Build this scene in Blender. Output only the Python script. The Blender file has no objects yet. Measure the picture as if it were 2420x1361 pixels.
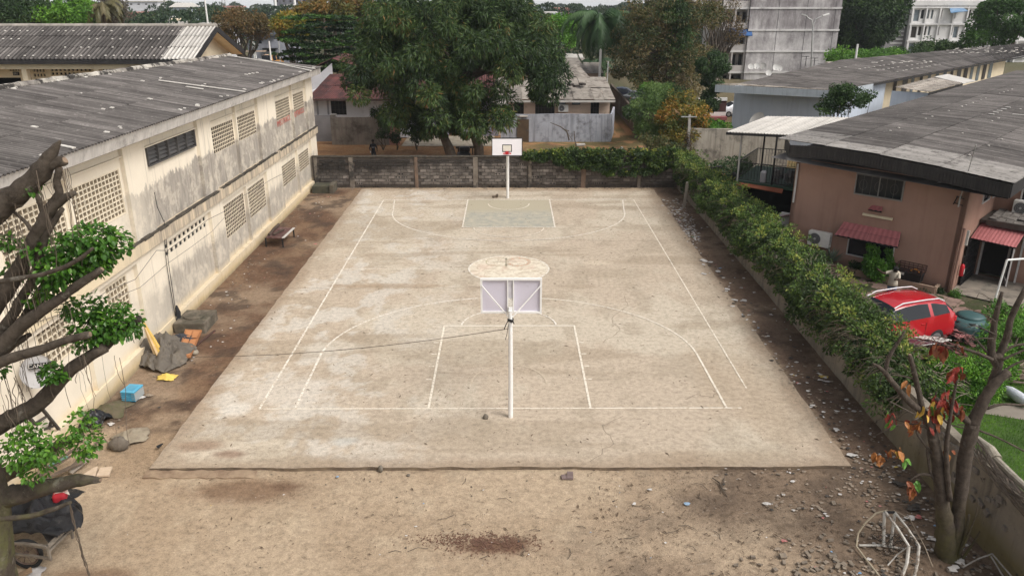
import bpy,bmesh,math,random
import numpy as np
from mathutils import Vector,Matrix
R=math.radians
rnd=random.Random(7)
rng=np.random.default_rng(11)
scene=bpy.context.scene
col=scene.collection

# ---------------------------------------------------------------- camera
F,H,TH=1873.0,11.76,R(20.56)
YAW=math.atan(8/1873)
cam=bpy.data.cameras.new('camera');cam_o=bpy.data.objects.new('camera',cam);col.objects.link(cam_o)
cam_o.location=(0,0,H);cam_o.rotation_euler=(R(90)-TH,0,-YAW)
cam.sensor_width=36;cam.lens=F/2420*36;cam.clip_start=0.1;cam.clip_end=6000
scene.camera=cam_o

# ---------------------------------------------------------------- sky, sun, exposure
SUN_EL,SUN_AZ=R(51),R(122)      # azimuth clockwise from +Y
world=bpy.data.worlds.new('World');scene.world=world;world.use_nodes=True
wn=world.node_tree;wn.nodes.clear()
sky=wn.nodes.new('ShaderNodeTexSky');sky.sky_type='NISHITA';sky.sun_disc=False
sky.sun_elevation=SUN_EL;sky.sun_rotation=SUN_AZ;sky.air_density=1.0;sky.dust_density=3.0;sky.ozone_density=1.0
tco=wn.nodes.new('ShaderNodeTexCoord');mxv=wn.nodes.new('ShaderNodeVectorMath');mxv.operation='MAXIMUM'
mxv.inputs[1].default_value=(-2,-2,.12)     # the pale overcast carries on down to and past the horizon
wn.links.new(tco.outputs['Generated'],mxv.inputs[0]);wn.links.new(mxv.outputs[0],sky.inputs[0])
bw=wn.nodes.new('ShaderNodeRGBToBW');mx=wn.nodes.new('ShaderNodeMix');mx.data_type='RGBA'
mx.inputs[0].default_value=0.82
tint=wn.nodes.new('ShaderNodeMix');tint.data_type='RGBA';tint.blend_type='MULTIPLY';tint.inputs[0].default_value=1
tint.inputs[7].default_value=(1.0,0.97,0.955,1)
bg=wn.nodes.new('ShaderNodeBackground');out=wn.nodes.new('ShaderNodeOutputWorld')
wn.links.new(sky.outputs[0],bw.inputs[0]);wn.links.new(sky.outputs[0],mx.inputs[6]);wn.links.new(bw.outputs[0],mx.inputs[7])
wn.links.new(mx.outputs[2],tint.inputs[6]);wn.links.new(tint.outputs[2],bg.inputs[0]);wn.links.new(bg.outputs[0],out.inputs[0])
bg.inputs[1].default_value=0.15
sun=bpy.data.lights.new('sun','SUN');sun.energy=1.5;sun.angle=R(30);sun.color=(1,0.965,0.92)
sun_o=bpy.data.objects.new('sun',sun);col.objects.link(sun_o)
sd=Vector((math.sin(SUN_AZ)*math.cos(SUN_EL),math.cos(SUN_AZ)*math.cos(SUN_EL),math.sin(SUN_EL)))
sun_o.rotation_euler=sd.to_track_quat('Z','Y').to_euler();sun_o.location=sd*60
scene.view_settings.view_transform='Standard';scene.view_settings.look='None'
scene.view_settings.gamma=1;scene.view_settings.use_curve_mapping=False
scene.view_settings.exposure=0.6
scene.render.engine='CYCLES'
scene.cycles.max_bounces=5;scene.cycles.diffuse_bounces=3;scene.cycles.transparent_max_bounces=4
scene.cycles.caustics_reflective=False;scene.cycles.caustics_refractive=False

# ---------------------------------------------------------------- survey helpers: picture pixel -> point of the place
def ray(px,py):
 a=(px-1210)/F;b=(680.5-py)/F
 d=(a,math.cos(TH)+b*math.sin(TH),-math.sin(TH)+b*math.cos(TH))
 c,s=math.cos(YAW),math.sin(YAW)
 return (d[0]*c+d[1]*s,-d[0]*s+d[1]*c,d[2])
def AZ(px,py,z=0.0):
 d=ray(px,py);t=(z-H)/d[2];return Vector((d[0]*t,d[1]*t,z))
def AY(px,py,y):
 d=ray(px,py);t=y/d[1];return Vector((d[0]*t,y,H+d[2]*t))
def AX(px,py,x):
 d=ray(px,py);t=x/d[0];return Vector((x,d[1]*t,H+d[2]*t))

# ---------------------------------------------------------------- materials
class NT:
 def __init__(s,name):
  s.m=bpy.data.materials.new(name);s.m.use_nodes=True;s.t=s.m.node_tree
  s.b=s.t.nodes['Principled BSDF'];s._pos=None
 def n(s,ty):return s.t.nodes.new(ty)
 def link(s,a,b):s.t.links.new(a,b)
 def setin(s,inp,v):
  if hasattr(v,'links'):s.link(v,inp)
  else:
   if isinstance(v,(tuple,list)) and len(v)== 3 and inp.type == 'RGBA':v=(*v,1)
   inp.default_value=v
 def pos(s):
  if s._pos is None:s._pos=s.n('ShaderNodeNewGeometry').outputs['Position']
  return s._pos
 def vscale(s,v,sc):
  k=s.n('ShaderNodeVectorMath');k.operation='MULTIPLY';s.link(v,k.inputs[0]);k.inputs[1].default_value=sc;return k.outputs[0]
 def vadd(s,v,sc):
  k=s.n('ShaderNodeVectorMath');k.operation='ADD';s.link(v,k.inputs[0]);s.setin(k.inputs[1],sc);return k.outputs[0]
 def noise(s,sc,det=6,ro=0.55,vec=None,dist=0.0):
  k=s.n('ShaderNodeTexNoise');s.link(vec or s.pos(),k.inputs['Vector'])
  k.inputs['Scale'].default_value=sc;k.inputs['Detail'].default_value=det;k.inputs['Roughness'].default_value=ro
  k.inputs['Distortion'].default_value=dist;return k.outputs['Fac']
 def voro(s,sc,vec=None,feat='F1',out=0):
  k=s.n('ShaderNodeTexVoronoi');k.feature=feat;s.link(vec or s.pos(),k.inputs['Vector']);k.inputs['Scale'].default_value=sc
  return k.outputs[out]
 def math(s,op,a,b=0.0,clamp=False):
  k=s.n('ShaderNodeMath');k.operation=op;k.use_clamp=clamp;s.setin(k.inputs[0],a);s.setin(k.inputs[1],b);return k.outputs[0]
 def rng(s,v,a,b,c=0.0,d=1.0):
  k=s.n('ShaderNodeMapRange');s.setin(k.inputs[0],v)
  for i,x in enumerate((a,b,c,d)):s.setin(k.inputs[i+1],x)
  return k.outputs[0]
 def mix(s,f,a,b,mode='MIX'):
  k=s.n('ShaderNodeMix');k.data_type='RGBA';k.blend_type=mode
  s.setin(k.inputs[0],f);s.setin(k.inputs[6],a);s.setin(k.inputs[7],b);return k.outputs[2]
 def attr(s,name,out='Fac'):
  k=s.n('ShaderNodeAttribute');k.attribute_name=name;return k.outputs[out]
 def orand(s):return s.n('ShaderNodeObjectInfo').outputs['Random']
 def xyz(s):
  k=s.n('ShaderNodeSeparateXYZ');s.link(s.pos(),k.inputs[0]);return k.outputs
 def ramp(s,f,stops):
  k=s.n('ShaderNodeValToRGB');s.link(f,k.inputs[0]);e=k.color_ramp.elements
  while len(e)<len(stops):e.new(0.5)
  for q,(p,c) in zip(e,stops):q.position=p;q.color=(*c,1)
  return k.outputs[0]
 def done(s,c,rough=0.85,bump=None,bd=0.01,spec=0.3,metal=0.0):
  s.setin(s.b.inputs['Base Color'],c);s.setin(s.b.inputs['Roughness'],rough)
  s.b.inputs['Specular IOR Level'].default_value=spec;s.b.inputs['Metallic'].default_value=metal
  if bump is not None:
   k=s.n('ShaderNodeBump');k.inputs['Strength'].default_value=1.0;k.inputs['Distance'].default_value=bd
   s.link(bump,k.inputs['Height']);s.link(k.outputs[0],s.b.inputs['Normal'])
  return s.m

def mat(name,c1,c2=None,sc=2.0,rough=0.85,dirt=None,dsc=1.0,dlo=0.5,dhi=0.65,damt=1.0,streak=None,ssc=6.0,samt=0.7,
  bump=0.0,bsc=30.0,rv=0.0,spec=0.3,metal=0.0,c3=None,crest=0):
 """two-tone noise colour, optional dirt blotches, vertical streaks, per-object variation and fine relief"""
 m=NT(name);c2=c2 or tuple(x*0.8 for x in c1)
 c=m.mix(m.rng(m.noise(sc,8,0.6),0.35,0.65),c1,c2)
 if c3:c=m.mix(m.rng(m.noise(sc*4.3,6,0.7),0.5,0.7),c,c3)
 if dirt:c=m.mix(m.math('MULTIPLY',m.rng(m.noise(dsc,9,0.68),dlo,dhi),damt),c,dirt)
 if streak:
  v=m.vscale(m.pos(),(ssc,ssc,ssc*0.07))
  c=m.mix(m.math('MULTIPLY',m.rng(m.noise(1.0,6,0.65,v),0.48,0.7),samt),c,streak)
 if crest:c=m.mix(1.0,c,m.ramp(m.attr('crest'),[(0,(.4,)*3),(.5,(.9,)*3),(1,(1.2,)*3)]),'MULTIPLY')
 if rv:c=m.mix(1.0,c,m.ramp(m.orand(),[(0,(1-rv,)*3),(1,(1,)*3)]),'MULTIPLY')
 return m.done(c,rough,m.noise(bsc,8,0.65) if bump else None,bump,spec,metal)

def leafmat(name,cols,trans=0.25,rough=0.5):
 m=NT(name);f=m.attr('tint')
 n=len(cols);c=m.ramp(f,[(i/(n-1),k) for i,k in enumerate(cols)])
 c=m.mix(1.0,c,(1.3,1.3,1.2),'MULTIPLY');m.done(c,rough,None,0,0.35)
 tr=m.n('ShaderNodeBsdfTranslucent');m.link(c,tr.inputs[0]);ms=m.n('ShaderNodeMixShader');ms.inputs[0].default_value=trans
 m.link(m.b.outputs[0],ms.inputs[1]);m.link(tr.outputs[0],ms.inputs[2])
 m.link(ms.outputs[0],m.t.nodes['Material Output'].inputs[0]);return m.m

def glass(name,c=(0.015,0.018,0.022),rough=0.12):
 m=NT(name);return m.done(c,rough,None,0,0.22)

# ---------------------------------------------------------------- mesh builder
class M:
 def __init__(s):s.v=[];s.f=[];s.mi=[];s.cur=0;s.xf=None
 def quad(s,*p):
  i=len(s.v);s.v +=[tuple(q) for q in p];s.f.append(tuple(range(i,i+len(p))));s.mi.append(s.cur);return s
 def box(s,x0,x1,y0,y1,z0,z1):
  return s.hexa([(x0,y0,z0),(x1,y0,z0),(x1,y1,z0),(x0,y1,z0),(x0,y0,z1),(x1,y0,z1),(x1,y1,z1),(x0,y1,z1)])
 def hexa(s,p):
  i=len(s.v);s.v +=[tuple(q) for q in p]
  for f in ((0,3,2,1),(4,5,6,7),(0,1,5,4),(1,2,6,5),(2,3,7,6),(3,0,4,7)):
   s.f.append(tuple(i+k for k in f));s.mi.append(s.cur)
  return s
 def obox(s,c,size,rz=0.0,rx=0.0,ry=0.0):
  m=Matrix.Translation(Vector(c))@ Matrix.Rotation(rz,4,'Z')@ Matrix.Rotation(ry,4,'Y')@ Matrix.Rotation(rx,4,'X')
  a,b,c_=size[0]/2,size[1]/2,size[2]/2
  return s.hexa([m @ Vector(q) for q in ((-a,-b,-c_),(a,-b,-c_),(a,b,-c_),(-a,b,-c_),(-a,-b,c_),(a,-b,c_),(a,b,c_),(-a,b,c_))])
 def bar(s,p,q,w,h=None):
  """rectangular bar between two points"""
  p=Vector(p);q=Vector(q);d=(q-p).normalized();h=h or w
  up=Vector((0,0,1)) if abs(d.z)<0.95 else Vector((1,0,0))
  a=d.cross(up).normalized()*w/2;b=a.cross(d).normalized()*h/2
  return s.hexa([p-a-b,p+a-b,q+a-b,q-a-b,p-a+b,p+a+b,q+a+b,q-a+b])
 def tube(s,pts,rad,n=8,cap=True,wob=0.0):
  pts=[Vector(p) for p in pts];N=len(pts)
  if not isinstance(rad,(list,tuple)):rad=[rad]*N
  i0=len(s.v);a=None
  for k,p in enumerate(pts):
   d=(pts[min(k+1,N-1)]-pts[max(k-1,0)])
   if d.length <1e-9:d=Vector((0,0,1))
   d.normalize()
   if a is None:
    a=d.cross(Vector((0,0,1)) if abs(d.z)<0.9 else Vector((1,0,0))).normalized()
   else:
    a=(a-d*a.dot(d)).normalized()
   b=d.cross(a)
   for j in range(n):
    t=2*math.pi*j/n;r=rad[k]*(1+(rnd.uniform(-wob,wob) if wob else 0))
    s.v.append(tuple(p+a*math.cos(t)*r+b*math.sin(t)*r))
  for k in range(N-1):
   for j in range(n):
    j2=(j+1)% n
    s.f.append((i0+k*n+j,i0+k*n+j2,i0+(k+1)*n+j2,i0+(k+1)*n+j));s.mi.append(s.cur)
  if cap:
   s.f.append(tuple(i0+j for j in range(n))[::-1]);s.mi.append(s.cur)
   s.f.append(tuple(i0+(N-1)*n+j for j in range(n)));s.mi.append(s.cur)
  return s
 def lathe(s,c,prof,n=20,axis='Z'):
  """profile of (radius, height) spun about an axis through c"""
  i0=len(s.v);c=Vector(c)
  for r,h in prof:
   for j in range(n):
    t=2*math.pi*j/n;x,y=r*math.cos(t),r*math.sin(t)
    q={'Z':(x,y,h),'X':(h,x,y),'Y':(x,h,y)}[axis]
    s.v.append(tuple(c+Vector(q)))
  for k in range(len(prof)-1):
   for j in range(n):
    j2=(j+1)% n
    s.f.append((i0+k*n+j,i0+k*n+j2,i0+(k+1)*n+j2,i0+(k+1)*n+j));s.mi.append(s.cur)
  s.f.append(tuple(i0+j for j in range(n))[::-1]);s.mi.append(s.cur)
  s.f.append(tuple(i0+(len(prof)-1)*n+j for j in range(n)));s.mi.append(s.cur)
  return s
 def prism(s,poly,z0,z1):
  n=len(poly);i=len(s.v)
  s.v +=[(x,y,z0) for x,y in poly]+[(x,y,z1) for x,y in poly]
  s.f.append(tuple(range(i,i+n))[::-1]);s.f.append(tuple(range(i+n,i+2*n)));s.mi +=[s.cur]*2
  for k in range(n):
   k2=(k+1)% n;s.f.append((i+k,i+k2,i+n+k2,i+n+k));s.mi.append(s.cur)
  return s
 def wall(s,O,U,N,ulen,z0,z1,t,holes=()):
  """a wall of thickness t behind its face, with rectangular openings (u0,u1,z0,z1)"""
  O=Vector(O);U=Vector(U).normalized();N=Vector(N).normalized();Z=Vector((0,0,1))
  us=sorted({0.0,ulen,*[h[0] for h in holes],*[h[1] for h in holes]})
  zs=sorted({z0,z1,*[h[2] for h in holes],*[h[3] for h in holes]})
  P=lambda u,z,d:O+U*u+Z*z-N*d
  def solid(i,j):
   if i <0 or j <0 or i >= len(us)-1 or j >= len(zs)-1:return False
   uc=(us[i]+us[i+1])/2;zc=(zs[j]+zs[j+1])/2
   return not any(h[0]<uc <h[1] and h[2]<zc <h[3] for h in holes)
  for i in range(len(us)-1):
   for j in range(len(zs)-1):
    if not solid(i,j):continue
    a,b,c,d=us[i],us[i+1],zs[j],zs[j+1]
    s.quad(P(a,c,0),P(b,c,0),P(b,d,0),P(a,d,0));s.quad(P(b,c,t),P(a,c,t),P(a,d,t),P(b,d,t))
    if not solid(i-1,j):s.quad(P(a,c,t),P(a,c,0),P(a,d,0),P(a,d,t))
    if not solid(i+1,j):s.quad(P(b,c,0),P(b,c,t),P(b,d,t),P(b,d,0))
    if not solid(i,j-1):s.quad(P(a,c,t),P(b,c,t),P(b,c,0),P(a,c,0))
    if not solid(i,j+1):s.quad(P(a,d,0),P(b,d,0),P(b,d,t),P(a,d,t))
  return s
 def mesh(s,name,mats,smooth=False,off=None):
  me=bpy.data.meshes.new(name);v=s.v
  if s.xf:v=[s.xf(*p) for p in v]
  if off:v=[(p[0]-off[0],p[1]-off[1],p[2]-off[2]) for p in v]
  me.from_pydata(v,[],s.f)
  for m in (mats if isinstance(mats,(list,tuple)) else [mats]):me.materials.append(m)
  if s.cur or any(s.mi):me.polygons.foreach_set('material_index',s.mi)
  if smooth:me.polygons.foreach_set('use_smooth',[True]*len(s.f))
  return me
 def build(s,name,mats,parent=None,smooth=False,world=True,bevel=0,label=None):
  off=None
  if parent is not None and world:off=WL[parent.name]
  o=bpy.data.objects.new(name,s.mesh(name,mats,smooth,off));col.objects.link(o)
  if parent is not None:o.parent=parent
  WL[o.name]=off if off is not None else (Vector((0,0,0)) if parent is None else WL.get(parent.name))
  if bevel:
   b=o.modifiers.new('bevel','BEVEL');b.width=bevel;b.segments=2;b.limit_method='ANGLE'
  if label:o['label']=label
  return o
WL={}     # object name -> world offset of its mesh coordinates
def tag(o,label=None,cat=None,group=None,kind=None):
 if label:o['label']=label
 if cat:o['category']=cat
 if group:o['group']=group
 if kind:o['kind']=kind
 return o
def thing(name,loc,label,cat,rz=0.0,group=None):
 o=bpy.data.objects.new(name,None);o.empty_display_size=0.2;col.objects.link(o);o.location=loc;o.rotation_euler.z=rz
 WL[o.name]=Vector(loc);return tag(o,label,cat,group)
def solo(m,name,mats,label,cat,group=None,**k):
 """a thing that is one mesh: its origin is moved to the middle of its base"""
 v=np.array(m.v);c=Vector(((v[:,0].min()+v[:,0].max())/2,(v[:,1].min()+v[:,1].max())/2,v[:,2].min()))
 me=m.mesh(name,mats,k.get('smooth',False),c)
 o=bpy.data.objects.new(name,me);col.objects.link(o);o.location=c;WL[o.name]=c
 if k.get('bevel'):
  b=o.modifiers.new('bevel','BEVEL');b.width=k['bevel'];b.segments=2;b.limit_method='ANGLE'
 return tag(o,label,cat,group,k.get('kind'))
def inst(src,parent,loc,rot=None,scale=None):
 o=src.copy();col.objects.link(o);o.parent=parent;o.location=loc
 if rot is not None:o.rotation_euler=rot
 if scale is not None:o.scale=scale
 return o
def text(body,size,matx,loc,rot,parent=None,extrude=0.002,name='lettering',shear=0.0,label=None):
 c=bpy.data.curves.new(name,'FONT');c.body=body;c.size=size;c.extrude=extrude;c.align_x='CENTER';c.align_y='CENTER'
 c.shear=shear;c.resolution_u=3;c.materials.append(matx)
 o=bpy.data.objects.new(name,c);col.objects.link(o);bpy.context.view_layer.update()
 me=bpy.data.meshes.new_from_object(o.evaluated_get(bpy.context.evaluated_depsgraph_get()));bpy.data.objects.remove(o);me.name=name
 o=link(name,me);o.location=loc;o.rotation_euler=rot
 if parent is not None:o.parent=parent
 return o

# ---------------------------------------------------------------- value noise for geometry
_T=rng.random((256,256))
def vnoise(x,y):
 xi=np.floor(x).astype(int);yi=np.floor(y).astype(int);fx=x-xi;fy=y-yi
 fx=fx*fx*(3-2*fx);fy=fy*fy*(3-2*fy)
 g=lambda a,b:_T[a % 256,b % 256]
 return (g(xi,yi)*(1-fx)+g(xi+1,yi)*fx)*(1-fy)+(g(xi,yi+1)*(1-fx)+g(xi+1,yi+1)*fx)*fy
def fbm(x,y,o=5,ro=0.55):
 s=0;a=1;t=0
 for k in range(o):s=s+a*vnoise(x*2 ** k+17.3*k,y*2 ** k+5.7*k);t += a;a *= ro
 return s/t
def sst(a,b,x):
 t=np.clip((x-a)/(b-a),0,1);return t*t*(3-2*t)
def grid_mesh(name,X,Y,Z,C,mats):
 """X, Y, Z arrays (rows, cols); C rgb per vertex"""
 r,c=X.shape;v=np.stack([X,Y,Z],-1).reshape(-1,3)
 i=np.arange(r*c).reshape(r,c);f=np.stack([i[:-1,:-1],i[:-1,1:],i[1:,1:],i[1:,:-1]],-1).reshape(-1,4)
 me=np_mesh(name,v,f,mats)
 at=me.color_attributes.new('Col','FLOAT_COLOR','POINT');cc=np.ones((r*c,4),np.float32);cc[:,:3]=C.reshape(-1,3)
 at.data.foreach_set('color',cc.ravel());return me
def np_mesh(name,v,f,mats,smooth=True):
 me=bpy.data.meshes.new(name);me.vertices.add(len(v));me.vertices.foreach_set('co',np.asarray(v,np.float32).ravel())
 n=f.shape[1];me.loops.add(f.size);me.loops.foreach_set('vertex_index',f.astype(np.int32).ravel())
 me.polygons.add(len(f));me.polygons.foreach_set('loop_start',np.arange(0,f.size,n,dtype=np.int32))
 me.polygons.foreach_set('loop_total',np.full(len(f),n,np.int32))
 me.polygons.foreach_set('use_smooth',np.full(len(f),smooth))
 me.update(calc_edges=True)
 for m in (mats if isinstance(mats,(list,tuple)) else [mats]):me.materials.append(m)
 return me
def link(name,me,parent=None,loc=None):
 o=bpy.data.objects.new(name,me);col.objects.link(o)
 if parent is not None:o.parent=parent
 if loc is not None:o.location=loc
 return o

# ---------------------------------------------------------------- foliage
def unit(n):
 d=rng.normal(size=(n,3));return d/np.linalg.norm(d,axis=1)[:,None]
def leaf_mesh(name,P,D,L,W,tintv,m,fold=0.25):
 """P positions, D leaf directions, L length, W width: one folded rhombus each"""
 n=len(P);D=D/(np.linalg.norm(D,axis=1)[:,None]+1e-9)
 r=unit(n);S=np.cross(D,r);S/=(np.linalg.norm(S,axis=1)[:,None]+1e-9);N=np.cross(S,D)
 L=np.broadcast_to(L,(n,))[:,None];W=np.broadcast_to(W,(n,))[:,None]
 v=np.stack([P,P+D*L*.45+S*W*.5+N*W*fold,P+D*L,P+D*L*.45-S*W*.5+N*W*fold],1).reshape(-1,3)
 f=np.arange(4*n).reshape(n,4);me=np_mesh(name,v,f,m,False)
 a=me.attributes.new('tint','FLOAT','FACE');a.data.foreach_set('value',np.clip(tintv,0,1).astype(np.float32));return me
def clumps_on(ells,n,r0,r1,top=-0.6,inner=0.8):
 """n clump centres scattered over a few big ellipsoids (cx,cy,cz,rx,ry,rz)"""
 out=[];w=np.array([(e[3]*e[4]+e[4]*e[5]) for e in ells]);w/=w.sum()
 while len(out)<n:
  e=ells[rng.choice(len(ells),p=w)];d=unit(1)[0]
  if d[2]<top:continue
  k=inner+(1-inner)*rng.random();out.append((e[0]+d[0]*e[3]*k,e[1]+d[1]*e[4]*k,e[2]+d[2]*e[5]*k,rng.uniform(r0,r1)))
 return out
def foliage(name,clumps,per,L,W,m,parent=None,droop=0.5,tb=0.35,tv=0.25,tc=0.2,flat=0.75,kind=None,up=0.0,off=None,hz=1):
 """leaves in clumps; tint has a per-clump and a per-leaf part"""
 C=np.array([c[:3] for c in clumps]);r=np.array([c[3] for c in clumps]);n=len(C);k=np.repeat(np.arange(n),per)
 d=unit(len(k));rad=r[k]*(0.45+0.6*rng.random(len(k))** 0.6)
 P=C[k]+d*rad[:,None]*np.array([1,1,flat])
 D=(d*0.8+unit(len(k))*0.7)*np.array([1,1,hz])+np.array([0,0,up-droop])
 t=tb+(rng.random(n)[k]-.5)*2*tc+rng.normal(size=len(k))*tv*.5
 if off is None:off=WL[parent.name] if parent is not None else (0,0,0)
 P=P-np.array(off)
 s=rng.uniform(.7,1.25,len(k))
 o=link(name,leaf_mesh(name,P,D,L*s,W*s,t,m),parent)
 if kind:o['kind']=kind
 return o
def limb(m,p,q,r0,r1,seg=5,wob=0.08,n=7):
 p=Vector(p);q=Vector(q);L=(q-p).length
 pts=[];rs=[]
 for i in range(seg+1):
  t=i/seg;a=p.lerp(q,t)
  if 0 <i <seg:a += Vector((rnd.uniform(-1,1),rnd.uniform(-1,1),rnd.uniform(-.5,1)))*L*wob
  pts.append(a);rs.append(r0+(r1-r0)*t)
 m.tube(pts,rs,n,wob=0.06);return pts
# ================================================================ THE GROUND
def vc_mat(name,fine=9.0,amt=0.35,speck=0.5,bump=0.02,dirtc=(0.12,0.085,0.055),rough=0.95,speck_sc=2.2):
 m=NT(name);c=m.attr('Col','Color')
 f=m.noise(fine,10,0.7);c=m.mix(1.0,c,m.ramp(f,[(0.36,(1-amt,)*3),(0.5,(0.97,)*3),(0.64,(1+amt*.5,)*3)]),'MULTIPLY')
 c=m.mix(1.0,c,m.ramp(m.noise(fine*5,6,.75),[(0.4,(1-amt*.8,)*3),(0.6,(1+amt*.4,)*3)]),'MULTIPLY')
 v=m.vscale(m.pos(),(1.0,1.9,1.0))
 big=m.rng(m.noise(0.45,5,0.6),0.35,0.6)
 s=m.math('MULTIPLY',m.rng(m.noise(speck_sc,14,0.82,v,0.6),0.55,0.62),m.math('MULTIPLY',big,speck))
 c=m.mix(s,c,dirtc)
 s2=m.math('MULTIPLY',m.rng(m.noise(speck_sc*6,6,0.75,v),0.60,0.64),speck)
 c=m.mix(s2,c,tuple(x*.6 for x in dirtc))
 c=m.mix(m.math('MULTIPLY',m.rng(m.noise(speck_sc*1.7,12,.8,m.vadd(v,(31,7,0))),.58,.66),.3),c,(.62,.54,.43))
 return m.done(c,rough,m.noise(fine*2.5,10,0.7),bump,0.15)
soil_m=vc_mat('soil',7.0,0.26,0.6,0.03,speck_sc=2.6)
slab_m=vc_mat('court_concrete',6.0,0.24,0.6,0.006,(0.15,0.12,0.085),speck_sc=3.0)

def mixc(a,b,t):return a*(1-t[...,None])+np.array(b)*t[...,None]
def blob(X,Y,cx,cy,rx,ry,rot=0,soft=0.5,nz=0.45,ns=1.3):
 c,s=math.cos(rot),math.sin(rot);u=((X-cx)*c+(Y-cy)*s)/rx;v=(-(X-cx)*s+(Y-cy)*c)/ry
 d=np.sqrt(u*u+v*v)+(fbm(X*ns+cx,Y*ns+cy,5,.62)-.5)*2*nz
 return 1-sst(1-soft,1+soft*.3,d)
def edge_axis(a,b,fine,step,far):
 mid=np.arange(a,b+fine/2,fine);out=[];x=step
 lo=[a-d for d in far][::-1];hi=[b+d for d in far];return np.concatenate([lo,mid,hi])
far=[0.4,1,2,4,7,11,16,24,36,55,85,130,200,320,520,780]
gx=edge_axis(-12.8,20.0,0.11,0,far);gy=edge_axis(10.5,68.0,0.14,0,far)
X,Y=np.meshgrid(gx,gy)
n1=fbm(X*.35,Y*.35);n2=fbm(X*1.4+9,Y*1.4+3);n3=fbm(X*4+1,Y*4)
sand=np.array((0.47,0.35,0.235));C=np.broadcast_to(sand,X.shape+(3,)).copy()
C=mixc(C,(0.40,0.29,0.19),sst(.42,.62,n1)*.8)
C=mixc(C,(0.49,0.375,0.255),sst(.55,.7,n2)*.5)
brown=(0.145,0.082,0.05)
tl=sst(18.6,22.5,Y+(n2-.5)*5)*(1-sst(-9.35,-8.9,X))*(1-sst(49.3,50.2,Y))
C=mixc(C,brown,tl*(0.55+.45*sst(.35,.6,n1)))
C=mixc(C,(0.075,0.05,0.036),tl*sst(.52,.68,n2)*.75)
C=mixc(C,(0.27,0.17,0.10),tl*sst(.55,.7,fbm(X*.9+4,Y*.5))*.5)
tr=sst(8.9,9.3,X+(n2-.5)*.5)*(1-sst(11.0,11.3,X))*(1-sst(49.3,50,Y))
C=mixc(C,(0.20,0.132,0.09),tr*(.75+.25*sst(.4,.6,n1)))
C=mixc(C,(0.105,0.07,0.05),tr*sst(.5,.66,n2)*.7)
br=sst(2.6,7.4,X+(n1-.5)*8+(18-Y)*.15)*(1-sst(18.2,18.9,Y))*(1-sst(11.0,11.3,X))
C=mixc(C,(0.21,0.145,0.098),br*.9);C=mixc(C,(0.125,0.088,0.062),br*sst(.48,.64,n2)*.7)
C=mixc(C,(0.21,0.125,0.075),blob(X,Y,-6.7,17.0,1.9,.55)*.8)
C=mixc(C,(0.16,0.095,0.06),blob(X,Y,-5.7,17.2,.5,.18)*.8)
C=mixc(C,(0.17,0.09,0.055),blob(X,Y,-.35,14.85,.95,.32,0,.5,.5,3)*.9)
C=mixc(C,(0.19,0.11,0.065),blob(X,Y,-9.0,13.9,1.1,.35)*.7)
C=mixc(C,(0.30,0.2,0.12),blob(X,Y,-9.6,18.6,1.6,1.6)*.6)
bk=sst(50.2,50.9,Y)                                    # beyond the back wall
Cb=np.broadcast_to(np.array((0.37,0.195,0.09)),X.shape+(3,)).copy()
Cb=mixc(Cb,(0.25,0.13,0.065),sst(.45,.65,n1));Cb=mixc(Cb,(0.42,0.26,0.14),sst(.55,.7,n2)*.5)
gr=sst(-.5,2.5,X+(n1-.5)*3)*(1-sst(12,30,Y-62)*.3)
Cb=mixc(Cb,(0.115,0.10,0.04),gr*sst(.3,.5,n2)*.85);Cb=mixc(Cb,(0.14,0.075,0.045),gr*sst(.5,.6,n1)*.6)
C=C*(1-bk[...,None])+Cb*bk[...,None]
yd=sst(11.1,11.5,X)*(1-sst(50,51,Y))             # the yard beyond the right wall
Cy=np.broadcast_to(np.array((0.10,0.085,0.05)),X.shape+(3,)).copy();Cy=mixc(Cy,(0.06,0.07,0.03),sst(.4,.6,n2))
C=C*(1-yd[...,None])+Cy*yd[...,None]
fz=sst(72,100,Y)+sst(-13,-16,X)*(1-bk);fz=np.clip(fz,0,1)
Cf=np.broadcast_to(np.array((0.075,0.08,0.04)),X.shape+(3,)).copy();Cf=mixc(Cf,(0.2,0.15,0.09),sst(.5,.62,fbm(X*.04,Y*.04))*.7)
C=C*(1-fz[...,None])+Cf*fz[...,None]
C=C*np.array((.96,1.0,1.03));Zg=-0.085+(n2-.5)*.05+(n3-.5)*.03*sst(0,1,60-Y)
inslab=(X >-9.35)&(X <8.95)&(Y >18.05)&(Y <48.9)
Zg=np.where(inslab,-0.2,Zg);flush=sst(20.5,26,Y)*(1-bk);Zg=np.where(inslab,-0.2,Zg+flush*.05)
Zg=Zg*(1-sst(70,90,Y))+-0.1*sst(70,90,Y)-sst(230,700,Y)*16
ground=tag(link('ground',grid_mesh('ground',X,Y,Zg,C,soil_m)),kind='structure')

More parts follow.
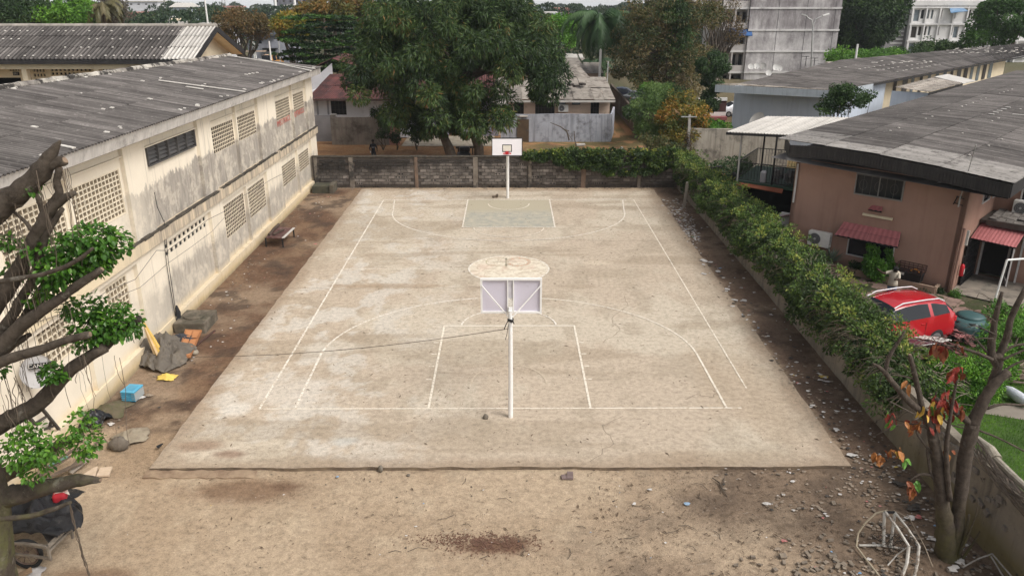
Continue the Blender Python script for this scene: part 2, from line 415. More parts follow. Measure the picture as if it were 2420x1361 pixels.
# ---- the court slab
s=np.linspace(0,1,190);t=np.linspace(0,1,300);S,T=np.meshgrid(s,t)
NL,NR,FL,FR=np.array((-9.45,17.92)),np.array((9.04,17.9)),np.array((-9.3,49.2)),np.array((9.14,48.9))
P=(NL[None,None]*(1-S[...,None])+NR*S[...,None])*(1-T[...,None])+(FL*(1-S[...,None])+FR*S[...,None])*T[...,None]
X,Y=P[...,0].copy(),P[...,1].copy()
X +=(fbm(X*0+3,Y*1.7,4)-.5)*.09*((S <.001).astype(float)-(S >.999));Y +=(fbm(X*1.9,Y*0+8,4)-.5)*.14*(T <.001)
n1=fbm(X*.3+30,Y*.22+4,5,.6);n2=fbm(X*1.3+3,Y*.9+7,6,.62);n3=fbm(X*.12+2,Y*.8+5,4)
C=np.broadcast_to(np.array((0.462,0.362,0.258)),X.shape+(3,)).copy()
C=mixc(C,(0.52,0.43,0.315),sst(.45,.62,n1)*.8)
C=mixc(C,(0.35,0.275,0.19),sst(.5,.66,n2)*.5)
C=mixc(C,(0.57,0.50,0.405),sst(.5,.62,fbm(X*.9+60,Y*.7,6,.65))*sst(.5,-7,X-0)*.75)
C=mixc(C,(0.31,0.235,0.155),sst(.53,.63,n3)*.45)
for (cx,cy,rx,ry,cc,k) in ((-6.9,22.2,1.7,1.1,(.58,.50,.40),.7),(-8.2,21.0,.5,.5,(.62,.55,.45),.8),(-6.2,25.4,1.4,.6,(.57,.49,.38),.6),
        (4.2,34.6,.7,.35,(.55,.44,.31),.8),(4.7,33.2,1.9,.8,(.36,.28,.19),.5),(-5.2,31.6,2.6,.35,(.33,.23,.14),.6),
        (-8.6,19.0,.8,.35,(.26,.17,.11),.8),(-7.5,18.6,.5,.25,(.24,.15,.1),.8),(-4.6,19.2,.5,.3,(.46,.44,.38),.5),
        (7.5,22.5,1.6,4,(.40,.30,.2),.5),(5.5,18.4,2.5,.4,(.34,.25,.16),.5),(8.6,40,.5,6,(.33,.26,.18),.4)):
 C=mixc(C,cc,blob(X,Y,cx,cy,rx,ry)*k)
ed=np.minimum(np.minimum(S,1-S)*18,np.minimum(T,1-T)*31)
C=mixc(C,(0.30,0.215,0.14),(1-sst(0,.7,ed+(n2-.5)*.9))*.75)
C=C*np.array((1.06,1.12,1.2));Zs=0.004*(fbm(X*.8,Y*.8)-.5)
me=grid_mesh('court_slab',X,Y,Zs,C,slab_m)
slab=tag(link('court_slab',me),kind='structure')
edge_m=mat('slab_edge',(0.22,0.165,0.11),(0.12,0.09,0.065),3,0.95,bump=0.02)
m=M()
for row in ((0,slice(None)),(slice(None),0),(slice(None),-1),(-1,slice(None))):
 a=X[row];b=Y[row]
 for i in range(len(a)-1):
  m.quad((a[i],b[i],-.16),(a[i+1],b[i+1],-.16),(a[i+1],b[i+1],0.001),(a[i],b[i],0.001))
tag(m.build('slab_edge',edge_m),kind='structure')
# a low broken footing in front of the slab's near edge
m=M()
pts=[AZ(335+i*22,1128+rnd.uniform(-3,3),-.03) for i in range(13)]
for i in range(12):
 p,q=pts[i],pts[i+1]
 m.hexa([(p.x,p.y,-.12),(q.x,q.y,-.12),(q.x,q.y+.34,-.12),(p.x,p.y+.34,-.12),(p.x,p.y,-.045),(q.x,q.y,-.045-i*.002),(q.x,q.y+.34,-.05),(p.x,p.y+.34,-.05)])
tag(m.build('kerb_footing',mat('old_footing',(0.36,0.27,0.18),(0.22,0.15,0.1),3,0.95,bump=0.02)),kind='structure')

# ---- painted markings
def paint_mat(name,c,wear,base=(0.48,0.40,0.30),sc=9):
 m=NT(name);f=m.rng(m.noise(sc,8,0.75),wear,wear+0.1)
 return m.done(m.mix(f,base,c),0.9,None,0,0.2)
pw=paint_mat('line_paint',(0.74,0.70,0.62),0.43);pf=paint_mat('worn_line_paint',(0.74,0.68,0.57),0.41)
pff=paint_mat('faded_line_paint',(0.62,0.53,0.40),0.52)
def strip(name,pts,w,m_,z=0.008,closed=False):
 m=M();pts=[Vector((p[0],p[1],0)) for p in pts];n=len(pts)
 L=[]
 for i,p in enumerate(pts):
  d=(pts[(i+1)% n]-pts[i-1]) if closed else (pts[min(i+1,n-1)]-pts[max(i-1,0)])
  d.normalize();q=Vector((-d.y,d.x,0))*w/2;L.append((p-q,p+q))
 for i in range(n if closed else n-1):
  a,b=L[i],L[(i+1)% n];zz=Vector((0,0,z));m.quad(a[0]+zz,b[0]+zz,b[1]+zz,a[1]+zz)
 return tag(m.build(name,m_),kind='structure')
def arc(cx,cy,rx,ry,a0,a1,n=48):return [(cx+rx*math.cos(R(a0+(a1-a0)*i/n)),cy+ry*math.sin(R(a0+(a1-a0)*i/n))) for i in range(n+1)]
YN,YF=21.05,46.45;YC=33.85
strip('court_sideline',[(-7.5,YN),(-7.5,YF)],.07,pw)
strip('court_sideline',[(7.5,22.3),(7.5,YF)],.05,pf)
strip('court_baseline',[(-7.5,YN),(7.0,YN)],.055,pf,.006)
strip('court_baseline',[(-7.46,YF),(7.05,YF)],.07,pw,.006)
strip('halfway_line',[(-7.46,YC),(-1.8,YC)],.06,pf,.006);strip('halfway_line',[(1.8,YC),(6.2,YC-.02)],.05,pff,.006)
strip('three_point_line',[(-6.42,YN+.03)]+[(-6.45,YN+1)]+arc(0,YN+3.6,6.5,5.6,180,95,30)[1:],.075,pw,.010)
strip('three_point_line',arc(0,YN+3.6,6.5,5.6,94,0,30)+[(6.55,YN)],.07,pf,.010)
strip('three_point_line',[(-6.85,YF-.03),(-6.6,YF-2.4)]+arc(0,YF-2.6,6.58,5.75,182,358,60)+[(6.6,YF-2.4),(6.85,YF-.03)],.065,pw,.010)
for xx in (-2.42,2.45):strip('key_line',[(xx,YN+.03),(xx,YN+6.25)],.07,pf,.010)
strip('key_line',[(-2.45,YN+6.25),(2.48,YN+6.25)],.08,paint_mat('key_line_paint',(0.74,0.68,0.57),0.34),.012)
strip('free_throw_arc',arc(0,YN+6.25,1.78,1.6,178,2,30),.07,pw,.014)
strip('restricted_arc',arc(0,YN+1.6,1.2,1.35,180,0,24),.05,pff,.010)
for xx in (-2.45,2.45):strip('key_line',[(xx,YF-.03),(xx,YF-5.95)],.07,pw,.012)
strip('key_line',[(-2.5,YF-5.95),(2.5,YF-5.95)],.07,pw,.014)
strip('free_throw_arc',arc(0,YF-5.98,1.85,1.75,182,358,30),.055,pf,.016)
strip('restricted_arc',arc(0,YF-1.0,1.2,1.35,180,360,24),.05,pf,.014)
for k in range(4):
 for sx in (-1,1):strip('key_mark',[(sx*2.5,YN+1.9+k*.95),(sx*2.68,YN+1.9+k*.95)],.06,pf,.010)
nm=NT('key_paint');f=nm.rng(nm.noise(2.3,10,0.7),0.36,0.62);g=nm.mix(f,(0.45,0.40,0.31),(0.31,0.31,0.262))
ky=nm.xyz();g=nm.mix(nm.rng(ky[1],YF-3.2,YF-2.2),g,(0.40,0.355,0.26));nm.done(g,.9,None,0,.2)
m=M();m.quad((-2.4,YF-5.9,.006),(2.4,YF-5.9,.006),(2.4,YF-.06,.006),(-2.4,YF-.06,.006));tag(m.build('key_area',nm.m),kind='structure')
crack_m=mat('crack_dirt',(.13,.10,.075),(.2,.155,.115),4)
for pts in ([(-9.3,31.4),(-7.2,31.2),(-5.1,31.6),(-2.9,31.3),(-.5,31.5)],[(3.4,25.8),(4.1,26.9),(3.9,28.0),(4.8,29.3),(4.7,30.6)],[(-8.9,38.2),(-5,38.4),(-1,38.1),(3,38.3),(6,38.0),(9,38.2)],[(2.2,18.2),(2.9,19.1),(2.7,20.0),(3.5,20.7)],[(5.4,21.6),(5.9,21.9),(6.2,21.7),(6.6,22.1)]):
 q_=[]
 for a,b in zip(pts,pts[1:]):q_ +=[(a[0]+(b[0]-a[0])*k/5+rnd.uniform(-.06,.06),a[1]+(b[1]-a[1])*k/5+rnd.uniform(-.06,.06)) for k in range(5)]
 strip('crack',q_,rnd.uniform(.012,.02),crack_m,.005)
# centre circle: mottled paint left of an emblem
nm=NT('centre_paint');v=nm.vscale(nm.pos(),(1.3,2.2,1));f=nm.rng(nm.noise(2.6,8,0.7,v,1.2),0.42,0.54)
g=nm.mix(f,(0.49,0.405,0.30),(0.68,0.62,0.50));g=nm.mix(nm.math('MULTIPLY',nm.rng(nm.noise(1.1,3,.5),.5,.62),.22),g,(0.56,0.32,0.24))
nm.done(g,.9,None,0,.2)
m=M();c=arc(0,YC,1.78,1.78,0,360,56)[:-1];m.quad(*[(x,y,.006) for x,y in c]);tag(m.build('centre_circle_fill',nm.m),kind='structure')
strip('centre_circle',arc(0,YC,1.8,1.8,0,360,56)[:-1],.07,pw,.010,True)
em=paint_mat('emblem_paint',(0.36,0.32,0.24),0.42)
strip('emblem_mark',[(-.12,YC+.2),(-.12,YC+1.5)],.09,em,.012);strip('emblem_mark',[(-.75,YC+.95),(.35,YC+.98)],.07,em,.014)
strip('emblem_mark',arc(-.5,YC+.9,.55,.6,30,330,20),.06,paint_mat('emblem_green',(0.42,0.40,0.22),0.5),.012)
strip('emblem_mark',arc(.45,YC+.9,.5,.55,-160,150,20),.14,paint_mat('emblem_red',(0.56,0.30,0.2),0.48),.012)

# ================================================================ LEFT SCHOOL BUILDING
kz=lambda y:1-.0028*(y-19)
def grime_wall():
 m=NT('grimy_cream_render');x,y,z=m.xyz()
 c=m.mix(m.rng(m.noise(1.1,7,.6),.35,.7),(0.78,0.705,0.575),(0.71,0.64,0.52))
 v=m.vscale(m.pos(),(1,4.2,.5));st=m.noise(1.0,10,0.74,v);blot=m.noise(1.3,9,.7)
 far=m.rng(y,23.5,27.5)
 lim1=m.math('ADD',4.55,m.math('MULTIPLY',m.math('ADD',st,m.math('MULTIPLY',blot,.5)),1.2))
 up=m.math('MULTIPLY',m.rng(m.math('SUBTRACT',lim1,z),-.02,.07),m.rng(z,3.5,3.56))
 lim2=m.math('ADD',.9,m.math('MULTIPLY',m.math('ADD',st,blot),1.2))
 lo=m.math('MULTIPLY',m.rng(m.math('SUBTRACT',lim2,z),-.1,.35),m.math('MULTIPLY',m.rng(z,.35,.7),.8))
 g=m.math('MULTIPLY',m.math('ADD',up,lo,True),far)
 g=m.math('MULTIPLY',g,m.rng(m.noise(1.3,9,.75),.40,.52,.5,1.0))
 gc=m.mix(m.rng(m.noise(2.4,9,.7,m.vscale(m.pos(),(1,2.5,.5))),.35,.68),(0.26,0.235,0.205),(0.42,0.38,0.325))
 c=m.mix(g,c,gc)
 # fine dark runs everywhere on the grimy part
 run=m.math('MULTIPLY',m.rng(m.noise(1.0,5,.6,m.vscale(m.pos(),(1,9,.35))),.56,.72),m.math('MULTIPLY',far,.6))
 c=m.mix(run,c,(0.24,0.20,0.165))
 ye=m.math('MULTIPLY',m.rng(m.math('ADD',z,m.math('MULTIPLY',blot,.5)),1.0,.35),.75);c=m.mix(ye,c,(0.50,0.36,0.155))
 fo=m.math('MULTIPLY',m.rng(m.math('ADD',z,m.math('MULTIPLY',st,.35)),.34,.1),.8);c=m.mix(fo,c,(0.2,0.17,0.12))
 chip=m.rng(m.noise(3.7,10,.75),.69,.72);c=m.mix(m.math('MULTIPLY',chip,.6),c,(0.33,0.27,0.2))
 return m.done(c,.9,m.noise(14,8,.7),.008,.2)
wall_m=grime_wall()
nm=NT('mouldy_band');v=nm.vscale(nm.pos(),(1,3.5,.4));f=nm.noise(1.0,8,.7,v);yy=nm.xyz()[1]
c=nm.mix(nm.rng(f,.4,.6),(0.60,0.50,0.36),(0.30,0.26,0.21));c=nm.mix(nm.rng(yy,23,27),(0.68,0.575,0.40),c);band_m=nm.done(c,.9,nm.noise(16,8,.7),.015,.2)
mould_m=mat('black_mould',(0.035,0.032,0.028),(0.10,0.085,0.065),5,.95,bump=.03)
fascia_m=mat('concrete_fascia',(0.60,0.57,0.53),(0.50,0.475,0.44),1.5,.9,dirt=(0.2,0.185,0.17),dsc=1.8,dlo=.55,dhi=.72,streak=(0.26,0.24,0.22),ssc=7,samt=.5,bump=.006)
dark_m=mat('dark_interior',(0.03,0.028,0.025),(0.02,0.02,0.02),1)
cream_m=mat('cream_render',(0.74,0.64,0.46),(0.67,0.575,0.41),1.4,.9,dirt=(.35,.28,.19),dsc=2.5,dlo=.6,dhi=.75,bump=.005)
scr_m=mat('breeze_block_paint',(0.70,0.61,0.455),(0.58,0.50,0.38),1.9,.9,dirt=(.16,.13,.10),dsc=2.2,dlo=.57,dhi=.7,damt=.8,bump=.006)
scr_near_m=mat('breeze_block_clean',(0.77,0.685,0.53),(0.70,0.62,0.475),2.2,.9,dirt=(.4,.34,.25),dsc=2.2,dlo=.6,dhi=.75,bump=.005)
def shear(x,y,z):return (x,y,z*kz(y))
bld=thing('school_building',(-12.4,31,0),'long two-storey cream school block with pierced block vents beside the court','building')
Y0,Y1=9.0,51.3
XF,XR=-12.40,-12.54
up_bays=[(18.0,21.88),(22.02,25.4),(27.0,31.85),(33.3,36.5),(36.64,39.85),(42.9,46.38),(46.52,49.65)]
lo_bays=[(18.4,21.4),(22.5,25.05),(27.3,32.05),(33.5,36.78),(36.92,40.15),(42.9,46.4),(46.54,49.8)]
scr_up=[(18.75,21.72,5.05,6.5,0),(22.22,25.2,5.05,6.5,0),(33.45,36.4,5.45,6.62,1),(36.8,39.7,5.45,6.62,1),(43.1,46.2,5.5,6.62,1),(46.65,49.45,5.5,6.62,1)]
scr_lo=[(19.3,20.9,2.1,3.3,0),(23.1,24.45,1.85,3.12,0),(33.7,36.65,1.45,3.0,1),(37.05,40.0,1.45,3.0,1),(43.3,46.2,1.6,2.85,1),(46.8,49.5,1.65,2.8,1)]
louv=(27.25,31.6,6.22,6.86)
vents=[(27.62+i*.425,27.62+i*.425+.27,2.72+r*.27,2.72+r*.27+.16) for i in range(10) for r in range(2)]
holes=[(a-Y0,b-Y0,c,d) for a,b,c,d,_ in scr_up+scr_lo]+[(louv[0]-Y0,louv[1]-Y0,louv[2],louv[3])]+[(a-Y0,b-Y0,c,d) for a,b,c,d in vents]
m=M();m.xf=shear
m.wall((XR,Y0,0),(0,1,0),(1,0,0),Y1-Y0,-.2,7.62,.16,holes)
# solid piers standing proud between the recessed bays
def piers(bays,z0,z1):
 e=[Y0]+[v for b in bays for v in b]+[Y1]
 for i in range(0,len(e),2):m.box(XR+.002,XF,e[i],e[i+1],z0,z1)
piers(up_bays,3.97,7.6);piers(lo_bays,.46,3.52)
for a,b in lo_bays:m.box(XR+.002,XF,a,b,3.3,3.52)
for a,b in up_bays:m.box(XR+.002,XF-.045,a,b,6.86,6.9)
m.box(XR,XF+.05,Y0,Y1+.03,-.2,.46)
m.box(-23.0,XR+.1,Y1-.02,Y1+.14,-.2,7.75);m.box(-23.0,-22.8,Y0,Y1,-.2,7.75);m.box(-23,XR,Y0-.14,Y0,-.2,7.75)
w=m.build('wall',wall_m,bld)
m=M();m.xf=shear;m.box(XR-.05,XF+.13,Y0,Y1+.05,3.52,3.97);m.build('floor_band',band_m,bld)
m=M();m.xf=shear
y=24.5
while y <50.8:
 l=rnd.uniform(.2,.8)
 if rnd.random()<.93:m.box(XF-.02,XF+.133+rnd.uniform(0,.012),y,y+l,3.95-rnd.uniform(0,.05),3.975+rnd.uniform(.0,.03))
 y += l*.95
o=m.build('mould_crust',mould_m,bld);o['kind']='stuff'
m=M();m.xf=shear
for a,b,c,d in vents:m.box(XR-.05,XR-.035,a,b,c,d)
m.build('vent_shade',dark_m,bld)['kind']='stuff'  # dark sheets set in the vent holes stand in for their shade
m=M();m.xf=shear;m.box(-22.7,XR-.17,Y0+.1,Y1-.1,3.6,3.75);m.box(-16.2,-16.1,Y0,Y1-.1,0,7.5);m.build('inner_floor',dark_m,bld)
# pierced screens
def cell(m,x,y0,z0,a,b,t=.1,fr=.16,dk=0):
 """one hollow block: face at x, opening through"""
 fa,fb=a*fr,b*fr;A,B=y0+fa,y0+a-fa;Cc,D=z0+fb,z0+b-fb;y1,z1=y0+a,z0+b
 m.quad((x,y0,z0),(x,y1,z0),(x,B,Cc),(x,A,Cc));m.quad((x,y1,z0),(x,y1,z1),(x,B,D),(x,B,Cc))
 m.quad((x,y1,z1),(x,y0,z1),(x,A,D),(x,B,D));m.quad((x,y0,z1),(x,y0,z0),(x,A,Cc),(x,A,D))
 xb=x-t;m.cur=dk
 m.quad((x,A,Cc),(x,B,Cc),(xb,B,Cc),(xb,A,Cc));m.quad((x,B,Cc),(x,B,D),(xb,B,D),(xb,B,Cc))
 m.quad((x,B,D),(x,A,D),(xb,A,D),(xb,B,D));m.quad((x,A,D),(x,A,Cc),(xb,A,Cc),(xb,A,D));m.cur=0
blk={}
reveal2=mat('shaded_reveal_near',(0.43,0.355,0.25),(0.34,0.28,0.20),3,.95)  # hole sides of the near blocks, shade painted in as a darker tone
reveal_m=mat('shaded_reveal_far',(0.22,0.185,0.14),(0.12,0.10,0.08),3,.95)  # hole sides of the far screens, deeper shade put into the colour
for (a,b,c,d,farf) in scr_up+scr_lo:
 nc=round((b-a)/.225);nr=round((d-c)/(.165 if c >4 or farf else .2));ca,cb=(b-a)/nc,(d-c)/nr
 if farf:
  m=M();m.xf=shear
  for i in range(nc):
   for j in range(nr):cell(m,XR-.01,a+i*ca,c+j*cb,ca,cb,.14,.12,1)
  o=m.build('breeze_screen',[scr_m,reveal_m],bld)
 else:
  m=M();m.xf=shear;e=.03
  m.box(XR-.1,XR+.012,a-e,b+e,c-e,c);m.box(XR-.1,XR+.012,a-e,b+e,d,d+e);m.box(XR-.1,XR+.011,a-e,a,c,d);m.box(XR-.1,XR+.011,b,b+e,c,d)
  fr=m.build('breeze_screen',scr_near_m,bld)
  key=(round(ca,3),round(cb,3))
  if key not in blk:
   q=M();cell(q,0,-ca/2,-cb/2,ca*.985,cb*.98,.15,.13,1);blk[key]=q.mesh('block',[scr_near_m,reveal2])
  for i in range(nc):
   for j in range(nr):
    yy=a+(i+.5)*ca;zz=(c+(j+.5)*cb)*kz(yy)
    link('block',blk[key],fr,Vector((XR-.006+rnd.uniform(-.006,.006),yy,zz))-WL[bld.name])
# louvred window
steel_m=mat('louvre_grey',(0.11,0.105,0.10),(0.07,0.068,0.066),3,.5,rv=.2,spec=.4)
m=M();m.xf=shear;y0,y1,z0,z1=louv
for k in range(6):
 yy=y0+(y1-y0)*k/5;m.box(XR-.02,XF-.03,yy-.03,yy+.03,z0,z1)
m.box(XR-.04,XF-.02,y0,y1,z0-.04,z0);lw=m.build('louvre_window',steel_m,bld)
for k in range(5):
 a=y0+(y1-y0)*k/5+.04;b=y0+(y1-y0)*(k+1)/5-.04
 for j in range(4):
  z=z0+.05+j*(z1-z0-.06)/4;q=M();q.xf=shear
  q.hexa([(XR-.05,a,z+.14),(XR+.05,a,z),(XR+.05,b,z),(XR-.05,b,z+.14),(XR-.05,a,z+.15),(XR+.05,a,z+.01),(XR+.05,b,z+.01),(XR-.05,b,z+.15)]);q.build('slat',steel_m,lw)
# red lettering sprayed under the far upper screens
red_m=mat('red_paint',(0.55,0.09,0.06),(0.42,0.08,0.06),8,.8)
for body,ya,yb,zc in (('4MEOTAIKOL',43.15,46.2,5.33),('UOPTAIKOLU',46.7,49.4,5.36)):
 o=text(body,.36,red_m,Vector((XR+.012,(ya+yb)/2,zc*kz((ya+yb)/2)))-WL[bld.name],(R(90),0,R(90)),bld,.001)
 o.scale=((yb-ya)/(len(body)*.235),1.25,1)
# fascia and soffit
def eT(y):return 7.74-.0145*(y-18.2)
m=M()
for i in range(14):
 a=Y0+(51.25-Y0)*i/14;b=Y0+(51.25-Y0)*(i+1)/14-.012
 m.hexa([(-12.42,a,eT(a)-.62),(-11.9,a,eT(a)-.42),(-11.9,b,eT(b)-.42),(-12.42,b,eT(b)-.62),(-12.42,a,eT(a)-.02),(-11.8,a,eT(a)-.03),(-11.8,b,eT(b)-.03),(-12.42,b,eT(b)-.02)])
a,b=51.25,51.4
m.hexa([(-17.4,a,7.45),(-11.8,a,6.85),(-11.8,b,6.85),(-17.4,b,7.45),(-17.4,a,7.88),(-11.8,a,7.23),(-11.8,b,7.23),(-17.4,b,7.88)])
m.build('fascia',fascia_m,bld)
# corrugated roof sheets
def sheet_mesh(name,A,B,Cc,D,waves,amp,mt,n=4):
 """corrugated sheet A->B across the waves, A->D along them"""
 A,B,Cc,D=map(Vector,(A,B,Cc,D));nrm=(B-A).cross(D-A).normalized()
 if nrm.z <0:nrm=-nrm
 k=waves*n;v=[];f=[];wv=[rnd.uniform(.45,1) for _ in range(waves+1)]
 for i in range(k+1):
  t=i/k;o=nrm*(math.sin(2*math.pi*i/n)*amp);v +=[tuple(A.lerp(B,t)+o),tuple(D.lerp(Cc,t)+o)]
 for i in range(k):f.append((2*i,2*i+2,2*i+3,2*i+1))
 me=bpy.data.meshes.new(name);me.from_pydata(v,[],f);me.materials.append(mt);me.polygons.foreach_set('use_smooth',[True]*len(f))
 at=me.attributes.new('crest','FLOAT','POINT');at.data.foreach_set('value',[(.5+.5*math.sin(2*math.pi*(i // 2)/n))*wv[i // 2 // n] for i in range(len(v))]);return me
def roof_patch(parent,A,B,Cc,D,nu,nv,waves,amp,mt,name='roof_sheet',shared=False,local=False,jit=.012,lift=.03,pick=None,n=4):
 """sheets laid over the quad A(eave) B(eave) C(ridge) D(ridge); rows climb from the eave"""
 A,B,Cc,D=map(Vector,(A,B,Cc,D));P=lambda u,v:A.lerp(B,u).lerp(D.lerp(Cc,u),v)
 off=Vector((0,0,0)) if local else WL[parent.name];sm={}
 for j in range(nv):
  for i in range(nu):
   mm=pick(i,j) if pick else mt
   q=[P(i/nu,j/nv),P((i+1)/nu,j/nv),P((i+1)/nu,(j+1)/nv+(.035 if j <nv-1 else 0)),P(i/nu,(j+1)/nv+(.035 if j <nv-1 else 0))]
   q[0].z += lift*(j >0);q[1].z += lift*(j >0)
   o0=q[0].copy()
   if shared and (j,mm.name) in sm:me=sm[(j,mm.name)]
   else:
    me=sheet_mesh(name,*[x-o0 for x in q],waves,amp,mm,n);sm[(j,mm.name)]=me
   o=link(name,me,parent,o0-off+Vector((0,0,rnd.uniform(0,jit))));o.rotation_euler=(rnd.uniform(-.002,.002),rnd.uniform(-.002,.002),rnd.uniform(-.003,.003))
nm=NT('weathered_sheet');v=nm.vscale(nm.pos(),(1,1,1))
f=nm.noise(.9,8,.65);c=nm.mix(nm.rng(f,.35,.65),(0.15,0.137,0.127),(0.095,0.086,0.08));c=nm.mix(nm.math('MULTIPLY',nm.rng(nm.noise(5,8,.75),.55,.7),.7),c,(0.27,0.25,0.23))
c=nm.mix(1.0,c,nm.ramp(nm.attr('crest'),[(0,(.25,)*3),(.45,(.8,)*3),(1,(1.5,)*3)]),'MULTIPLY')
c=nm.mix(1.0,c,nm.ramp(nm.orand(),[(0,(.78,)*3),(.5,(1,)*3),(1,(1.22,)*3)]),'MULTIPLY');roof_m=nm.done(c,.9,nm.noise(25,6,.7),.006,.2)
white_m=mat('pale_sheet',(0.60,0.575,0.53),(0.50,0.475,0.43),2,.7,dirt=(.28,.25,.22),dsc=3,dlo=.58,dhi=.75,rv=.15)
white_s=mat('white_roof_sheet',(0.64,0.61,0.56),(0.52,0.49,0.44),2,.7,dirt=(.28,.25,.22),dsc=3,dlo=.58,dhi=.75,rv=.12,crest=1)
cem_m=mat('cement_dabs',(0.66,0.63,0.57),(0.5,0.47,0.42),9,.9)
def rT(y):return 8.6-.0285*(y-27.85)
RX=-17.4
roof_patch(bld,(-11.72,51.45,eT(51.45)),(-11.72,Y0,eT(Y0)),(RX,Y0,rT(Y0)),(RX,51.45,rT(51.45)),47,3,5,.032,roof_m,jit=.006,lift=.008)
roof_patch(bld,(-23.2,Y0,7.3),(-23.2,51.45,6.6),(RX,51.45,rT(51.45)),(RX,Y0,rT(Y0)),14,1,8,.03,roof_m)
# ridge capping, patched with cement
m=M();y=Y0;rc=mat('ridge_cement',(0.55,0.51,0.44),(0.12,0.105,0.095),.8,.95,dirt=(.05,.045,.04),dsc=1.6,dlo=.5,dhi=.56,bump=.03)
while y <51:
 l=rnd.uniform(.9,1.3);m.tube([(RX-.02,y,rT(y)+.02),(RX+rnd.uniform(-.03,.03),y+l*.97,rT(y+l)+.02)],[.15,.135],8,wob=.12);y += l
m.build('ridge_cap',rc,bld)
m=M()
def onroof(x,y):t=(x+11.72)/(RX+11.72);return eT(y)*(1-t)+rT(y)*t
for row in (.05,.335,.67,.97):
 y=13.0
 while y <51:
  if rnd.random()<(.42 if row <.1 or row >.9 else .3):
   x=-11.72+(RX+11.72)*row+rnd.uniform(-.12,.12);s_=rnd.uniform(.4,1.1)
   m.obox((x,y,onroof(x,y)+.04),(.16*s_,.13*s_,.03),rnd.uniform(-.3,.3),0,math.atan(.17))
   if rnd.random()<.3:m.obox((x+rnd.uniform(-.2,.2),y+.3,onroof(x,y)+.04),(.1,.22*s_,.03),0,0,math.atan(.17))
  y += rnd.uniform(.25,1.0)*(1+(row >.3)*.8)
o=m.build('cement_dab',cem_m,bld);o['kind']='stuff'
for p,q in (((375,190),(580,217)),((540,132),(745,163)),((610,140),(735,168)),((140,343),(175,350)),((440,205),(480,211))):
 a=AZ(*p,8.0);b=AZ(*q,7.7)
 for _ in range(3):a=AZ(*p,onroof(a.x,a.y)+.07);b=AZ(*q,onroof(b.x,b.y)+.07)
 m=M();m.bar(a,b,.12,.03);m.build('sealing_strip',cem_m,bld)
# cables on the wall
cable_m=mat('black_cable',(0.03,0.03,0.03),(0.02,0.02,0.02),4,.6)
m=M();P=[AX(x,y,XF+.05) for x,y in ((365,455),(372,490),(388,525),(392,560),(398,620),(410,700),(418,760))];m.tube(P,.012,5)
m.tube([AX(x,y,XF+.05) for x,y in ((388,520),(390,590),(396,640),(404,690),(416,757))],.012,5)
solo(m,'power_cable',cable_m,'black cable bundle hanging down the cream wall beside the round vent holes','cable')
m=M();m.tube([AX(x,y,XF+.16) for x,y in ((210,718),(250,690),(320,660),(370,592),(396,592),(440,560),(490,520),(530,500),(560,470),(600,450),(640,425),(700,395))],.011,4)
m.tube([AX(x,y,XF+.16) for x,y in ((60,770),(150,740),(240,715),(330,680),(400,620),(450,585),(500,548),(545,498))],.009,4)
solo(m,'wall_wire',mat('grey_wire',(.13,.12,.11),(.1,.09,.08),4,.6),'thin grey wires sagging along the cream wall below the floor band','wire')
m=M();g=[(415,745),(420,735),(428,752),(424,775),(416,770)]
m.tube([AX(x,y,XF+.1) for x,y in ((417,722),(420,738),(422,752),(417,768))],[.03,.09,.11,.03],7,wob=.3)
solo(m,'rag',mat('black_rag',(.02,.02,.022),(.03,.03,.03),5),'black rag tied to the end of the wall cable','rag')
# ================================================================ SECOND SCHOOL BUILDING (behind, with the white end sheets)
sb=thing('classroom_block',(-30,57.5,0),'cream classroom block with black fascia and white sheets at its gable end','building')
YE,YB,YR_=53.0,63.2,57.9;XG=-20.25
ZE=7.62;ZR=AY(510,62,YR_).z;XL=-46
roof2=lambda i,j:white_s if i <2 else roof_m
nu=24
roof_patch(sb,(XG,YE,ZE),(XL,YE,ZE),(XL,YR_,ZR),(XG,YR_,ZR),nu,3,4,.05,roof_m,pick=roof2,shared=True,lift=.04)
roof_patch(sb,(XL,YB,ZE-.1),(XG,YB,ZE-.1),(XG,YR_,ZR),(XL,YR_,ZR),8,1,12,.05,roof_m,shared=True)
blackf=mat('black_fascia',(0.02,0.019,0.02),(0.03,0.028,0.028),3,.6,streak=(.07,.065,.06),ssc=9,samt=.4)
m=M();m.box(XL,XG+.02,YE+.03,YE+.09,ZE-.32,ZE-.03)
m.hexa([(XG-.04,YE,ZE-.4),(XG+.04,YE,ZE-.4),(XG+.04,YR_,ZR-.38),(XG-.04,YR_,ZR-.38),(XG-.04,YE,ZE-.02),(XG+.04,YE,ZE-.02),(XG+.04,YR_,ZR),(XG-.04,YR_,ZR)])
m.hexa([(XG-.04,YR_,ZR-.38),(XG+.04,YR_,ZR-.38),(XG+.04,YB,ZE-.5),(XG-.04,YB,ZE-.5),(XG-.04,YR_,ZR),(XG+.04,YR_,ZR),(XG+.04,YB,ZE-.12),(XG-.04,YB,ZE-.12)])
m.build('fascia',blackf,sb)
m=M();m.quad((XG-.05,YE+.1,ZE-.34),(-21.2,YE+.1,ZE-.34),(-21.2,YR_,ZR-.3),(XG-.05,YR_,ZR-.3));m.quad((XG-.05,YR_,ZR-.3),(-21.2,YR_,ZR-.3),(-21.2,YB,ZE-.44),(XG-.05,YB,ZE-.44));m.build('soffit',cream_m,sb)
XW=-21.2;YW=55.2
m=M();m.quad((XW,YE+.6,0),(XW,YB-.5,0),(XW,YB-.5,ZE-.1),(XW,YR_,ZR-.12),(XW,YE+.6,ZE-.1));m.box(XL,XW,YB-.7,YB-.5,0,ZE-.2)
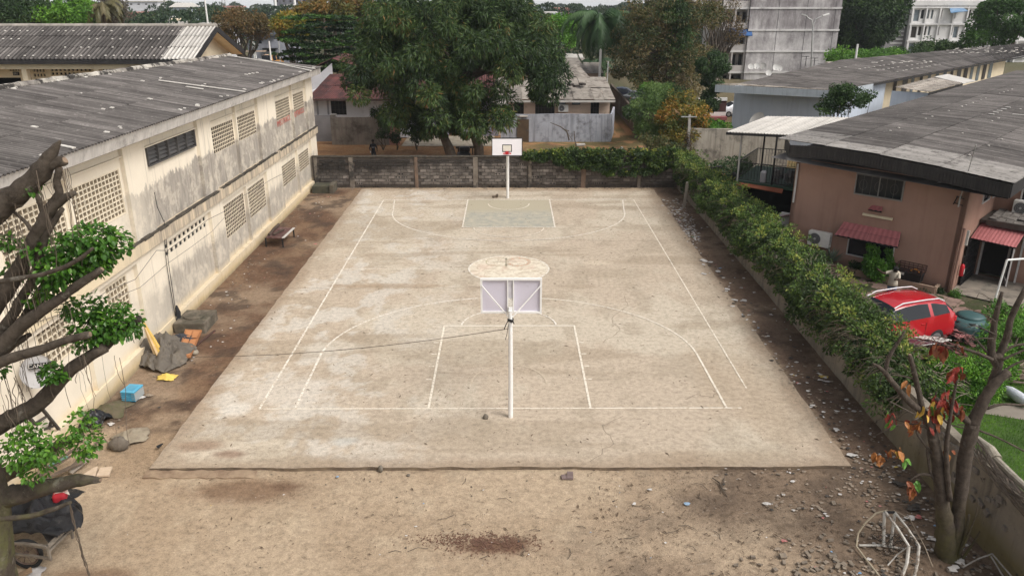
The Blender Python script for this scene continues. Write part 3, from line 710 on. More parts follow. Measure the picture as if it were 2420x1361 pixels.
sc=[(AY(20,160,YW).x,AY(52,160,YW).x,6.62,6.88,5,1),(AY(76,165,YW).x,AY(106,165,YW).x,5.6,6.88,4,4),(AY(118,165,YW).x,AY(216,165,YW).x,5.6,6.88,10,5),(AY(240,165,YW).x,AY(270,165,YW).x,6.5,6.88,4,1),(AY(275,165,YW).x,AY(312,165,YW).x,5.0,6.7,0,0)]
hl=[(a-XL,b-XL,c,d) for a,b,c,d,_,_ in sc]+[(AY(-40,190,YW).x-XL,AY(50,190,YW).x-XL,5.0,6.25),(AY(64,190,YW).x-XL,AY(75.5,190,YW).x-XL,5.0,6.25)]
m.wall((XL,YW,3.6),(1,0,0),(0,-1,0),XW-XL,0,4.0,.15,[(a,b,c-3.6,d-3.6) for a,b,c,d in hl])
m.build('wall',cream_m,sb)
for a,b,c,d,nc,nr in sc:
 if not nc:continue
 q=M()
 ca,cb=(b-a)/nc,(d-c)/nr
 for i in range(nc):
  for j in range(nr):cell(q,0,a+i*ca,c+j*cb,ca,cb,.12,.2)
 q.v=[(y,YW-.0-x,z) for x,y,z in q.v];q.build('breeze_screen',cream_m,sb)
m=M();m.box(XL,XW,YW+3.5,YW+3.6,3.6,7.4);m.box(XL,XW,YW,YW+3.5,3.5,3.6);m.build('room',dark_m,sb)
for px in (58,229,-120):
 x=AY(px,160,YE+.7).x;m=M();m.box(x-.17,x+.17,YE+.55,YE+.9,0,7.1);m.build('column',cream_m,sb)
m=M();m.box(XL,XW+.02,YE+.5,YE+.95,6.95,7.5);m.box(XL,XW,YE+.95,YW,7.3,7.42);m.build('beam',cream_m,sb)
m=M();p=AY(38,172,YW);m.box(p.x-.2,p.x+.2,YW-.05,YW-.002,6.4,6.62);sg=m.build('room_sign',blackf,sb)
text('001',.2,white_m,Vector((p.x,YW-.06,6.51))-WL[sb.name],(R(90),0,0),sg)
m=M()
for i in range(46):
 for j,t in enumerate((.06,.3,.55,.8)):
  if rnd.random()<(.9 if j == 0 else .4):
   x=XG-1.6-i*.52-rnd.uniform(0,.05);m.obox((x,YE+(YR_-YE)*t,ZE+(ZR-ZE)*t+.09),(.10,.10,.035),0,.4)
for k in range(0):pass
o=m.build('fixing_cap',cem_m,sb);o['kind']='stuff'
m=M();m.tube([(XL,YR_,ZR+.02),(XG+.05,YR_,ZR+.02)],.14,8);m.build('ridge_cap',mat('ridge_tiles',(.42,.38,.33),(.25,.23,.2),2),sb)

# ================================================================ BACK WALL OF CONCRETE BLOCKS
bw_=thing('block_wall',(0,49.8,-.1),'grey concrete block wall blackened along its top behind the far hoop','wall')
nm=NT('block_grey');x,y,z=nm.xyz();f=nm.noise(1.6,8,.65)
c=nm.mix(nm.rng(f,.35,.65),(0.235,0.208,0.183),(0.135,0.118,0.103));c=nm.mix(1.0,c,nm.ramp(nm.orand(),[(0,(.5,)*3),(.5,(.9,)*3),(1,(1.3,)*3)]),'MULTIPLY')
bl=nm.noise(.9,9,.7)
lft=nm.math('MULTIPLY',nm.rng(x,-3.5,-9.5),.42)
top=nm.rng(nm.math('ADD',z,nm.math('MULTIPLY',nm.math('ADD',bl,lft),1.6)),2.12,2.6);c=nm.mix(nm.math('MULTIPLY',top,.94),c,(0.03,0.027,0.024))
bot=nm.rng(nm.math('SUBTRACT',z,nm.math('MULTIPLY',bl,.5)),.12,-.1);c=nm.mix(nm.math('MULTIPLY',bot,.8),c,(0.055,0.045,0.035))
c=nm.mix(nm.math('MULTIPLY',nm.rng(nm.noise(2.2,9,.75),.50,.64),.85),c,(0.065,0.056,0.048));c=nm.mix(nm.math('MULTIPLY',nm.rng(nm.noise(4.2,7,.8),.66,.72),.5),c,(0.5,0.46,0.41))
brick_m=nm.done(c,.95,nm.noise(20,8,.7),.02,.15)
mortar_m=mat('old_mortar',(0.12,0.10,0.085),(0.05,0.043,0.037),1.3,.95,bump=.03)
YWf=49.66;XA,XB=-12.42,10.9;zt=1.97
def topz(x):return 2.0+.04*math.sin(x*1.3)
m=M();m.box(XA,XB,YWf+.012,YWf+.19,-.2,1.98);m.build('mortar_core',mortar_m,bw_)
bw,bh=.41,.2
def brick_mesh(w,h,holes=0):
 q=M();y0,y1=-.03,.006
 j=lambda:rnd.uniform(-.006,.006)
 if not holes:
  e=.012;q.hexa([(-w/2,y1,-h/2),(w/2,y1,-h/2),(w/2 ,y1+.01,-h/2),(-w/2,y1+.01,-h/2)]+[(-w/2,y1,h/2),(w/2,y1,h/2),(w/2,y1+.01,h/2),(-w/2,y1+.01,h/2)])
  q=M();q.hexa([(-w/2+e+j(),y0+j(),-h/2+e),(w/2-e+j(),y0+j(),-h/2+e),(w/2,y1,-h/2),(-w/2,y1,-h/2),(-w/2+e+j(),y0+j(),h/2-e),(w/2-e+j(),y0+j(),h/2-e),(w/2,y1,h/2),(-w/2,y1,h/2)])
 else:
  n=holes
  for k in range(n):
   a=-w/2+w*k/n
   c0=M();cell(c0,0,a,-h/2,w/n,h,.001,.24)
   for f in c0.f:pass
   base=len(q.v);q.v +=[(yy,y0-xx,zz) for xx,yy,zz in c0.v];q.f +=[tuple(base+i for i in f) for f in c0.f];q.mi += c0.mi
   aa,bb,cc,dd=a+w/n*.24,a+w/n*.76,-h/2+h*.24,h/2-h*.24;yb=.16
   for P4 in (((aa,y0,cc),(bb,y0,cc),(bb,yb,cc),(aa,yb,cc)),((bb,y0,cc),(bb,y0,dd),(bb,yb,dd),(bb,yb,cc)),((bb,y0,dd),(aa,y0,dd),(aa,yb,dd),(bb,yb,dd)),((aa,y0,dd),(aa,y0,cc),(aa,yb,cc),(aa,yb,dd))):q.quad(*P4)
   q.cur=1;q.quad((aa,y1-.0045,cc),(bb,y1-.0045,cc),(bb,y1-.0045,dd),(aa,y1-.0045,dd));q.cur=0
  q.quad((-w/2,y0,-h/2),(-w/2,y1,-h/2),(-w/2,y1,h/2),(-w/2,y0,h/2));q.quad((w/2,y0,-h/2),(w/2,y1,-h/2),(w/2,y1,h/2),(w/2,y0,h/2));q.quad((-w/2,y0,h/2),(w/2,y0,h/2),(w/2,y1,h/2),(-w/2,y1,h/2))
 return q
vari=[brick_mesh(bw-.018,bh-.016).mesh('brick',brick_m) for _ in range(5)]
hole_v=[brick_mesh(bw-.018,bh-.016,k).mesh('brick',[brick_m,dark_m]) for k in (2,3)]
posts=[-12.2,-9.95,-5.85,-2.1,1.35,4.75,8.3]
nb=0;rest=M();W0=WL[bw_.name]
cells=[]
for r in range(9):
 x=XA+.25+(bw/2 if r % 2 else 0)
 while x <XB-.2:
  if min(abs(x-p) for p in posts)>.2:cells.append((x,-.06+r*.205+.105,r))
  x += bw
rnd.shuffle(cells);vis=[c for c in cells if -10 <c[0]<5.2 and c[2]>0];oth=[c for c in cells if c not in vis]
for i,(x,z,r) in enumerate(vis+oth):
 ph=.30 if r == 0 else (.16 if r == 1 else (.13 if r in (2,3) else .05))
 yy=YWf+rnd.uniform(-.012,.01)
 if i <300:
  me=rnd.choice(hole_v) if rnd.random()<ph else rnd.choice(vari)
  link('brick',me,bw_,Vector((x,yy,z))-W0)
 else:
  q=brick_mesh(bw-.018,bh-.016,rnd.choice((2,3)) if rnd.random()<ph else 0);b0=len(rest.v)
  rest.v +=[(a+x,b+yy,c_+z) for a,b,c_ in q.v];rest.f +=[tuple(b0+k for k in f) for f in q.f];rest.mi += q.mi;rest.cur=1
o=rest.build('brickwork',[brick_m,dark_m],bw_);o['kind']='stuff'
post_m=mat('wall_post',(0.25,0.215,0.175),(0.15,0.125,0.1),2,.95,dirt=(.05,.045,.04),dsc=1.5,dlo=.45,dhi=.6,bump=.02)
for k,px in enumerate(posts):
 m=M();w_=.15 if k % 2 else .1;m.box(px-w_,px+w_,YWf-.05,YWf+.15,-.15,1.93);m.build('post',mat('rusty_post',(.20,.135,.095),(.10,.075,.058),2) if k in (2,5) else post_m,bw_)
m=M();x=XA
while x <XB:
 l=rnd.uniform(.8,1.6);m.box(x,min(x+l,XB),YWf-.04-rnd.uniform(0,.02),YWf+.21,1.93,1.99+rnd.uniform(0,.04));x += l
m.build('coping',mould_m,bw_)
# ivy over its right half
ivy_m=leafmat('ivy_leaf',[(.018,.032,.012),(.035,.065,.018),(.06,.10,.022),(.12,.16,.03),(.30,.29,.045)])
iv=thing('ivy',(6,49.7,0),'dense dark green creeper with yellow tips draped over the block wall','creeper')
cl=[]
for i in range(260):
 x=rnd.uniform(.9,11.0);tpz=min(2.35,2.0+(x-.9)*.12);bt=2.0-sst(1.0,5.2,np.array(x))*.75-(.35 if 6 <x <9.5 else 0)
 z=rnd.uniform(bt,tpz);cl.append((x,YWf+(rnd.uniform(-.35,.1) if z <1.95 else rnd.uniform(-.3,.4)),z,rnd.uniform(.14,.3)))
foliage('leaves',cl,75,.17,.11,ivy_m,iv,droop=.5,tb=.30,tv=.3,tc=.22)['kind']='stuff'
foliage('leaves',[(rnd.uniform(1.2,10.6),YWf+rnd.uniform(-.1,.35),min(2.4,2.12+rnd.uniform(-.05,.18)),.13) for _ in range(90)],22,.14,.09,ivy_m,iv,droop=.0,tb=.85,tv=.2,tc=.15)['kind']='stuff'

# ================================================================ HOOPS
whitep=mat('white_paint',(0.80,0.79,0.76),(0.74,0.73,0.69),3,.5,dirt=(.45,.40,.33),dsc=5,dlo=.62,dhi=.75)
blackp=mat('black_paint',(0.015,0.015,0.016),(0.02,0.02,0.02),3,.5)
redp=mat('red_enamel',(0.55,0.02,0.03),(0.42,0.02,0.03),5,.4)
lilac=mat('lilac_board_back',(0.60,0.565,0.635),(0.56,0.53,0.59),1.5,.6,dirt=(.4,.38,.4),dsc=3,dlo=.62,dhi=.75)
hp=thing('basketball_hoop',(-.06,46.86,0),'far basketball hoop with white board, black square and red ring','hoop')
YBd=46.2;z0,z1=2.69,3.72
m=M();m.tube([(-.06,46.86,-.02),(-.06,46.86,2.75)],.085,16);m.bar((-.06,46.86,2.7),(-.07,46.3,3.1),.14);m.build('pole',whitep,hp,smooth=False)
m=M();m.box(-.95,.77,YBd,YBd+.04,z0+.03,z1-.03);m.build('backboard',mat('board_white',(.86,.83,.85),(.82,.80,.82),2,.4),hp)
m=M();m.box(-.99,.81,YBd-.01,YBd+.05,z1-.03,z1+.02);m.box(-.99,.81,YBd-.01,YBd+.05,z0-.01,z0+.03);m.box(-.99,-.95,YBd-.01,YBd+.05,z0+.03,z1-.03);m.box(.77,.81,YBd-.01,YBd+.05,z0+.03,z1-.03);m.build('frame',blackp,hp)
a,b,c,d=-.37,.19,z0+.23,z0+.66;t_=.045;yb=YBd-.006
m=M();m.box(a,b,yb,YBd-.001,d-t_,d);m.box(a,b,yb,YBd-.001,c,c+t_);m.box(a,a+t_,yb,YBd-.001,c+t_,d-t_);m.box(b-t_,b,yb,YBd-.001,c+t_,d-t_);m.build('target_square',blackp,hp)
m=M();m.quad((a+t_,yb+.003,c+t_),(b-t_,yb+.003,c+t_),(b-t_,yb+.003,d-t_),(a+t_,yb+.003,d-t_));m.build('target_infill',mat('cream_infill',(.80,.77,.66)),hp)
m=M();cy=YBd-.36;m.tube([(-.09+.225*math.cos(i*math.pi/12),cy+.225*math.sin(i*math.pi/12),z0+.21) for i in range(25)],.02,8,False);m.box(-.18,0,YBd-.14,YBd-.007,z0+.12,z0+.25);m.build('ring',redp,hp)
hn=thing('basketball_hoop',(.04,20.54,0),'near basketball hoop seen from behind with lilac board back and cross braces','hoop')
pa=AY(1207,742,20.54).z
m=M();m.tube([(.045,20.54,-.02),(.05,20.54,1.5),(.04,20.55,pa+.1)],[.073,.066,.06],14);m.build('pole',whitep,hn)
YB2=21.75;p0=AY(1136,658,YB2);p1=AY(1279,738,YB2);xa,xb,zt_,zb_=p0.x,p1.x,p0.z,p1.z
m=M();m.box(xa,xb,YB2,YB2+.025,zb_,zt_);m.build('backboard',lilac,hn)
m=M();w_=.045
for q in ((xa-.01,xb+.01,zt_-w_,zt_+.01),(xa-.01,xb+.01,zb_-.01,zb_+w_)):m.box(q[0],q[1],YB2-.06,YB2+.035,q[2],q[3])
for q in ((xa-.01,xa+w_),(xb-w_,xb+.01)):m.box(q[0],q[1],YB2-.06,YB2+.035,zb_+w_,zt_-w_)
m.build('frame',whitep,hn)
xm=.05
for xx in (xm-.085,xm+.085):m=M();m.box(xx-.015,xx+.015,YB2-.06,YB2-.001,zb_+w_,zt_-w_);m.build('channel',whitep,hn)
m=M();m.box(xm-.07,xm+.07,YB2-.02,YB2-.002,zb_+.42,zt_-w_);m.build('centre_strip',mat('grey_lilac',(.55,.53,.56),(.48,.46,.47),6,.6),hn)
m=M();m.box(xm-.075,xm+.075,YB2-.045,YB2-.02,zb_+.03,zb_+.46);m.build('mount_plate',mat('peeling_plate',(.72,.69,.62),(.42,.38,.32),9,.7,c3=(.3,.25,.2)),hn)
m=M();m.hexa([(xm-.05,20.5,pa-.02),(xm+.05,20.5,pa-.02),(xm+.06,YB2-.05,zb_+.05),(xm-.06,YB2-.05,zb_+.05),(xm-.05,20.5,pa+.1),(xm+.05,20.5,pa+.1),(xm+.06,YB2-.05,zb_+.2),(xm-.06,YB2-.05,zb_+.2)]);m.build('arm',whitep,hn)
for sx,xe in ((-1,xa+.03),(1,xb-.03)):m=M();m.bar((xm+sx*.06,YB2-.35,zb_+.0),(xe,YB2-.07,zt_-.2),.028);m.build('brace',whitep,hn)
m=M();m.tube([(-.04+.225*math.cos(i*math.pi/12),YB2+.4+.225*math.sin(i*math.pi/12),zb_+.15) for i in range(25)],.012,6,False);m.build('ring',redp,hn)
m=M()
for k in range(3):m.tube([(.045+.078*math.cos(i*math.pi/6),20.54+.078*math.sin(i*math.pi/6),pa-.15-k*.03+.015*math.sin(i)) for i in range(13)],.013,5,False)
m.tube([(-.03,20.5,pa-.2),(-.09,20.44,pa-.3),(-.13,20.45,pa-.42)],.014,5);m.tube([(.1,20.47,pa-.17),(.15,20.44,pa-.26)],.016,5);m.tube([(-.02,20.46,pa-.3),(-.05,20.45,pa-.55),(-.1,20.45,pa-.75)],.008,4)
solo(m,'strap',blackp,'black strap knotted round the near hoop pole under its board','strap')
m=M();A=Vector((-.02,20.48,pa-.42));B=AZ(447,843,.1);pts=[]
for i in range(25):
 t=i/24;p=A.lerp(B,t);p.z -= 1.0*4*t*(1-t)*.22;p.z=max(p.z,.03);pts.append(p)
m.tube(pts,.009,4);solo(m,'tether_cord',mat('dark_cord',(.09,.07,.055),(.06,.05,.04),4),'thin dark cord strung from the near hoop pole to the left wall','cord')
# ================================================================ BEYOND THE BACK WALL
def pxm(y,z=5):return F/(y*math.cos(TH)+(H-z)*math.sin(TH))
def PE(px,py,y,rpx,rpy,ry):
 p=AY(px,py,y);k=pxm(y,p.z);return (p.x,p.y,p.z,rpx/k,ry,rpy/k)
lav=mat('lavender_wall',(.36,.34,.42),(.30,.28,.36),1.4,.9,dirt=(.15,.13,.13),dsc=1.2,dlo=.5,dhi=.65)
pinkc=mat('pale_pink_render',(.60,.46,.36),(.52,.40,.31),1.2,.9,dirt=(.3,.24,.19),dsc=2,dlo=.6,dhi=.75)
whitew=mat('white_render',(.66,.66,.68),(.56,.56,.58),1.2,.9,dirt=(.3,.28,.27),dsc=1.5,dlo=.58,dhi=.72)
grey_m=mat('grey_yard_wall',(.27,.245,.215),(.19,.17,.15),.9,.95,dirt=(.08,.07,.06),dsc=.9,dlo=.48,dhi=.66,streak=(.12,.105,.09),ssc=4,samt=.6,bump=.02)
blueg=mat('blue_grey_yard_wall',(.43,.45,.50),(.33,.345,.385),.8,.95,dirt=(.14,.14,.15),dsc=1.1,dlo=.5,dhi=.68,streak=(.13,.13,.14),ssc=3,samt=.75,bump=.02)
grille=mat('dark_grille',(.035,.03,.026),(.05,.04,.035),4,.6)
maroon=mat('maroon_sheet',(.175,.062,.055),(.105,.045,.042),1.1,.7,dirt=(.05,.03,.03),dsc=1.3,dlo=.5,dhi=.65,rv=.35,crest=1)
paler=mat('rusty_pale_sheet',(.44,.40,.345),(.34,.30,.255),1.2,.8,dirt=(.13,.105,.085),dsc=1.6,dlo=.5,dhi=.66,rv=.25,crest=1)
glass_m=glass('window_glass')
blueglass=mat('blue_pane',(.19,.225,.25),(.14,.17,.19),3,.2)
def barred(parent,x0,x1,z0,z1,y,n=5):
 w=M();w.box(x0,x1,y-.03,y-.004,z0,z1);w=w.build('window',dark_m,parent)
 q=M()
 for i in range(n+1):x=x0+(x1-x0)*i/n;q.box(x-.025,x+.025,y-.09,y-.05,z0,z1)
 for k in (.33,.66):z=z0+(z1-z0)*k;q.box(x0,x1,y-.085,y-.055,z-.02,z+.02)
 q.build('grille',grille,w);return w
def ac_unit(parent,c,w,h,d,rz=0,label=None,face=-1,grp=None):
 """outdoor unit centred at c (front towards local -y)"""
 t=thing('air_conditioner',c,label,'air conditioner',rz,grp)
 WL[t.name]=Vector((0,0,0))
 m=M();m.box(-w/2,w/2,-d/2,d/2,-h/2,h/2);m.build('casing',mat('ac_white',(.72,.71,.67),(.64,.63,.59),4,.5,dirt=(.4,.37,.32),dsc=6,dlo=.6,dhi=.72),t,world=False,bevel=.015)
 m=M();m.lathe((-w*.17,-d/2-.012,0),[(h*.40,0),(h*.40,.014)],24,'Y');m.build('fan_grille',mat('fan_dark',(.10,.10,.105),(.07,.07,.075),30,.6),t,world=False)
 m=M()
 for k in range(4):m.tube([(-w*.17+h*(.1+.09*k)*math.cos(i*math.pi/10),-d/2-.018,h*(.1+.09*k)*math.sin(i*math.pi/10)) for i in range(21)],.004,4,False)
 m.lathe((-w*.17,-d/2-.03,0),[(h*.07,0),(h*.07,.02)],12,'Y');m.build('fan_hub',mat('ac_grey',(.5,.5,.48)),t,world=False)
 m=M()
 for k in range(6):m.box(w/2-.004,w/2+.008,-d*.3,d*.3,-h*.3+k*h*.1,-h*.3+k*h*.1+h*.05)
 m.build('side_louvre',mat('ac_grey2',(.3,.3,.29)),t,world=False)
 m=M();m.box(-w/2+.05,-w/2+.09,-d/2,d/2+.1,-h/2-.05,-h/2);m.box(w/2-.09,w/2-.05,-d/2,d/2+.1,-h/2-.05,-h/2);m.build('bracket',steel_m,t,world=False)
 return t
def dish(c,r,aim,label,grp=None,logo=False,mt=None,name='satellite_dish'):
 """offset dish; aim = direction its hollow faces"""
 t=thing(name,c,label,'satellite dish',0,grp);WL[t.name]=Vector((0,0,0))
 t.rotation_euler=Vector(aim).to_track_quat('Z','Y').to_euler()
 m=M();pr=[(r*k/6,r*.16*(k/6)** 2) for k in range(1,7)]+[(r*1.01,r*.16+.006),(r,r*.16-.012)]+[(r*k/6,r*.16*(k/6)** 2-.012) for k in range(5,0,-1)]
 m.lathe((0,0,0),pr,28);m.build('reflector',mt or mat('dish_grey',(.60,.59,.57),(.5,.49,.47),3,.6,dirt=(.3,.28,.25),dsc=6,dlo=.58,dhi=.75),t,True,False)
 m=M();m.tube([(0,-r*.95,.02),(0,-r*.75,r*.75)],.02,6);m.tube([(0,0,0),(0,-.05,-.22),(0,-.1,-.36)],.025,6);m.build('arm',steel_m,t,world=False)
 m=M();m.tube([(0,-r*.72,r*.7),(0,-r*.62,r*.82)],.045,8);m.build('receiver',mat('lnb_grey',(.4,.4,.38)),t,world=False)
 return t
# house row
YH=68.0
def gable_house(name,loc,label):return thing(name,loc,label,'house')
hm=gable_house('house',(-14.5,YH,0),'low white house under a maroon sheet roof at the left of the big mango tree')
x0,x1=-17.6,-8.5
m=M();wl=[(AY(782,250,YH).x-x0,AY(818,250,YH).x-x0,1.9,3.1),(AY(1010,250,YH).x-x0,8.4,1.8,3.0)]
m.wall((x0,YH,0),(1,0,0),(0,-1,0),x1-x0,0,3.4,.2,wl[:1]);m.box(x0,x0+.2,YH+.2,YH+6,0,3.4);m.box(x1-.2,x1,YH+.2,YH+6,0,3.4);m.build('wall',whitew,hm)
barred(hm,x0+wl[0][0],x0+wl[0][1],1.9,3.1,YH+.1,4)
for px in (750,775):x=AY(px,250,YH).x;m=M();m.box(x-.08,x+.08,YH-.03,YH-.002,0,3.35);m.build('panel_strip',mat('grey_strip',(.3,.3,.31)),hm)
E0=AY(742,234,YH-.7);E1=AY(862,234,YH-.7);zr=4.75
roof_patch(hm,(E0.x-.6,YH-.7,E0.z),(E1.x+3.5,YH-.7,E0.z),(E1.x+4.2,YH+5.2,zr),(E0.x+.2,YH+5.2,zr),14,2,4,.03,maroon,shared=True)
roof_patch(hm,(E1.x+4.2,YH+11,E0.z),(E0.x+.2,YH+11,E0.z),(E0.x+.2,YH+5.2,zr),(E1.x+4.2,YH+5.2,zr),4,1,10,.03,maroon,shared=True)
m=M();m.box(E0.x-.7,E1.x+3.6,YH-.78,YH-.7,E0.z-.16,E0.z-.02);m.build('fascia',mat('brown_fascia',(.08,.05,.045)),hm)
h2=gable_house('house',(-18,76,0),'white gabled house with a dark maroon roof right behind the school roof corner')
a=AY(742,190,74);b=AY(782,152,74);zb=0
m=M();m.quad((a.x-2,74,0),(b.x+.1,74,0),(b.x+.1,74,b.z+.1),(a.x+.6,74,a.z+.6),(a.x-2,74,a.z-.2));m.box(a.x-2,b.x,74.02,80,0,a.z-.4);m.build('wall',whitew,h2)
roof_patch(h2,(a.x-2.2,73.7,a.z+.1),(a.x-2.2,80,a.z+.1),(b.x+.2,80,b.z+.5),(b.x+.2,73.7,b.z+.5),5,2,5,.03,maroon,shared=True)
roof_patch(h2,(b.x+3.5,80,b.z-.5),(b.x+3.5,73.7,b.z-.5),(b.x+.2,73.7,b.z+.5),(b.x+.2,80,b.z+.5),5,1,5,.03,maroon,shared=True)
# middle house (seen under the mango): lavender, pink strip, dark openings
hmid=gable_house('house',(-4.5,69,0),'lavender walled house with dark doorways seen under the mango crown')
m=M();X0=-8.4;X1=-.9
op=[(AY(962,300,69).x-X0,AY(1022,300,69).x-X0,-.05,2.3),(AY(1060,300,69).x-X0,AY(1092,300,69).x-X0,-.05,2.3),(AY(1112,300,69).x-X0,AY(1150,300,69).x-X0,.2,2.1)]
m.wall((X0,69,0),(1,0,0),(0,-1,0),X1-X0,-.05,3.3,.2,op);m.box(X0,X0+.2,69.2,75,0,3.3);m.build('wall',lav,hmid)
m=M();m.box(X0+.3,X1-.3,71,71.1,0,3.2);m.build('room',dark_m,hmid)
roof_patch(hmid,(X0-.1,68.3,3.3),(X1-.2,68.3,3.3),(X1-.2,74.4,5.1),(X0-.1,74.4,5.1),9,2,4,.03,maroon,shared=True)
m=M();m.quad((-8.7,64.2,-.04),(-1.2,64.2,-.04),(-1.2,69,-.04),(-8.7,69,-.04));tag(m.build('forecourt_paving',mat('forecourt_concrete',(.42,.37,.29),(.33,.29,.22),1.2,.9,dirt=(.2,.17,.13),dsc=2)),kind='structure')
m=M();m.box(-9.75,-8.9,64.95,65.15,-.1,2.0)
solo(m,'wall_pier',mat('salmon_render',(.50,.27,.21),(.40,.22,.18),2,.9,dirt=(.25,.2,.17),dsc=3),'short salmon pink wall end beside the grey yard wall','wall')
# pale roofed house on the right
hp_=gable_house('house',(4.2,69.2,0),'cream house with a patched pale sheet roof behind the blue-grey wall')
X0,X1=-.9,AY(1441,250,69.2).x
wins=[(1215,1238,1.0,2.95),(1265,1311,1.0,2.95),(1396,1416,1.0,2.95)]
wh=[(AY(a,250,69.2).x-X0,AY(b,250,69.2).x-X0,c,d) for a,b,c,d in wins]
m=M();m.wall((X0,69.2,0),(1,0,0),(0,-1,0),X1-X0,-.05,3.05,.2,wh);m.box(X1-.2,X1,69.4,76,0,3.05);m.build('wall',pinkc,hp_)
for a,b,c,d in wh:barred(hp_,X0+a,X0+b,c,d,69.3,6 if b-a >1 else 3)
for a,b in ((1318,1337),(1352,1371)):
 p=AY(a,235,69.2);q=AY(b,248,69.2);m=M();m.box(p.x,q.x,69.13,69.19,q.z,2.98);f_=m.build('window',steel_m,hp_);m=M();m.box(p.x+.05,q.x-.05,69.11,69.128,q.z+.05,2.93);m.build('pane',blueglass,f_)
ez=3.08
roof_patch(hp_,(X0-.6,68.4,ez),(X1+.35,68.4,ez),(X1+.1,74.0,4.35),(X0-.6,74.0,4.35),12,2,1,.035,paler,jit=.07,n=2)
roof_patch(hp_,(X1+.1,80,ez),(X0-.6,80,ez),(X0-.6,74,4.35),(X1+.1,74,4.35),6,1,1,.035,paler,jit=.06,n=2)
m=M();m.box(X0-.6,X1+.35,68.34,68.4,ez-.2,ez-.03);m.build('fascia',white_m,hp_)
m=M()
for px,py in ((1348,204),(1362,207),(1376,203)):p=AZ(px,py,3.95);m.obox(p+Vector((0,0,.12)),(.5,.4,.18),rnd.uniform(0,1))
solo(m,'roof_weights',grille,'dark tyres and scraps weighing down the pale sheet roof','roof weights')
h3=gable_house('house',(4.5,80,0),'upper pale shed roof with a dark gap stacked behind the cream house')
a=AY(1322,188,76);b=AY(1392,188,76)
m=M();m.box(a.x,b.x-.4,76.2,81,0,a.z-.1);m.build('wall',grey_m,h3);m=M();m.box(a.x+1,b.x-.6,76.1,76.19,a.z-1.0,a.z-.1);m.build('opening',dark_m,h3)
roof_patch(h3,(a.x-.3,75.7,a.z),(b.x+.2,75.7,a.z),(b.x-.6,81,a.z+.9),(a.x-.3,81,a.z+.9),5,1,1,.035,paler,jit=.05,n=2)
for k,(pa_,pb_,yy) in enumerate((((1340,160),(1385,160),88),((1345,148),(1378,148),97),((1385,172),(1420,172),84))):
 a=AY(*pa_,yy);b=AY(*pb_,yy);hh=gable_house('house',((a.x+b.x)/2,yy,0),('grey roofed hut in the row behind the cream house','farthest pale hut roof below the palm','white roofed lean-to beside the palm trunk')[k])
 m=M();m.box(a.x,b.x,yy+.3,yy+5,-.2,a.z-.1);m.build('wall',pinkc if k else grey_m,hh)
 roof_patch(hh,(a.x-.3,yy,a.z-.1),(b.x+.3,yy,a.z-.1),(b.x+.3,yy+5,a.z+.6),(a.x-.3,yy+5,a.z+.6),4,1,1,.035,paler if k != 1 else white_m,jit=.05,n=2)
# yard walls
def slabwall(name,p,q,z0,z1,t,mt,label,post=None):
 w=thing(name,Vector(((p[0]+q[0])/2,(p[1]+q[1])/2,z0)),label,'wall');p=Vector((*p,0));q=Vector((*q,0));d=(q-p);L=d.length;n=max(2,int(L/1.1));d.normalize();nn=Vector((d.y,-d.x,0))*t/2
 m=M();tops=[z1+rnd.uniform(-.03,.03) for _ in range(n+1)]
 for i in range(n):
  a=p+d*L*i/n;b=p+d*L*(i+1)/n
  m.hexa([(a-nn).to_tuple()[:2]+(z0,),(b-nn).to_tuple()[:2]+(z0,),(b+nn).to_tuple()[:2]+(z0,),(a+nn).to_tuple()[:2]+(z0,),(a-nn).to_tuple()[:2]+(tops[i],),(b-nn).to_tuple()[:2]+(tops[i+1],),(b+nn).to_tuple()[:2]+(tops[i+1],),(a+nn).to_tuple()[:2]+(tops[i],)])
 m.build('wall_body',mt,w);return w
w=slabwall('yard_wall',(-14.45,65.1),(-9.75,65.1),-.2,2.15,.2,grey_m,'grey rendered yard wall behind the walking person')
m=M();m.box(-14.5,-14.1,65.2,65.9,-.2,2.3);m.build('pier',grey_m,w)
w=slabwall('yard_wall',(-17.5,66.6),(-14.55,66.6),-.2,2.1,.12,mat('steel_gate_grey',(.24,.24,.25),(.18,.18,.19),1,.6),'grey metal gate panel between the school and the yard wall')
w=slabwall('yard_wall',(-.65,66.4),(8.5,66.4),-.2,2.2,.2,blueg,'blue-grey stained yard wall with a brown door')
dx=AY(1222,300,66.3).x;dx2=AY(1250,300,66.3).x
m=M();m.box(dx,dx2,66.24,66.29,-.1,1.78);dr=m.build('door',mat('brown_door',(.11,.075,.045),(.08,.055,.035),3,.7),w)
m=M();m.box(dx2-.15,dx2-.1,66.2,66.238,.8,.95);m.build('handle',steel_m,dr)
m=M();m.box(dx+.2,dx2-.1,66.1,66.28,2.0,2.12);m.build('lamp_tube',white_m,w)
w=slabwall('yard_wall',(8.5,66.5),(9.3,71),-.2,2.15,.15,blueg,'pale return of the blue-grey wall running back beside the cream house')
pA=AZ(1480,322);pB=AZ(1446,222)
w=slabwall('boundary_wall',(11.1,67.2),(11.6,92),-.3,1.9,.2,mat('brown_block_wall',(.15,.115,.09),(.09,.07,.056),1.2,.95,dirt=(.2,.18,.15),dsc=.7,dlo=.55,dhi=.7,bump=.03),'brown block boundary wall running away from the yard')
dish((AY(1187,250,67.5).x,67.5,AY(1187,250,67.5).z),.52,(.1,-1,.45),'white satellite dish between the mango crown and the cream house',mt=white_m)
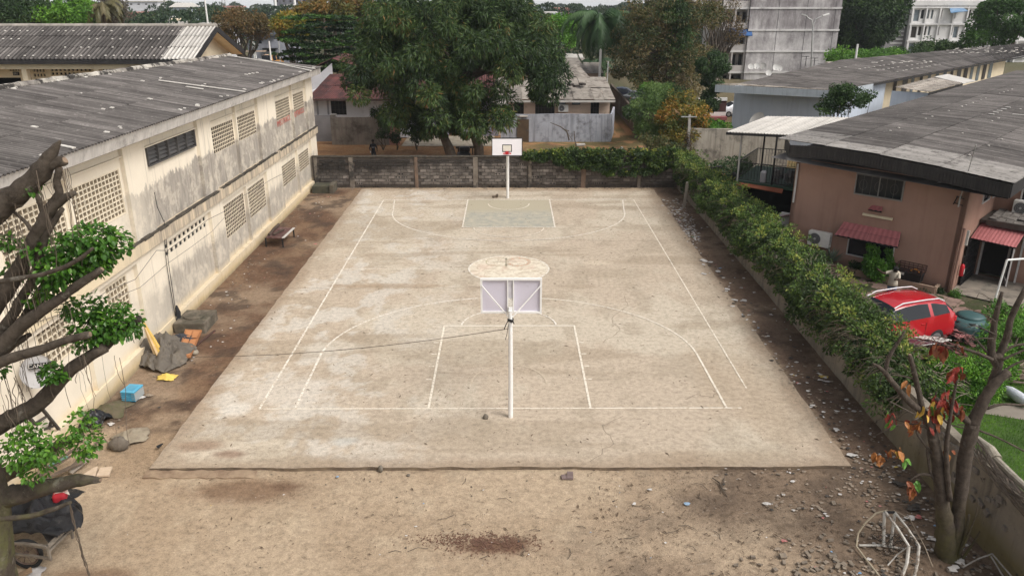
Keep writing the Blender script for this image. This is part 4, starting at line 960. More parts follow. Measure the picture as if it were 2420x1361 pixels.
# people
def body(name,loc,rz,joints,bones,label,zones,mats_,head,k=1.0):
 """one continuous skinned figure; joints: name -> (x,y,z,r)"""
 t=thing(name,loc,label,'person',rz);WL[t.name]=Vector((0,0,0))
 me=bpy.data.meshes.new('body');names=list(joints);ix={n:i for i,n in enumerate(names)}
 me.from_pydata([joints[n][:3] for n in names],[(ix[a],ix[b]) for a,b in bones],[])
 o=bpy.data.objects.new('body_tmp',me);col.objects.link(o)
 sk=o.modifiers.new('skin','SKIN');sk.use_smooth_shade=True;sd_=o.modifiers.new('sub','SUBSURF');sd_.levels=1;sd_.render_levels=1
 for i,n in enumerate(names):
  r=joints[n][3];me.skin_vertices[0].data[i].radius=(r,r*(.72 if n in ('hip','waist','chest') else 1));me.skin_vertices[0].data[i].use_root=(n == 'hip')
 bpy.context.view_layer.update();dg=bpy.context.evaluated_depsgraph_get()
 m2=bpy.data.meshes.new_from_object(o.evaluated_get(dg));bpy.data.objects.remove(o);m2.name='body'
 for mm in mats_:m2.materials.append(mm)
 for p in m2.polygons:p.material_index=zones(p.center);p.use_smooth=True
 b=link('body',m2,t)
 return t
skin_m=mat('dark_skin',(.045,.025,.016),(.035,.02,.013),6,.55);hair_m=mat('black_hair',(.008,.008,.008),(.012,.012,.012),20,.8)
blk_cl=mat('black_cloth',(.012,.012,.015),(.018,.018,.022),6,.9);gry_cl=mat('grey_cloth',(.17,.165,.16),(.13,.125,.12),6,.9)
J={'hip':(0,0,.93,.15),'waist':(0,0,1.08,.14),'chest':(0,0,1.32,.17),'neck':(0,0,1.47,.06),'head0':(0,-.02,1.56,.085),'head1':(0,-.02,1.66,.095),'head2':(0,-.01,1.73,.06),
     'shl':(-.17,0,1.40,.075),'ell':(-.26,.03,1.14,.05),'wrl':(-.22,-.12,.98,.035),'hal':(-.2,-.18,.93,.045),
     'shr':(.17,0,1.40,.075),'elr':(.27,.04,1.14,.05),'wrr':(.26,-.08,.96,.035),'har':(.25,-.12,.9,.045),
     'thl':(-.09,0,.85,.1),'knl':(-.08,-.1,.48,.075),'anl':(-.08,-.02,.1,.06),'tol':(-.08,-.17,.04,.04),
     'thr':(.09,0,.85,.1),'knr':(.12,.04,.48,.075),'anr':(.16,.2,.1,.06),'tor':(.17,.08,.04,.04)}
Bn=[('hip','waist'),('waist','chest'),('chest','neck'),('neck','head0'),('head0','head1'),('head1','head2'),('chest','shl'),('shl','ell'),('ell','wrl'),('wrl','hal'),('chest','shr'),('shr','elr'),('elr','wrr'),('wrr','har'),
      ('hip','thl'),('thl','knl'),('knl','anl'),('anl','tol'),('hip','thr'),('thr','knr'),('knr','anr'),('anr','tor')]
def zone1(c):return 1 if 0.5 <c.z <1.47 and not (abs(c.x)>.16 and c.z <1.12) and c.z >.8 else (2 if .52 <c.z <= .8 else (3 if .07 <c.z <= .52 and abs(c.x)<.3 else 0))
pp=AZ(884,378);
P1=body('person',(AY(882,350,57.2).x,57.2,-.06),.2,J,Bn,'person in a black top and loose grey trousers walking on the orange dirt',zone1,[skin_m,blk_cl,blk_cl,gry_cl],None)
m=M();m.lathe((0,-.01,1.66),[(.05,-.04),(.1,-.01),(.103,.05),(.08,.1),(.03,.125)],12);m.build('hair',hair_m,P1,True,False)
m=M();m.obox((0,-.18,1.25),(.2,.01,.07));m.build('shirt_print',mat('print_grey',(.2,.2,.22)),P1,world=False)
m=M();m.obox((-.21,-.2,.93),(.07,.05,.12));solo_=m.build('cup',white_m,P1,world=False)
# cars
def car(name,loc,rz,L,W,Hh,paint,label,cat,style='suv',rails=False,group=None):
 """lofted body: stations along x (nose at -x) of sill, belt, roof height and half widths"""
 t=thing(name,loc,label,cat,rz,group);WL[t.name]=Vector((0,0,0));hw=W/2
 tab={'suv':[(-.5,.26,.42,.45,.74,.70),(-.485,.16,.50,.53,.9,.78),(-.45,.15,.55,.58,.97,.82),(-.30,.15,.63,.655,1,.82),(-.235,.15,.655,.69,1,.80),(-.09,.15,.67,.94,1,.68),(.0,.15,.675,.98,1,.67),(.12,.15,.68,1,1,.67),(.28,.15,.70,.975,1,.66),(.40,.16,.72,.91,.99,.64),(.46,.17,.70,.77,.97,.64),(.485,.18,.60,.66,.93,.70),(.5,.26,.48,.52,.84,.7)],
           'sedan':[(-.5,.28,.44,.47,.74,.7),(-.48,.17,.54,.57,.92,.8),(-.3,.15,.63,.66,1,.82),(-.22,.15,.65,.69,1,.8),(-.07,.15,.66,.95,1,.66),(.06,.15,.67,1,1,.66),(.18,.15,.68,.96,1,.66),(.33,.15,.70,.74,1,.74),(.46,.16,.69,.72,.95,.76),(.495,.2,.6,.63,.88,.74),(.5,.28,.5,.53,.8,.7)],
           'van':[(-.5,.24,.4,.43,.8,.74),(-.47,.14,.52,.56,.95,.8),(-.43,.14,.55,.60,.98,.8),(-.28,.14,.57,.94,1,.78),(-.2,.14,.57,1,1,.8),(.3,.14,.58,1,1,.8),(.44,.14,.58,.97,1,.79),(.48,.15,.56,.6,.98,.78),(.5,.24,.45,.48,.9,.76)]}[style]
 tb=np.array(tab);xs=np.unique(np.concatenate([np.linspace(-.5,.5,33),tb[:,0]]));st=np.array([[np.interp(x,tb[:,0],tb[:,k]) for k in range(1,6)] for x in xs])
 rings=[]
 for x,(zl,zb,zt_,wl,wt) in zip(xs,st):
  zl,zb,zt_,wl,wt=zl*Hh,zb*Hh,zt_*Hh,wl*hw,wt*hw;z4=max(zb+.012,zt_-.10);f=min(1,max(0,(zt_-zb)/(.25*Hh)));w4=wt*f+(wl*.93)*(1-f)
  half=[(wl*.93,zl),(wl,zl+.12),(wl*1.0,(zl+zb)/2),(wl*.965,zb),(w4+.035*f,z4),(w4-.05,max(z4+.008,zt_-.02)),(w4*.5,zt_+.012),(0,zt_+.018)]
  rings.append([(x*L,-a,b) for a,b in half]+[(x*L,a,b) for a,b in half[-2::-1]])
 side={'suv':((-.19,-.012),(-.002,.21),(.25,.41)),'sedan':((-.17,.0),(.015,.17)),'van':((-.4,-.22),(-.2,.1),(.13,.4))}[style];fr={'suv':(-.235,-.09),'sedan':(-.22,-.07),'van':(-.43,-.28)}[style];rr_={'suv':(.415,.47),'sedan':(.18,.33),'van':(.44,.48)}[style]
 Mb,Mw,Mf,Mr=M(),[M() for _ in range(2*len(side))],M(),M();n=len(rings[0])
 for i in range(len(xs)-1):
  xm=(xs[i]+xs[i+1])/2
  for k in range(n-1):
   tgt=Mb
   if k in (3,n-5):
    for q,(a,b) in enumerate(side):
     if a <xm <b:tgt=Mw[q*2+(k != 3)]
   if 4 <= k <= n-6 and k not in (3,n-5):
    if fr[0]<xm <fr[1]:tgt=Mf
    if rr_[0]<xm <rr_[1]:tgt=Mr
   tgt.quad(rings[i][k],rings[i+1][k],rings[i+1][k+1],rings[i][k+1])
  Mb.quad(rings[i][0],rings[i][-1],rings[i+1][-1],rings[i+1][0])
 Mb.quad(*rings[0]);Mb.quad(*rings[-1][::-1])
 def weld(m,nm_,mt):
  if not m.v:return None
  o=m.build(nm_,mt,t,True,False);b=bmesh.new();b.from_mesh(o.data);bmesh.ops.remove_doubles(b,verts=b.verts,dist=.0005);bmesh.ops.recalc_face_normals(b,faces=b.faces);b.to_mesh(o.data);b.free();return o
 weld(Mb,'body',paint)
 for m in Mw:weld(m,'window',glass_m)
 weld(Mf,'windscreen',glass_m);weld(Mr,'rear_window',glass_m)
 tyre=bpy.data.materials.get('tyre') or mat('tyre',(.02,.02,.02),(.03,.03,.03),8,.9)
 rim=bpy.data.materials.get('rim') or mat('rim',(.45,.45,.46),(.35,.35,.36),8,.3,metal=.7)
 lampm=bpy.data.materials.get('lamp_glass') or mat('lamp_glass',(.7,.7,.72),(.6,.6,.6),3,.1);wr=Hh*.2
 for wx in (-.31*L,.30*L):
  for sy in (-1,1):
   q=M();q.lathe((wx,sy*(hw-.105),wr),[(wr*.62,-.115),(wr,-.1),(wr,.115),(wr*.62,.12)],18,'Y');wh_=q.build('wheel',tyre,t,world=False)
   q=M();q.lathe((wx,sy*(hw+.012)-.01,wr),[(wr*.6,0),(wr*.6,.02)],14,'Y');q.build('rim',rim,wh_,world=False)
 zb=.6*Hh
 for sy in (-1,1):
  q=M();q.obox((-.478*L,sy*(hw*.72),zb*.82),(.12,.34,.13));q.build('headlight',lampm,t,world=False,bevel=.03)
  q=M();q.obox((.482*L,sy*(hw*.8),zb*.93),(.1,.26,.2));q.build('tail_light',redp,t,world=False,bevel=.03)
  q=M();q.obox((-.17*L,sy*(hw+.09),zb*1.08),(.1,.18,.13));q.build('mirror',paint,t,world=False,bevel=.03)
  for u in (-.012,.18):
   q=M();q.obox((u*L,sy*(hw+.001),.38*Hh),(.01,.008,.42*Hh));q.build('door_seam',blackp,t,world=False)
   q=M();q.obox((u*L-.13,sy*(hw*.985+.008),.56*Hh),(.16,.03,.03));q.build('door_handle',paint,t,world=False)
  if rails:
   z_=Hh*.955;q=M();q.tube([(-.10*L,sy*hw*.69,z_-.05),(-.02*L,sy*hw*.68,Hh+.01),(.2*L,sy*hw*.68,Hh+.025),(.33*L,sy*hw*.67,Hh-.0),(.39*L,sy*hw*.66,z_-.05)],.022,8);q.build('roof_rail',mat('rail_silver',(.75,.75,.76),(.7,.7,.7),3,.25,metal=.3),t,world=False)
 q=M();q.obox((.503*L,0,zb*.7),(.02,.5,.12));q.build('number_plate',white_m,t,world=False)
 return t
def gloss(name,c):
 m=NT(name);m.done(c,.25,None,0,.5);m.b.inputs['Coat Weight'].default_value=.6;m.b.inputs['Coat Roughness'].default_value=.06;return m.m
p=AZ(1476,236);car('sedan_car',(p.x,p.y+1,-.1),R(160),4.3,1.75,1.42,gloss('navy_paint',(.03,.04,.065)),'dark blue sedan parked behind the brown boundary wall','car','sedan')
p=AZ(1500,246);car('sedan_car',(p.x+.6,p.y+1,-.1),R(215),4.2,1.75,1.42,gloss('silver_grey_paint',(.16,.17,.18)),'grey car half hidden by bushes in front of the blue sedan','car','sedan')
p=AY(643,128,128);car('minibus',(p.x,128,p.z-2.1),R(262),4.6,1.9,2.1,gloss('taxi_orange',(.62,.30,.08)),'orange minibus showing above the far end of the school roof','minibus','van')
p=AY(705,148,120);car('sedan_car',(p.x,120,-.1),R(60),4.3,1.75,1.42,gloss('pale_silver_paint',(.3,.31,.33)),'silver car partly hidden under the tiered tree','car','sedan')
p=AZ(1722,275);car('sedan_car',(p.x+1.2,p.y+1,-.1),R(185),4.3,1.75,1.42,gloss('white_paint_car',(.6,.61,.63)),'pale silver car on orange dirt left of the blue house','car','sedan')
# grey two-storey house behind the school gable
YG=140
gh=thing('house',(-45,YG,-2),'grey two-storey house with a dark flat roof behind the school gable','house')
a=AY(585,110,YG);b=AY(686,110,YG)
gm=mat('cool_grey_render',(.33,.34,.38),(.28,.29,.33),1,.9,dirt=(.2,.2,.22),dsc=1.4)
zt=AY(640,86,YG).z
p1=AY(608,92,YG);p2=AY(619,104,YG);p3=AY(630,116,YG);p4=AY(652,122,YG)
m=M();m.wall((a.x,YG,0),(1,0,0),(0,-1,0),b.x-a.x,-4,zt,.2,[(p1.x-a.x,p2.x-a.x,p2.z,p1.z),(p3.x-a.x,p4.x-a.x,p4.z,p3.z)]);m.box(b.x-.2,b.x,YG+.2,YG+7,-4,zt);m.build('wall',gm,gh)
m=M();m.box(a.x+.2,b.x-.3,YG+.3,YG+.4,-4,zt);m.build('window',glass_m,gh);m=M();m.box(a.x-.6,b.x-2.2,YG-.8,YG+7,zt,zt+.3);m.build('roof',mat('navy_roof',(.05,.06,.08)),gh)
m=M();m.box(p3.x-.5,p4.x+.4,YG-.9,YG-.02,p3.z,p3.z+.15);m.build('awning',blackp,gh)
for px in (597,601):x=AY(px,100,YG-1).x;m=M();m.tube([(x,YG-1,-4),(x,YG-1,zt)],.14,8);m.build('column',whitep,gh)
m=M();m.box(a.x-1,a.x+3.4,YG-1.2,YG-1.05,AY(600,122,YG).z,AY(600,119,YG).z);m.build('balcony_rail',pinkc,gh)
# posts, poles, lamps
pole_m=mat('galvanised',(.42,.42,.41),(.35,.35,.34),2,.5,metal=.2)
def pole(pxt,pyt,y,r,label,name='pole',z0=-.1,mt=None,cat='pole'):
 p=AY(pxt,pyt,y);m=M();m.tube([(p.x,y,z0),(p.x,y,p.z*.5),(p.x,y,p.z)],[r*1.2,r,r*.8],8);return solo(m,name,mt or pole_m,label,cat)
pole(1420,108,82,.14,'white concrete post standing in front of the tall palm','post',mt=whitep)
pole(1437,145,73,.06,'thin grey steel pole at the corner of the pale sheet roof')
pole(482,-15,105,.12,'tall thin white mast rising behind the classroom block roof',mt=whitep)
pole(636,98,84,.09,'short white pole beside the gable of the classroom block',mt=whitep)
def lamp(px,py,y,arm,label):
 p=AY(px,py,y);t=thing('street_lamp',(p.x,y,-.1),label,'street lamp')
 m=M();m.tube([(p.x,y,-.1),(p.x,y,p.z-1.6),(p.x+arm*.25,y,p.z-.6),(p.x+arm*.7,y,p.z),(p.x+arm,y,p.z)],[.1,.08,.06,.05,.05],8);m.build('column',pole_m,t)
 m=M();m.obox((p.x+arm*1.25,y,p.z),(.8*abs(arm)/1.5,.3,.16));m.build('lamp_head',whitep,t);return t
lamp(652,36,125,1.2,'curved street lamp above the dark trees left of the tiered tree');lamp(394,40,120,.8,'small street lamp behind the classroom roof beside the far walls')
# twin arm street lamp before the apartment block
p=AY(1921,60,100);t=thing('street_lamp',(p.x,100,-.1),'tall twin-armed street lamp in front of the stained apartment block','street lamp')
m=M();a=AY(1919,185,100);j=AY(1921,62,100);m.tube([(a.x,100,-.1),(j.x,100,j.z)],[.13,.09],8);m.build('column',pole_m,t)
for tip,mid in (((1901,36),(1914,46)),((1952,35),(1932,44))):
 m=M();q=[j,AY(*mid,100)*1.0,AY(*tip,100)];m.tube([q[0],q[0].lerp(q[1],.55)+Vector((0,0,.3)),q[1],q[2]],.07,6);m.build('arm',pole_m,t)
 m=M();s_=1 if tip[0]>1921 else -1;m.bar(q[2]-Vector((.35*s_,0,.12)),q[2]+Vector((.35*s_,0,.1)),.26,.14);m.build('lamp_head',whitep if s_ >0 else pole_m,t)
# leaning bare branch and stick in the back yard, brushwood pile
bark=mat('bark',(.13,.105,.08),(.085,.068,.052),3,.95,dirt=(.2,.18,.14),dsc=5,dlo=.58,dhi=.7,bump=.02)
m=M();m.tube([AY(*q,63) for q in ((1345,332),(1340,312),(1325,300),(1300,290))],[.07,.06,.045,.02],6);m.tube([AY(*q,63) for q in ((1330,305),(1345,310))],.03,5);m.tube([AY(*q,63) for q in ((1338,312),(1352,330))],.02,5)
solo(m,'bare_branch',bark,'bare bent branch standing before the blue-grey wall','branch')
m=M();m.tube([AY(*q,61.5) for q in ((1362,345),(1358,330),(1357,310))],[.06,.04,.03],6);solo(m,'stick',bark,'short grey stick upright beside the bent branch','stick')
m=M()
for i in range(170):
 a=Vector((rnd.gauss(9.2,.9),rnd.gauss(54,.7),rnd.uniform(0,.5)));a.z += max(0,1.2-abs(a.x-9.2)*.7)*rnd.random();b=a+Vector((rnd.uniform(-1,1),rnd.uniform(-.5,.5),rnd.uniform(-.15,.25)));m.tube([a,(a+b)/2+Vector((0,0,rnd.uniform(-.1,.2))),b],rnd.uniform(.012,.03),4)
o=solo(m,'brushwood_pile',mat('dry_brush',(.22,.195,.175),(.14,.12,.105),5),'pile of dry grey brushwood behind the ivy','brushwood',kind='stuff')
m=M();m.bar(AZ(1462,358,.9),AZ(1470,348,1.1),.16,.04);solo(m,'white_board',white_m,'white board lying on the dry brushwood pile','board')
m=M();m.obox(AZ(1372,342,.05),(.7,.35,.12),.2);solo(m,'white_slab',white_m,'small white slab on the grass before the blue-grey wall','slab')
m=M();m.obox((AY(1096,350,58.5).x,58.5,.25),(.9,.8,.6),.3);m.obox((AY(1098,350,58.6).x,58.6,.75),(.8,.5,.4),.1)
cp=solo(m,'covered_heap',mat('black_sheeting',(.012,.013,.014),(.04,.04,.042),7,.35,bump=.04),'heap under shiny black sheeting between the two mango trunks','heap',bevel=.12)
m=M();p=AY(1098,325,60);m.obox((p.x,61,.45),(1.5,.35,.14),.05);m.box(p.x-.6,p.x-.5,60.9,61.1,-.1,.4);m.box(p.x+.5,p.x+.6,60.9,61.1,-.1,.4);solo(m,'bench',mat('old_wood',(.10,.075,.05),(.07,.05,.035),4),'low dark wooden bench behind the mango trunks','bench')
# ================================================================ TREES
mango_m=leafmat('mango_leaf',[(.013,.026,.012),(.025,.05,.016),(.042,.078,.021),(.07,.11,.028),(.16,.11,.035),(.25,.10,.04)])
dkgreen=leafmat('dark_leaf',[(.012,.026,.012),(.022,.048,.016),(.04,.08,.022),(.07,.12,.03)])
brgreen=leafmat('bright_leaf',[(.03,.075,.012),(.06,.15,.018),(.10,.23,.025),(.17,.32,.04)])
brown_l=leafmat('brown_leaf',[(.035,.035,.015),(.07,.06,.022),(.13,.085,.035),(.19,.11,.05)])
olive_l=leafmat('olive_leaf',[(.02,.035,.012),(.04,.062,.02),(.085,.085,.03),(.15,.115,.05),(.20,.16,.08)])
orange_l=leafmat('orange_leaf',[(.03,.05,.012),(.07,.09,.02),(.14,.13,.025),(.27,.18,.03),(.35,.14,.03)])
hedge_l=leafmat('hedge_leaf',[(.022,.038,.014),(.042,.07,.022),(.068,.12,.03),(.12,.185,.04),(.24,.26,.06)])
palm_l=leafmat('palm_leaf',[(.02,.045,.02),(.035,.075,.03),(.06,.11,.04),(.16,.14,.06)])
def tree(name,label,base,trunk,ells,nclump,r,per,L,W,m,group=None,cat='tree',flat=.8,droop=.4,tb=.35,tv=.25,tc=.2,top=-.7,limbs=8,trad=.3,inner=.75,extra=None):
 t=thing(name,base,label,cat,0,group);b=Vector(base)
 q=M();tops=[]
 for tk in (trunk or []):q.tube(tk,[trad*(1-.45*i/max(1,len(tk)-1)) for i in range(len(tk))],9,wob=.08);tops.append(Vector(tk[-1]))
 if not tops:q.tube([b,b+Vector((.1,.1,1.5)),b+Vector((0,0,3))],[trad,trad*.8,trad*.6],8);tops=[b+Vector((0,0,3))]
 cl=clumps_on(ells,nclump,r[0],r[1],top,inner)
 q.build('trunk',bark,t)
 q=M()
 for c in rnd.sample(cl,min(limbs,len(cl))):limb(q,min(tops,key=lambda k:(k-Vector(c[:3])).length),Vector(c[:3]),trad*.4,.03,5,.07,6)
 if limbs:q.build('limbs',bark,t)['kind']='stuff'
 foliage('crown',cl,per,L,W,m,t,droop=droop,tb=tb,tv=tv,tc=tc,flat=flat)['kind']='stuff'
 if extra:extra(t,ells)
 return t
# the big mango
y=59.0
ells=[PE(1070,75,y,205,120,5.5),PE(985,110,y-1,120,95,4.5),PE(1180,110,y,135,95,4.5),PE(905,205,y-1.5,75,72,3.5),PE(1012,232,y-2.5,108,78,3.2),PE(1130,255,y-2.5,75,66,3.0),PE(1268,165,y-1,66,55,3.2),PE(860,170,y,40,36,2),PE(925,55,y,75,58,3),PE(1170,20,y,80,50,3)]
tk=[[AY(1072,388,58),AY(1060,350,58),AY(1045,315,58.3),AY(1030,270,58.7)],[AY(1132,388,58),AY(1132,350,58),AY(1118,310,58.2),AY(1100,250,58.6),AY(1090,200,59)]]
def more_mango(t,ells):
 cl=clumps_on([PE(1010,290,57,75,30,1.5),PE(1110,305,57,55,22,1.2),PE(940,270,58,60,22,1.5),PE(1290,215,58,35,22,1.5)],45,.3,.6,-1)
 foliage('hanging_leaves',cl,190,.34,.085,mango_m,t,droop=1.1,tb=.3,tv=.3,tc=.2)['kind']='stuff'
tree('mango_tree','huge dark green mango tree with two leaning trunks behind the block wall',(AY(1100,388,58).x,58,-.1),tk,ells,330,(.55,1.05),330,.36,.085,mango_m,flat=.85,droop=.75,tb=.30,tv=.32,tc=.2,limbs=22,trad=.42,inner=.68,extra=more_mango)
# saplings in the back yard
for px,py,hh,lb in ((905,340,1.7,'slim leafy sapling beside the salmon wall end'),(938,348,1.2,'small bare-legged shrub behind the block wall'),(985,345,1.1,'pair of thin yard shrubs before the pale forecourt')):
 y=62.5;b=AY(px,py,y);b.z=-.05
 t=thing('sapling',b,lb,'sapling');q=M()
 for k in range(3):limb(q,b,b+Vector((rnd.uniform(-.4,.4),0,hh)),.04,.015)
 q.build('stem',bark,t);foliage('leaves',[(b.x+rnd.uniform(-.4,.4),y,hh*rnd.uniform(.6,1.1),.28) for _ in range(8)],90,.16,.06,dkgreen,t)['kind']='stuff'
# tiered tree left of the mango
def tiers(c,n,r0,h0,h1):
 out=[]
 for i in range(n):
  z=h0+(h1-h0)*i/n;rr=r0*(1-.5*abs(i/n-.35));k=17
  for j in range(k):
   a=rnd.uniform(0,6.28);q=rr*math.sqrt(rnd.uniform(.08,1));out.append((c.x+math.cos(a)*q,c.y+math.sin(a)*q*.8,z-q*.06+rnd.uniform(-.08,.08),rnd.uniform(.5,1.0)))
 return out
yy=88;c=AY(765,90,yy);t=thing('tiered_tree',(c.x,yy,-.1),'dark green tree with flat layered branches left of the mango','tree')
q=M();q.tube([(c.x,yy,-.1),(c.x,yy,4),(c.x+.2,yy,9)],[.3,.22,.08],8);q.build('trunk',bark,t)
foliage('crown',tiers(c,9,4.9,AY(765,165,yy).z,AY(765,22,yy).z),130,.36,.2,leafmat('tier_leaf',[(.010,.022,.009),(.018,.045,.012),(.04,.09,.018),(.09,.19,.03)]),t,droop=.05,flat=.09,tb=.42,tc=.35,tv=.35,up=.1,hz=.2)['kind']='stuff'
tree('flame_tree','tree with orange brown top leaning over the tiered tree',(AY(800,30,96).x,96,-.1),None,[PE(790,22,96,95,26,3),PE(740,45,96,60,24,2.5)],70,(.6,1.0),130,.4,.2,leafmat('rust_leaf',[(.03,.045,.012),(.08,.085,.02),(.17,.12,.03),(.24,.12,.035)]),tb=.5,tv=.3,tc=.3)
tree('yellowing_tree','yellow green tree at the left edge of the tiered tree',(AY(690,80,93).x,93,-.1),None,[PE(695,62,93,42,26,2.5),PE(690,86,93,24,9,2)],42,(.5,.9),130,.36,.18,leafmat('yellow_leaf',[(.04,.06,.012),(.10,.12,.02),(.22,.20,.03),(.27,.15,.03)]),tb=.5,tv=.35,tc=.3)
tree('brown_tree','sparse reddish brown tree right of the classroom gable',(AY(572,80,100).x,100,-.1),None,[PE(568,62,100,58,34,3),PE(600,62,100,40,20,2)],60,(.6,1.0),90,.34,.16,brown_l,tb=.55,tv=.3,tc=.25,limbs=22)
tree('dark_tree','broad dark green tree in the far left corner behind the roof',(AY(20,60,84).x,84,-.1),None,[PE(20,25,84,75,45,4)],70,(.8,1.3),190,.3,.15,dkgreen,tb=.45,tc=.25)
tree('bright_tree','bright lime green tree behind the classroom roof',(AY(140,60,86).x,86,-.1),None,[PE(120,38,86,45,26,3),PE(175,22,86,32,30,3),PE(165,48,86,40,16,3)],70,(.5,.9),170,.3,.15,brgreen,tb=.5,tc=.3,tv=.3)
def palm(name,label,c,h0,n,L,mt,seed=1,droop=1.0,thin=1.0,dead=0,group=None,tr=.16):
 t=thing(name,(c.x,c.y,h0),label,'palm tree',0,group);q=M();q.tube([(c.x,c.y,h0),(c.x+.1,c.y,(h0+c.z)/2),(c.x,c.y,c.z)],[tr,tr*.8,tr*.9],8);q.build('trunk',bark,t)
 rr=random.Random(seed)
 fr_me=[]
 for k in range(n):
  az=k*2.399+rr.uniform(-.2,.2);el=rr.uniform(-.35,1.1) if k <n-dead else -1.1;LL=L*rr.uniform(.8,1.1)
  pts=[];p=Vector((0,0,0));e=el
  for s_ in range(11):pts.append(p.copy());p=p+Vector((math.cos(az)*math.cos(e),math.sin(az)*math.cos(e),math.sin(e)))*LL/10;e -= .17*droop*(1+s_*.06)
  q=M();q.tube(pts[:10],[.035*(1-i*.08) for i in range(10)],4)
  side=Vector((-math.sin(az),math.cos(az),0))
  for i in range(1,10):
   for u in (0,.33,.66):
    a=pts[i].lerp(pts[i+1],u);d=(pts[i+1]-pts[i]).normalized();ll=L*.21*math.sin(min(1,(i+u)/8.5+.18)*2.6)** .6*thin if (i+u)<9.9 else .1
    for sg in (-1,1):
     tip=a+(side*sg*.8+d*.45+Vector((0,0,-.55-rr.uniform(0,.25)))).normalized()*ll
     w_=d*.085;q.quad(a-w_,a+w_,(a+tip)/2+w_*.9,tip);
  fo=q.build('frond',mt,t,world=False);fo.location=(0,0,c.z-h0)
  at=fo.data.attributes.new('tint','FLOAT','FACE');tv_=rr.uniform(.1,.65) if k <n-dead else .95;at.data.foreach_set('value',[min(1,max(0,tv_+rr.uniform(-.1,.1))) for _ in fo.data.polygons])
 return t
palm('palm_tree','tall dark palm with drooping fronds right of the mango',AY(1420,50,84),-.1,46,5.0,palm_l,3,1.1)
palm('palm_tree','lower young palm behind the white concrete post',AY(1405,150,90),-.1,20,2.8,palm_l,5,.9)
palm('palm_tree','drooping half dead palm behind the classroom roof',AY(242,18,88),-.1,20,3.6,leafmat('dry_palm',[(.05,.055,.025),(.09,.085,.04),(.13,.11,.06),(.2,.16,.09)]),8,1.15)
tree('dry_tree','dry grey brown tree behind the drooping palm',(AY(275,40,92).x,92,-.1),None,[PE(268,30,92,34,32,2)],34,(.5,.8),70,.3,.12,leafmat('dry_leaf',[(.06,.055,.045),(.10,.09,.07),(.13,.11,.09)]),limbs=24)
tree('bright_tree','fresh green tree between the mango and the tall palm',(AY(1325,90,100).x,100,-.1),None,[PE(1330,60,100,42,20,3),PE(1325,90,100,36,18,3)],46,(.5,.9),140,.32,.16,brgreen,tb=.45,tc=.3)
# big brownish tree right of the palm
y=80
tree('old_tree','large ragged brown and green tree in front of the apartment block',(AY(1590,200,y).x,y,-.1),[[(AY(1535,250,y).x,y,-.1),AY(1540,180,y),AY(1560,90,y),AY(1555,20,y)],[(AY(1590,250,y).x,y+1,-.1),AY(1587,200,y),AY(1586,120,y)]],
     [PE(1530,90,y,80,110,4.5),PE(1610,140,y,85,85,4),PE(1580,30,y,100,60,4.5),PE(1500,160,y,60,70,3.5),PE(1570,200,y-1,90,38,3),PE(1660,40,y+1,50,50,3),PE(1655,160,y,45,60,3)],330,(.45,.95),105,.27,.11,olive_l,droop=.3,tb=.5,tv=.35,tc=.35,limbs=60,trad=.3,inner=.45,flat=.7)
tree('leafy_tree','darker green tree top growing through the ragged brown tree',(AY(1590,60,78).x,78,-.1),None,[PE(1590,40,78,28,45,1.8),PE(1605,90,78,20,30,1.5)],34,(.5,.8),150,.27,.12,dkgreen,tb=.6,tc=.25)
tree('bare_tree','half bare twiggy tree in front of the apartment balconies',(AY(1700,60,92).x,92,-.1),None,[PE(1705,35,92,60,50,2.5),PE(1740,80,92,32,30,2)],60,(.4,.8),34,.24,.1,brown_l,tb=.55,limbs=60,inner=.2)
y=66
tree('vine_column','dark green vine hanging over a thin trunk left of the blue house',(AY(1675,300,y).x,y,-.1),[[(AY(1676,300,y).x,y,-.1),AY(1676,240,y),AY(1680,150,y)]],[PE(1682,155,y,36,30,1),PE(1690,190,y,24,30,.9),PE(1678,235,y,18,30,.7)],60,(.3,.5),170,.2,.09,dkgreen,droop=1.0,trad=.1,tb=.4)
# bushes beyond the corner
def bush(label,ells,n,r,per,L,W,m,base=None,name='bush',cat='bush',**k):
 b=base or (ells[0][0],ells[0][1],-.1);t=thing(name,b,label,cat)
 cl=clumps_on(ells,n,r[0],r[1],k.pop('top',-1),k.pop('inner',.6))
 q=M()
 for c_ in rnd.sample(cl,min(14,n)):limb(q,Vector(b),Vector(c_[:3]),.035,.012,4,.06,5)
 q.build('stems',bark,t)['kind']='stuff'
 foliage('leaves',cl,per,L,W,m,t,**k)['kind']='stuff';return t
bush('tall light green bamboo-like bush behind the ivy corner',[PE(1535,275,59,42,52,1.6),PE(1560,225,60,30,28,1.4),PE(1555,320,58,32,25,1.5)],80,(.3,.6),150,.24,.055,leafmat('fresh_leaf',[(.03,.055,.02),(.06,.11,.03),(.11,.18,.05),(.2,.28,.1)]),tb=.5,tc=.3,droop=.3)
bush('orange and yellow leaved bush beside the concrete post',[PE(1608,265,57.5,55,42,1.7),PE(1645,280,57,24,35,1.2),PE(1585,300,57,38,30,1.4),PE(1625,330,56,30,30,1.2)],100,(.3,.55),120,.2,.1,orange_l,tb=.5,tc=.35,tv=.3)
bush('green bush right of the orange leaved bush',[PE(1680,330,57,40,32,1.3),PE(1690,300,58,30,14,1.2)],40,(.3,.5),120,.2,.09,brgreen,tb=.35,tc=.25)
bush('dark shrubs under the bamboo-like bush',[PE(1540,345,55,40,26,1.2),PE(1590,365,53.5,45,22,1.2)],45,(.25,.5),120,.16,.08,olive_l,tb=.4,tc=.3)
bush('green shrubs along the brown boundary wall',[PE(1560,222,66,60,16,2),PE(1520,245,65,30,20,1.6),PE(1500,262,64,22,16,1.2)],60,(.35,.6),110,.2,.08,dkgreen,tb=.5,tc=.25)
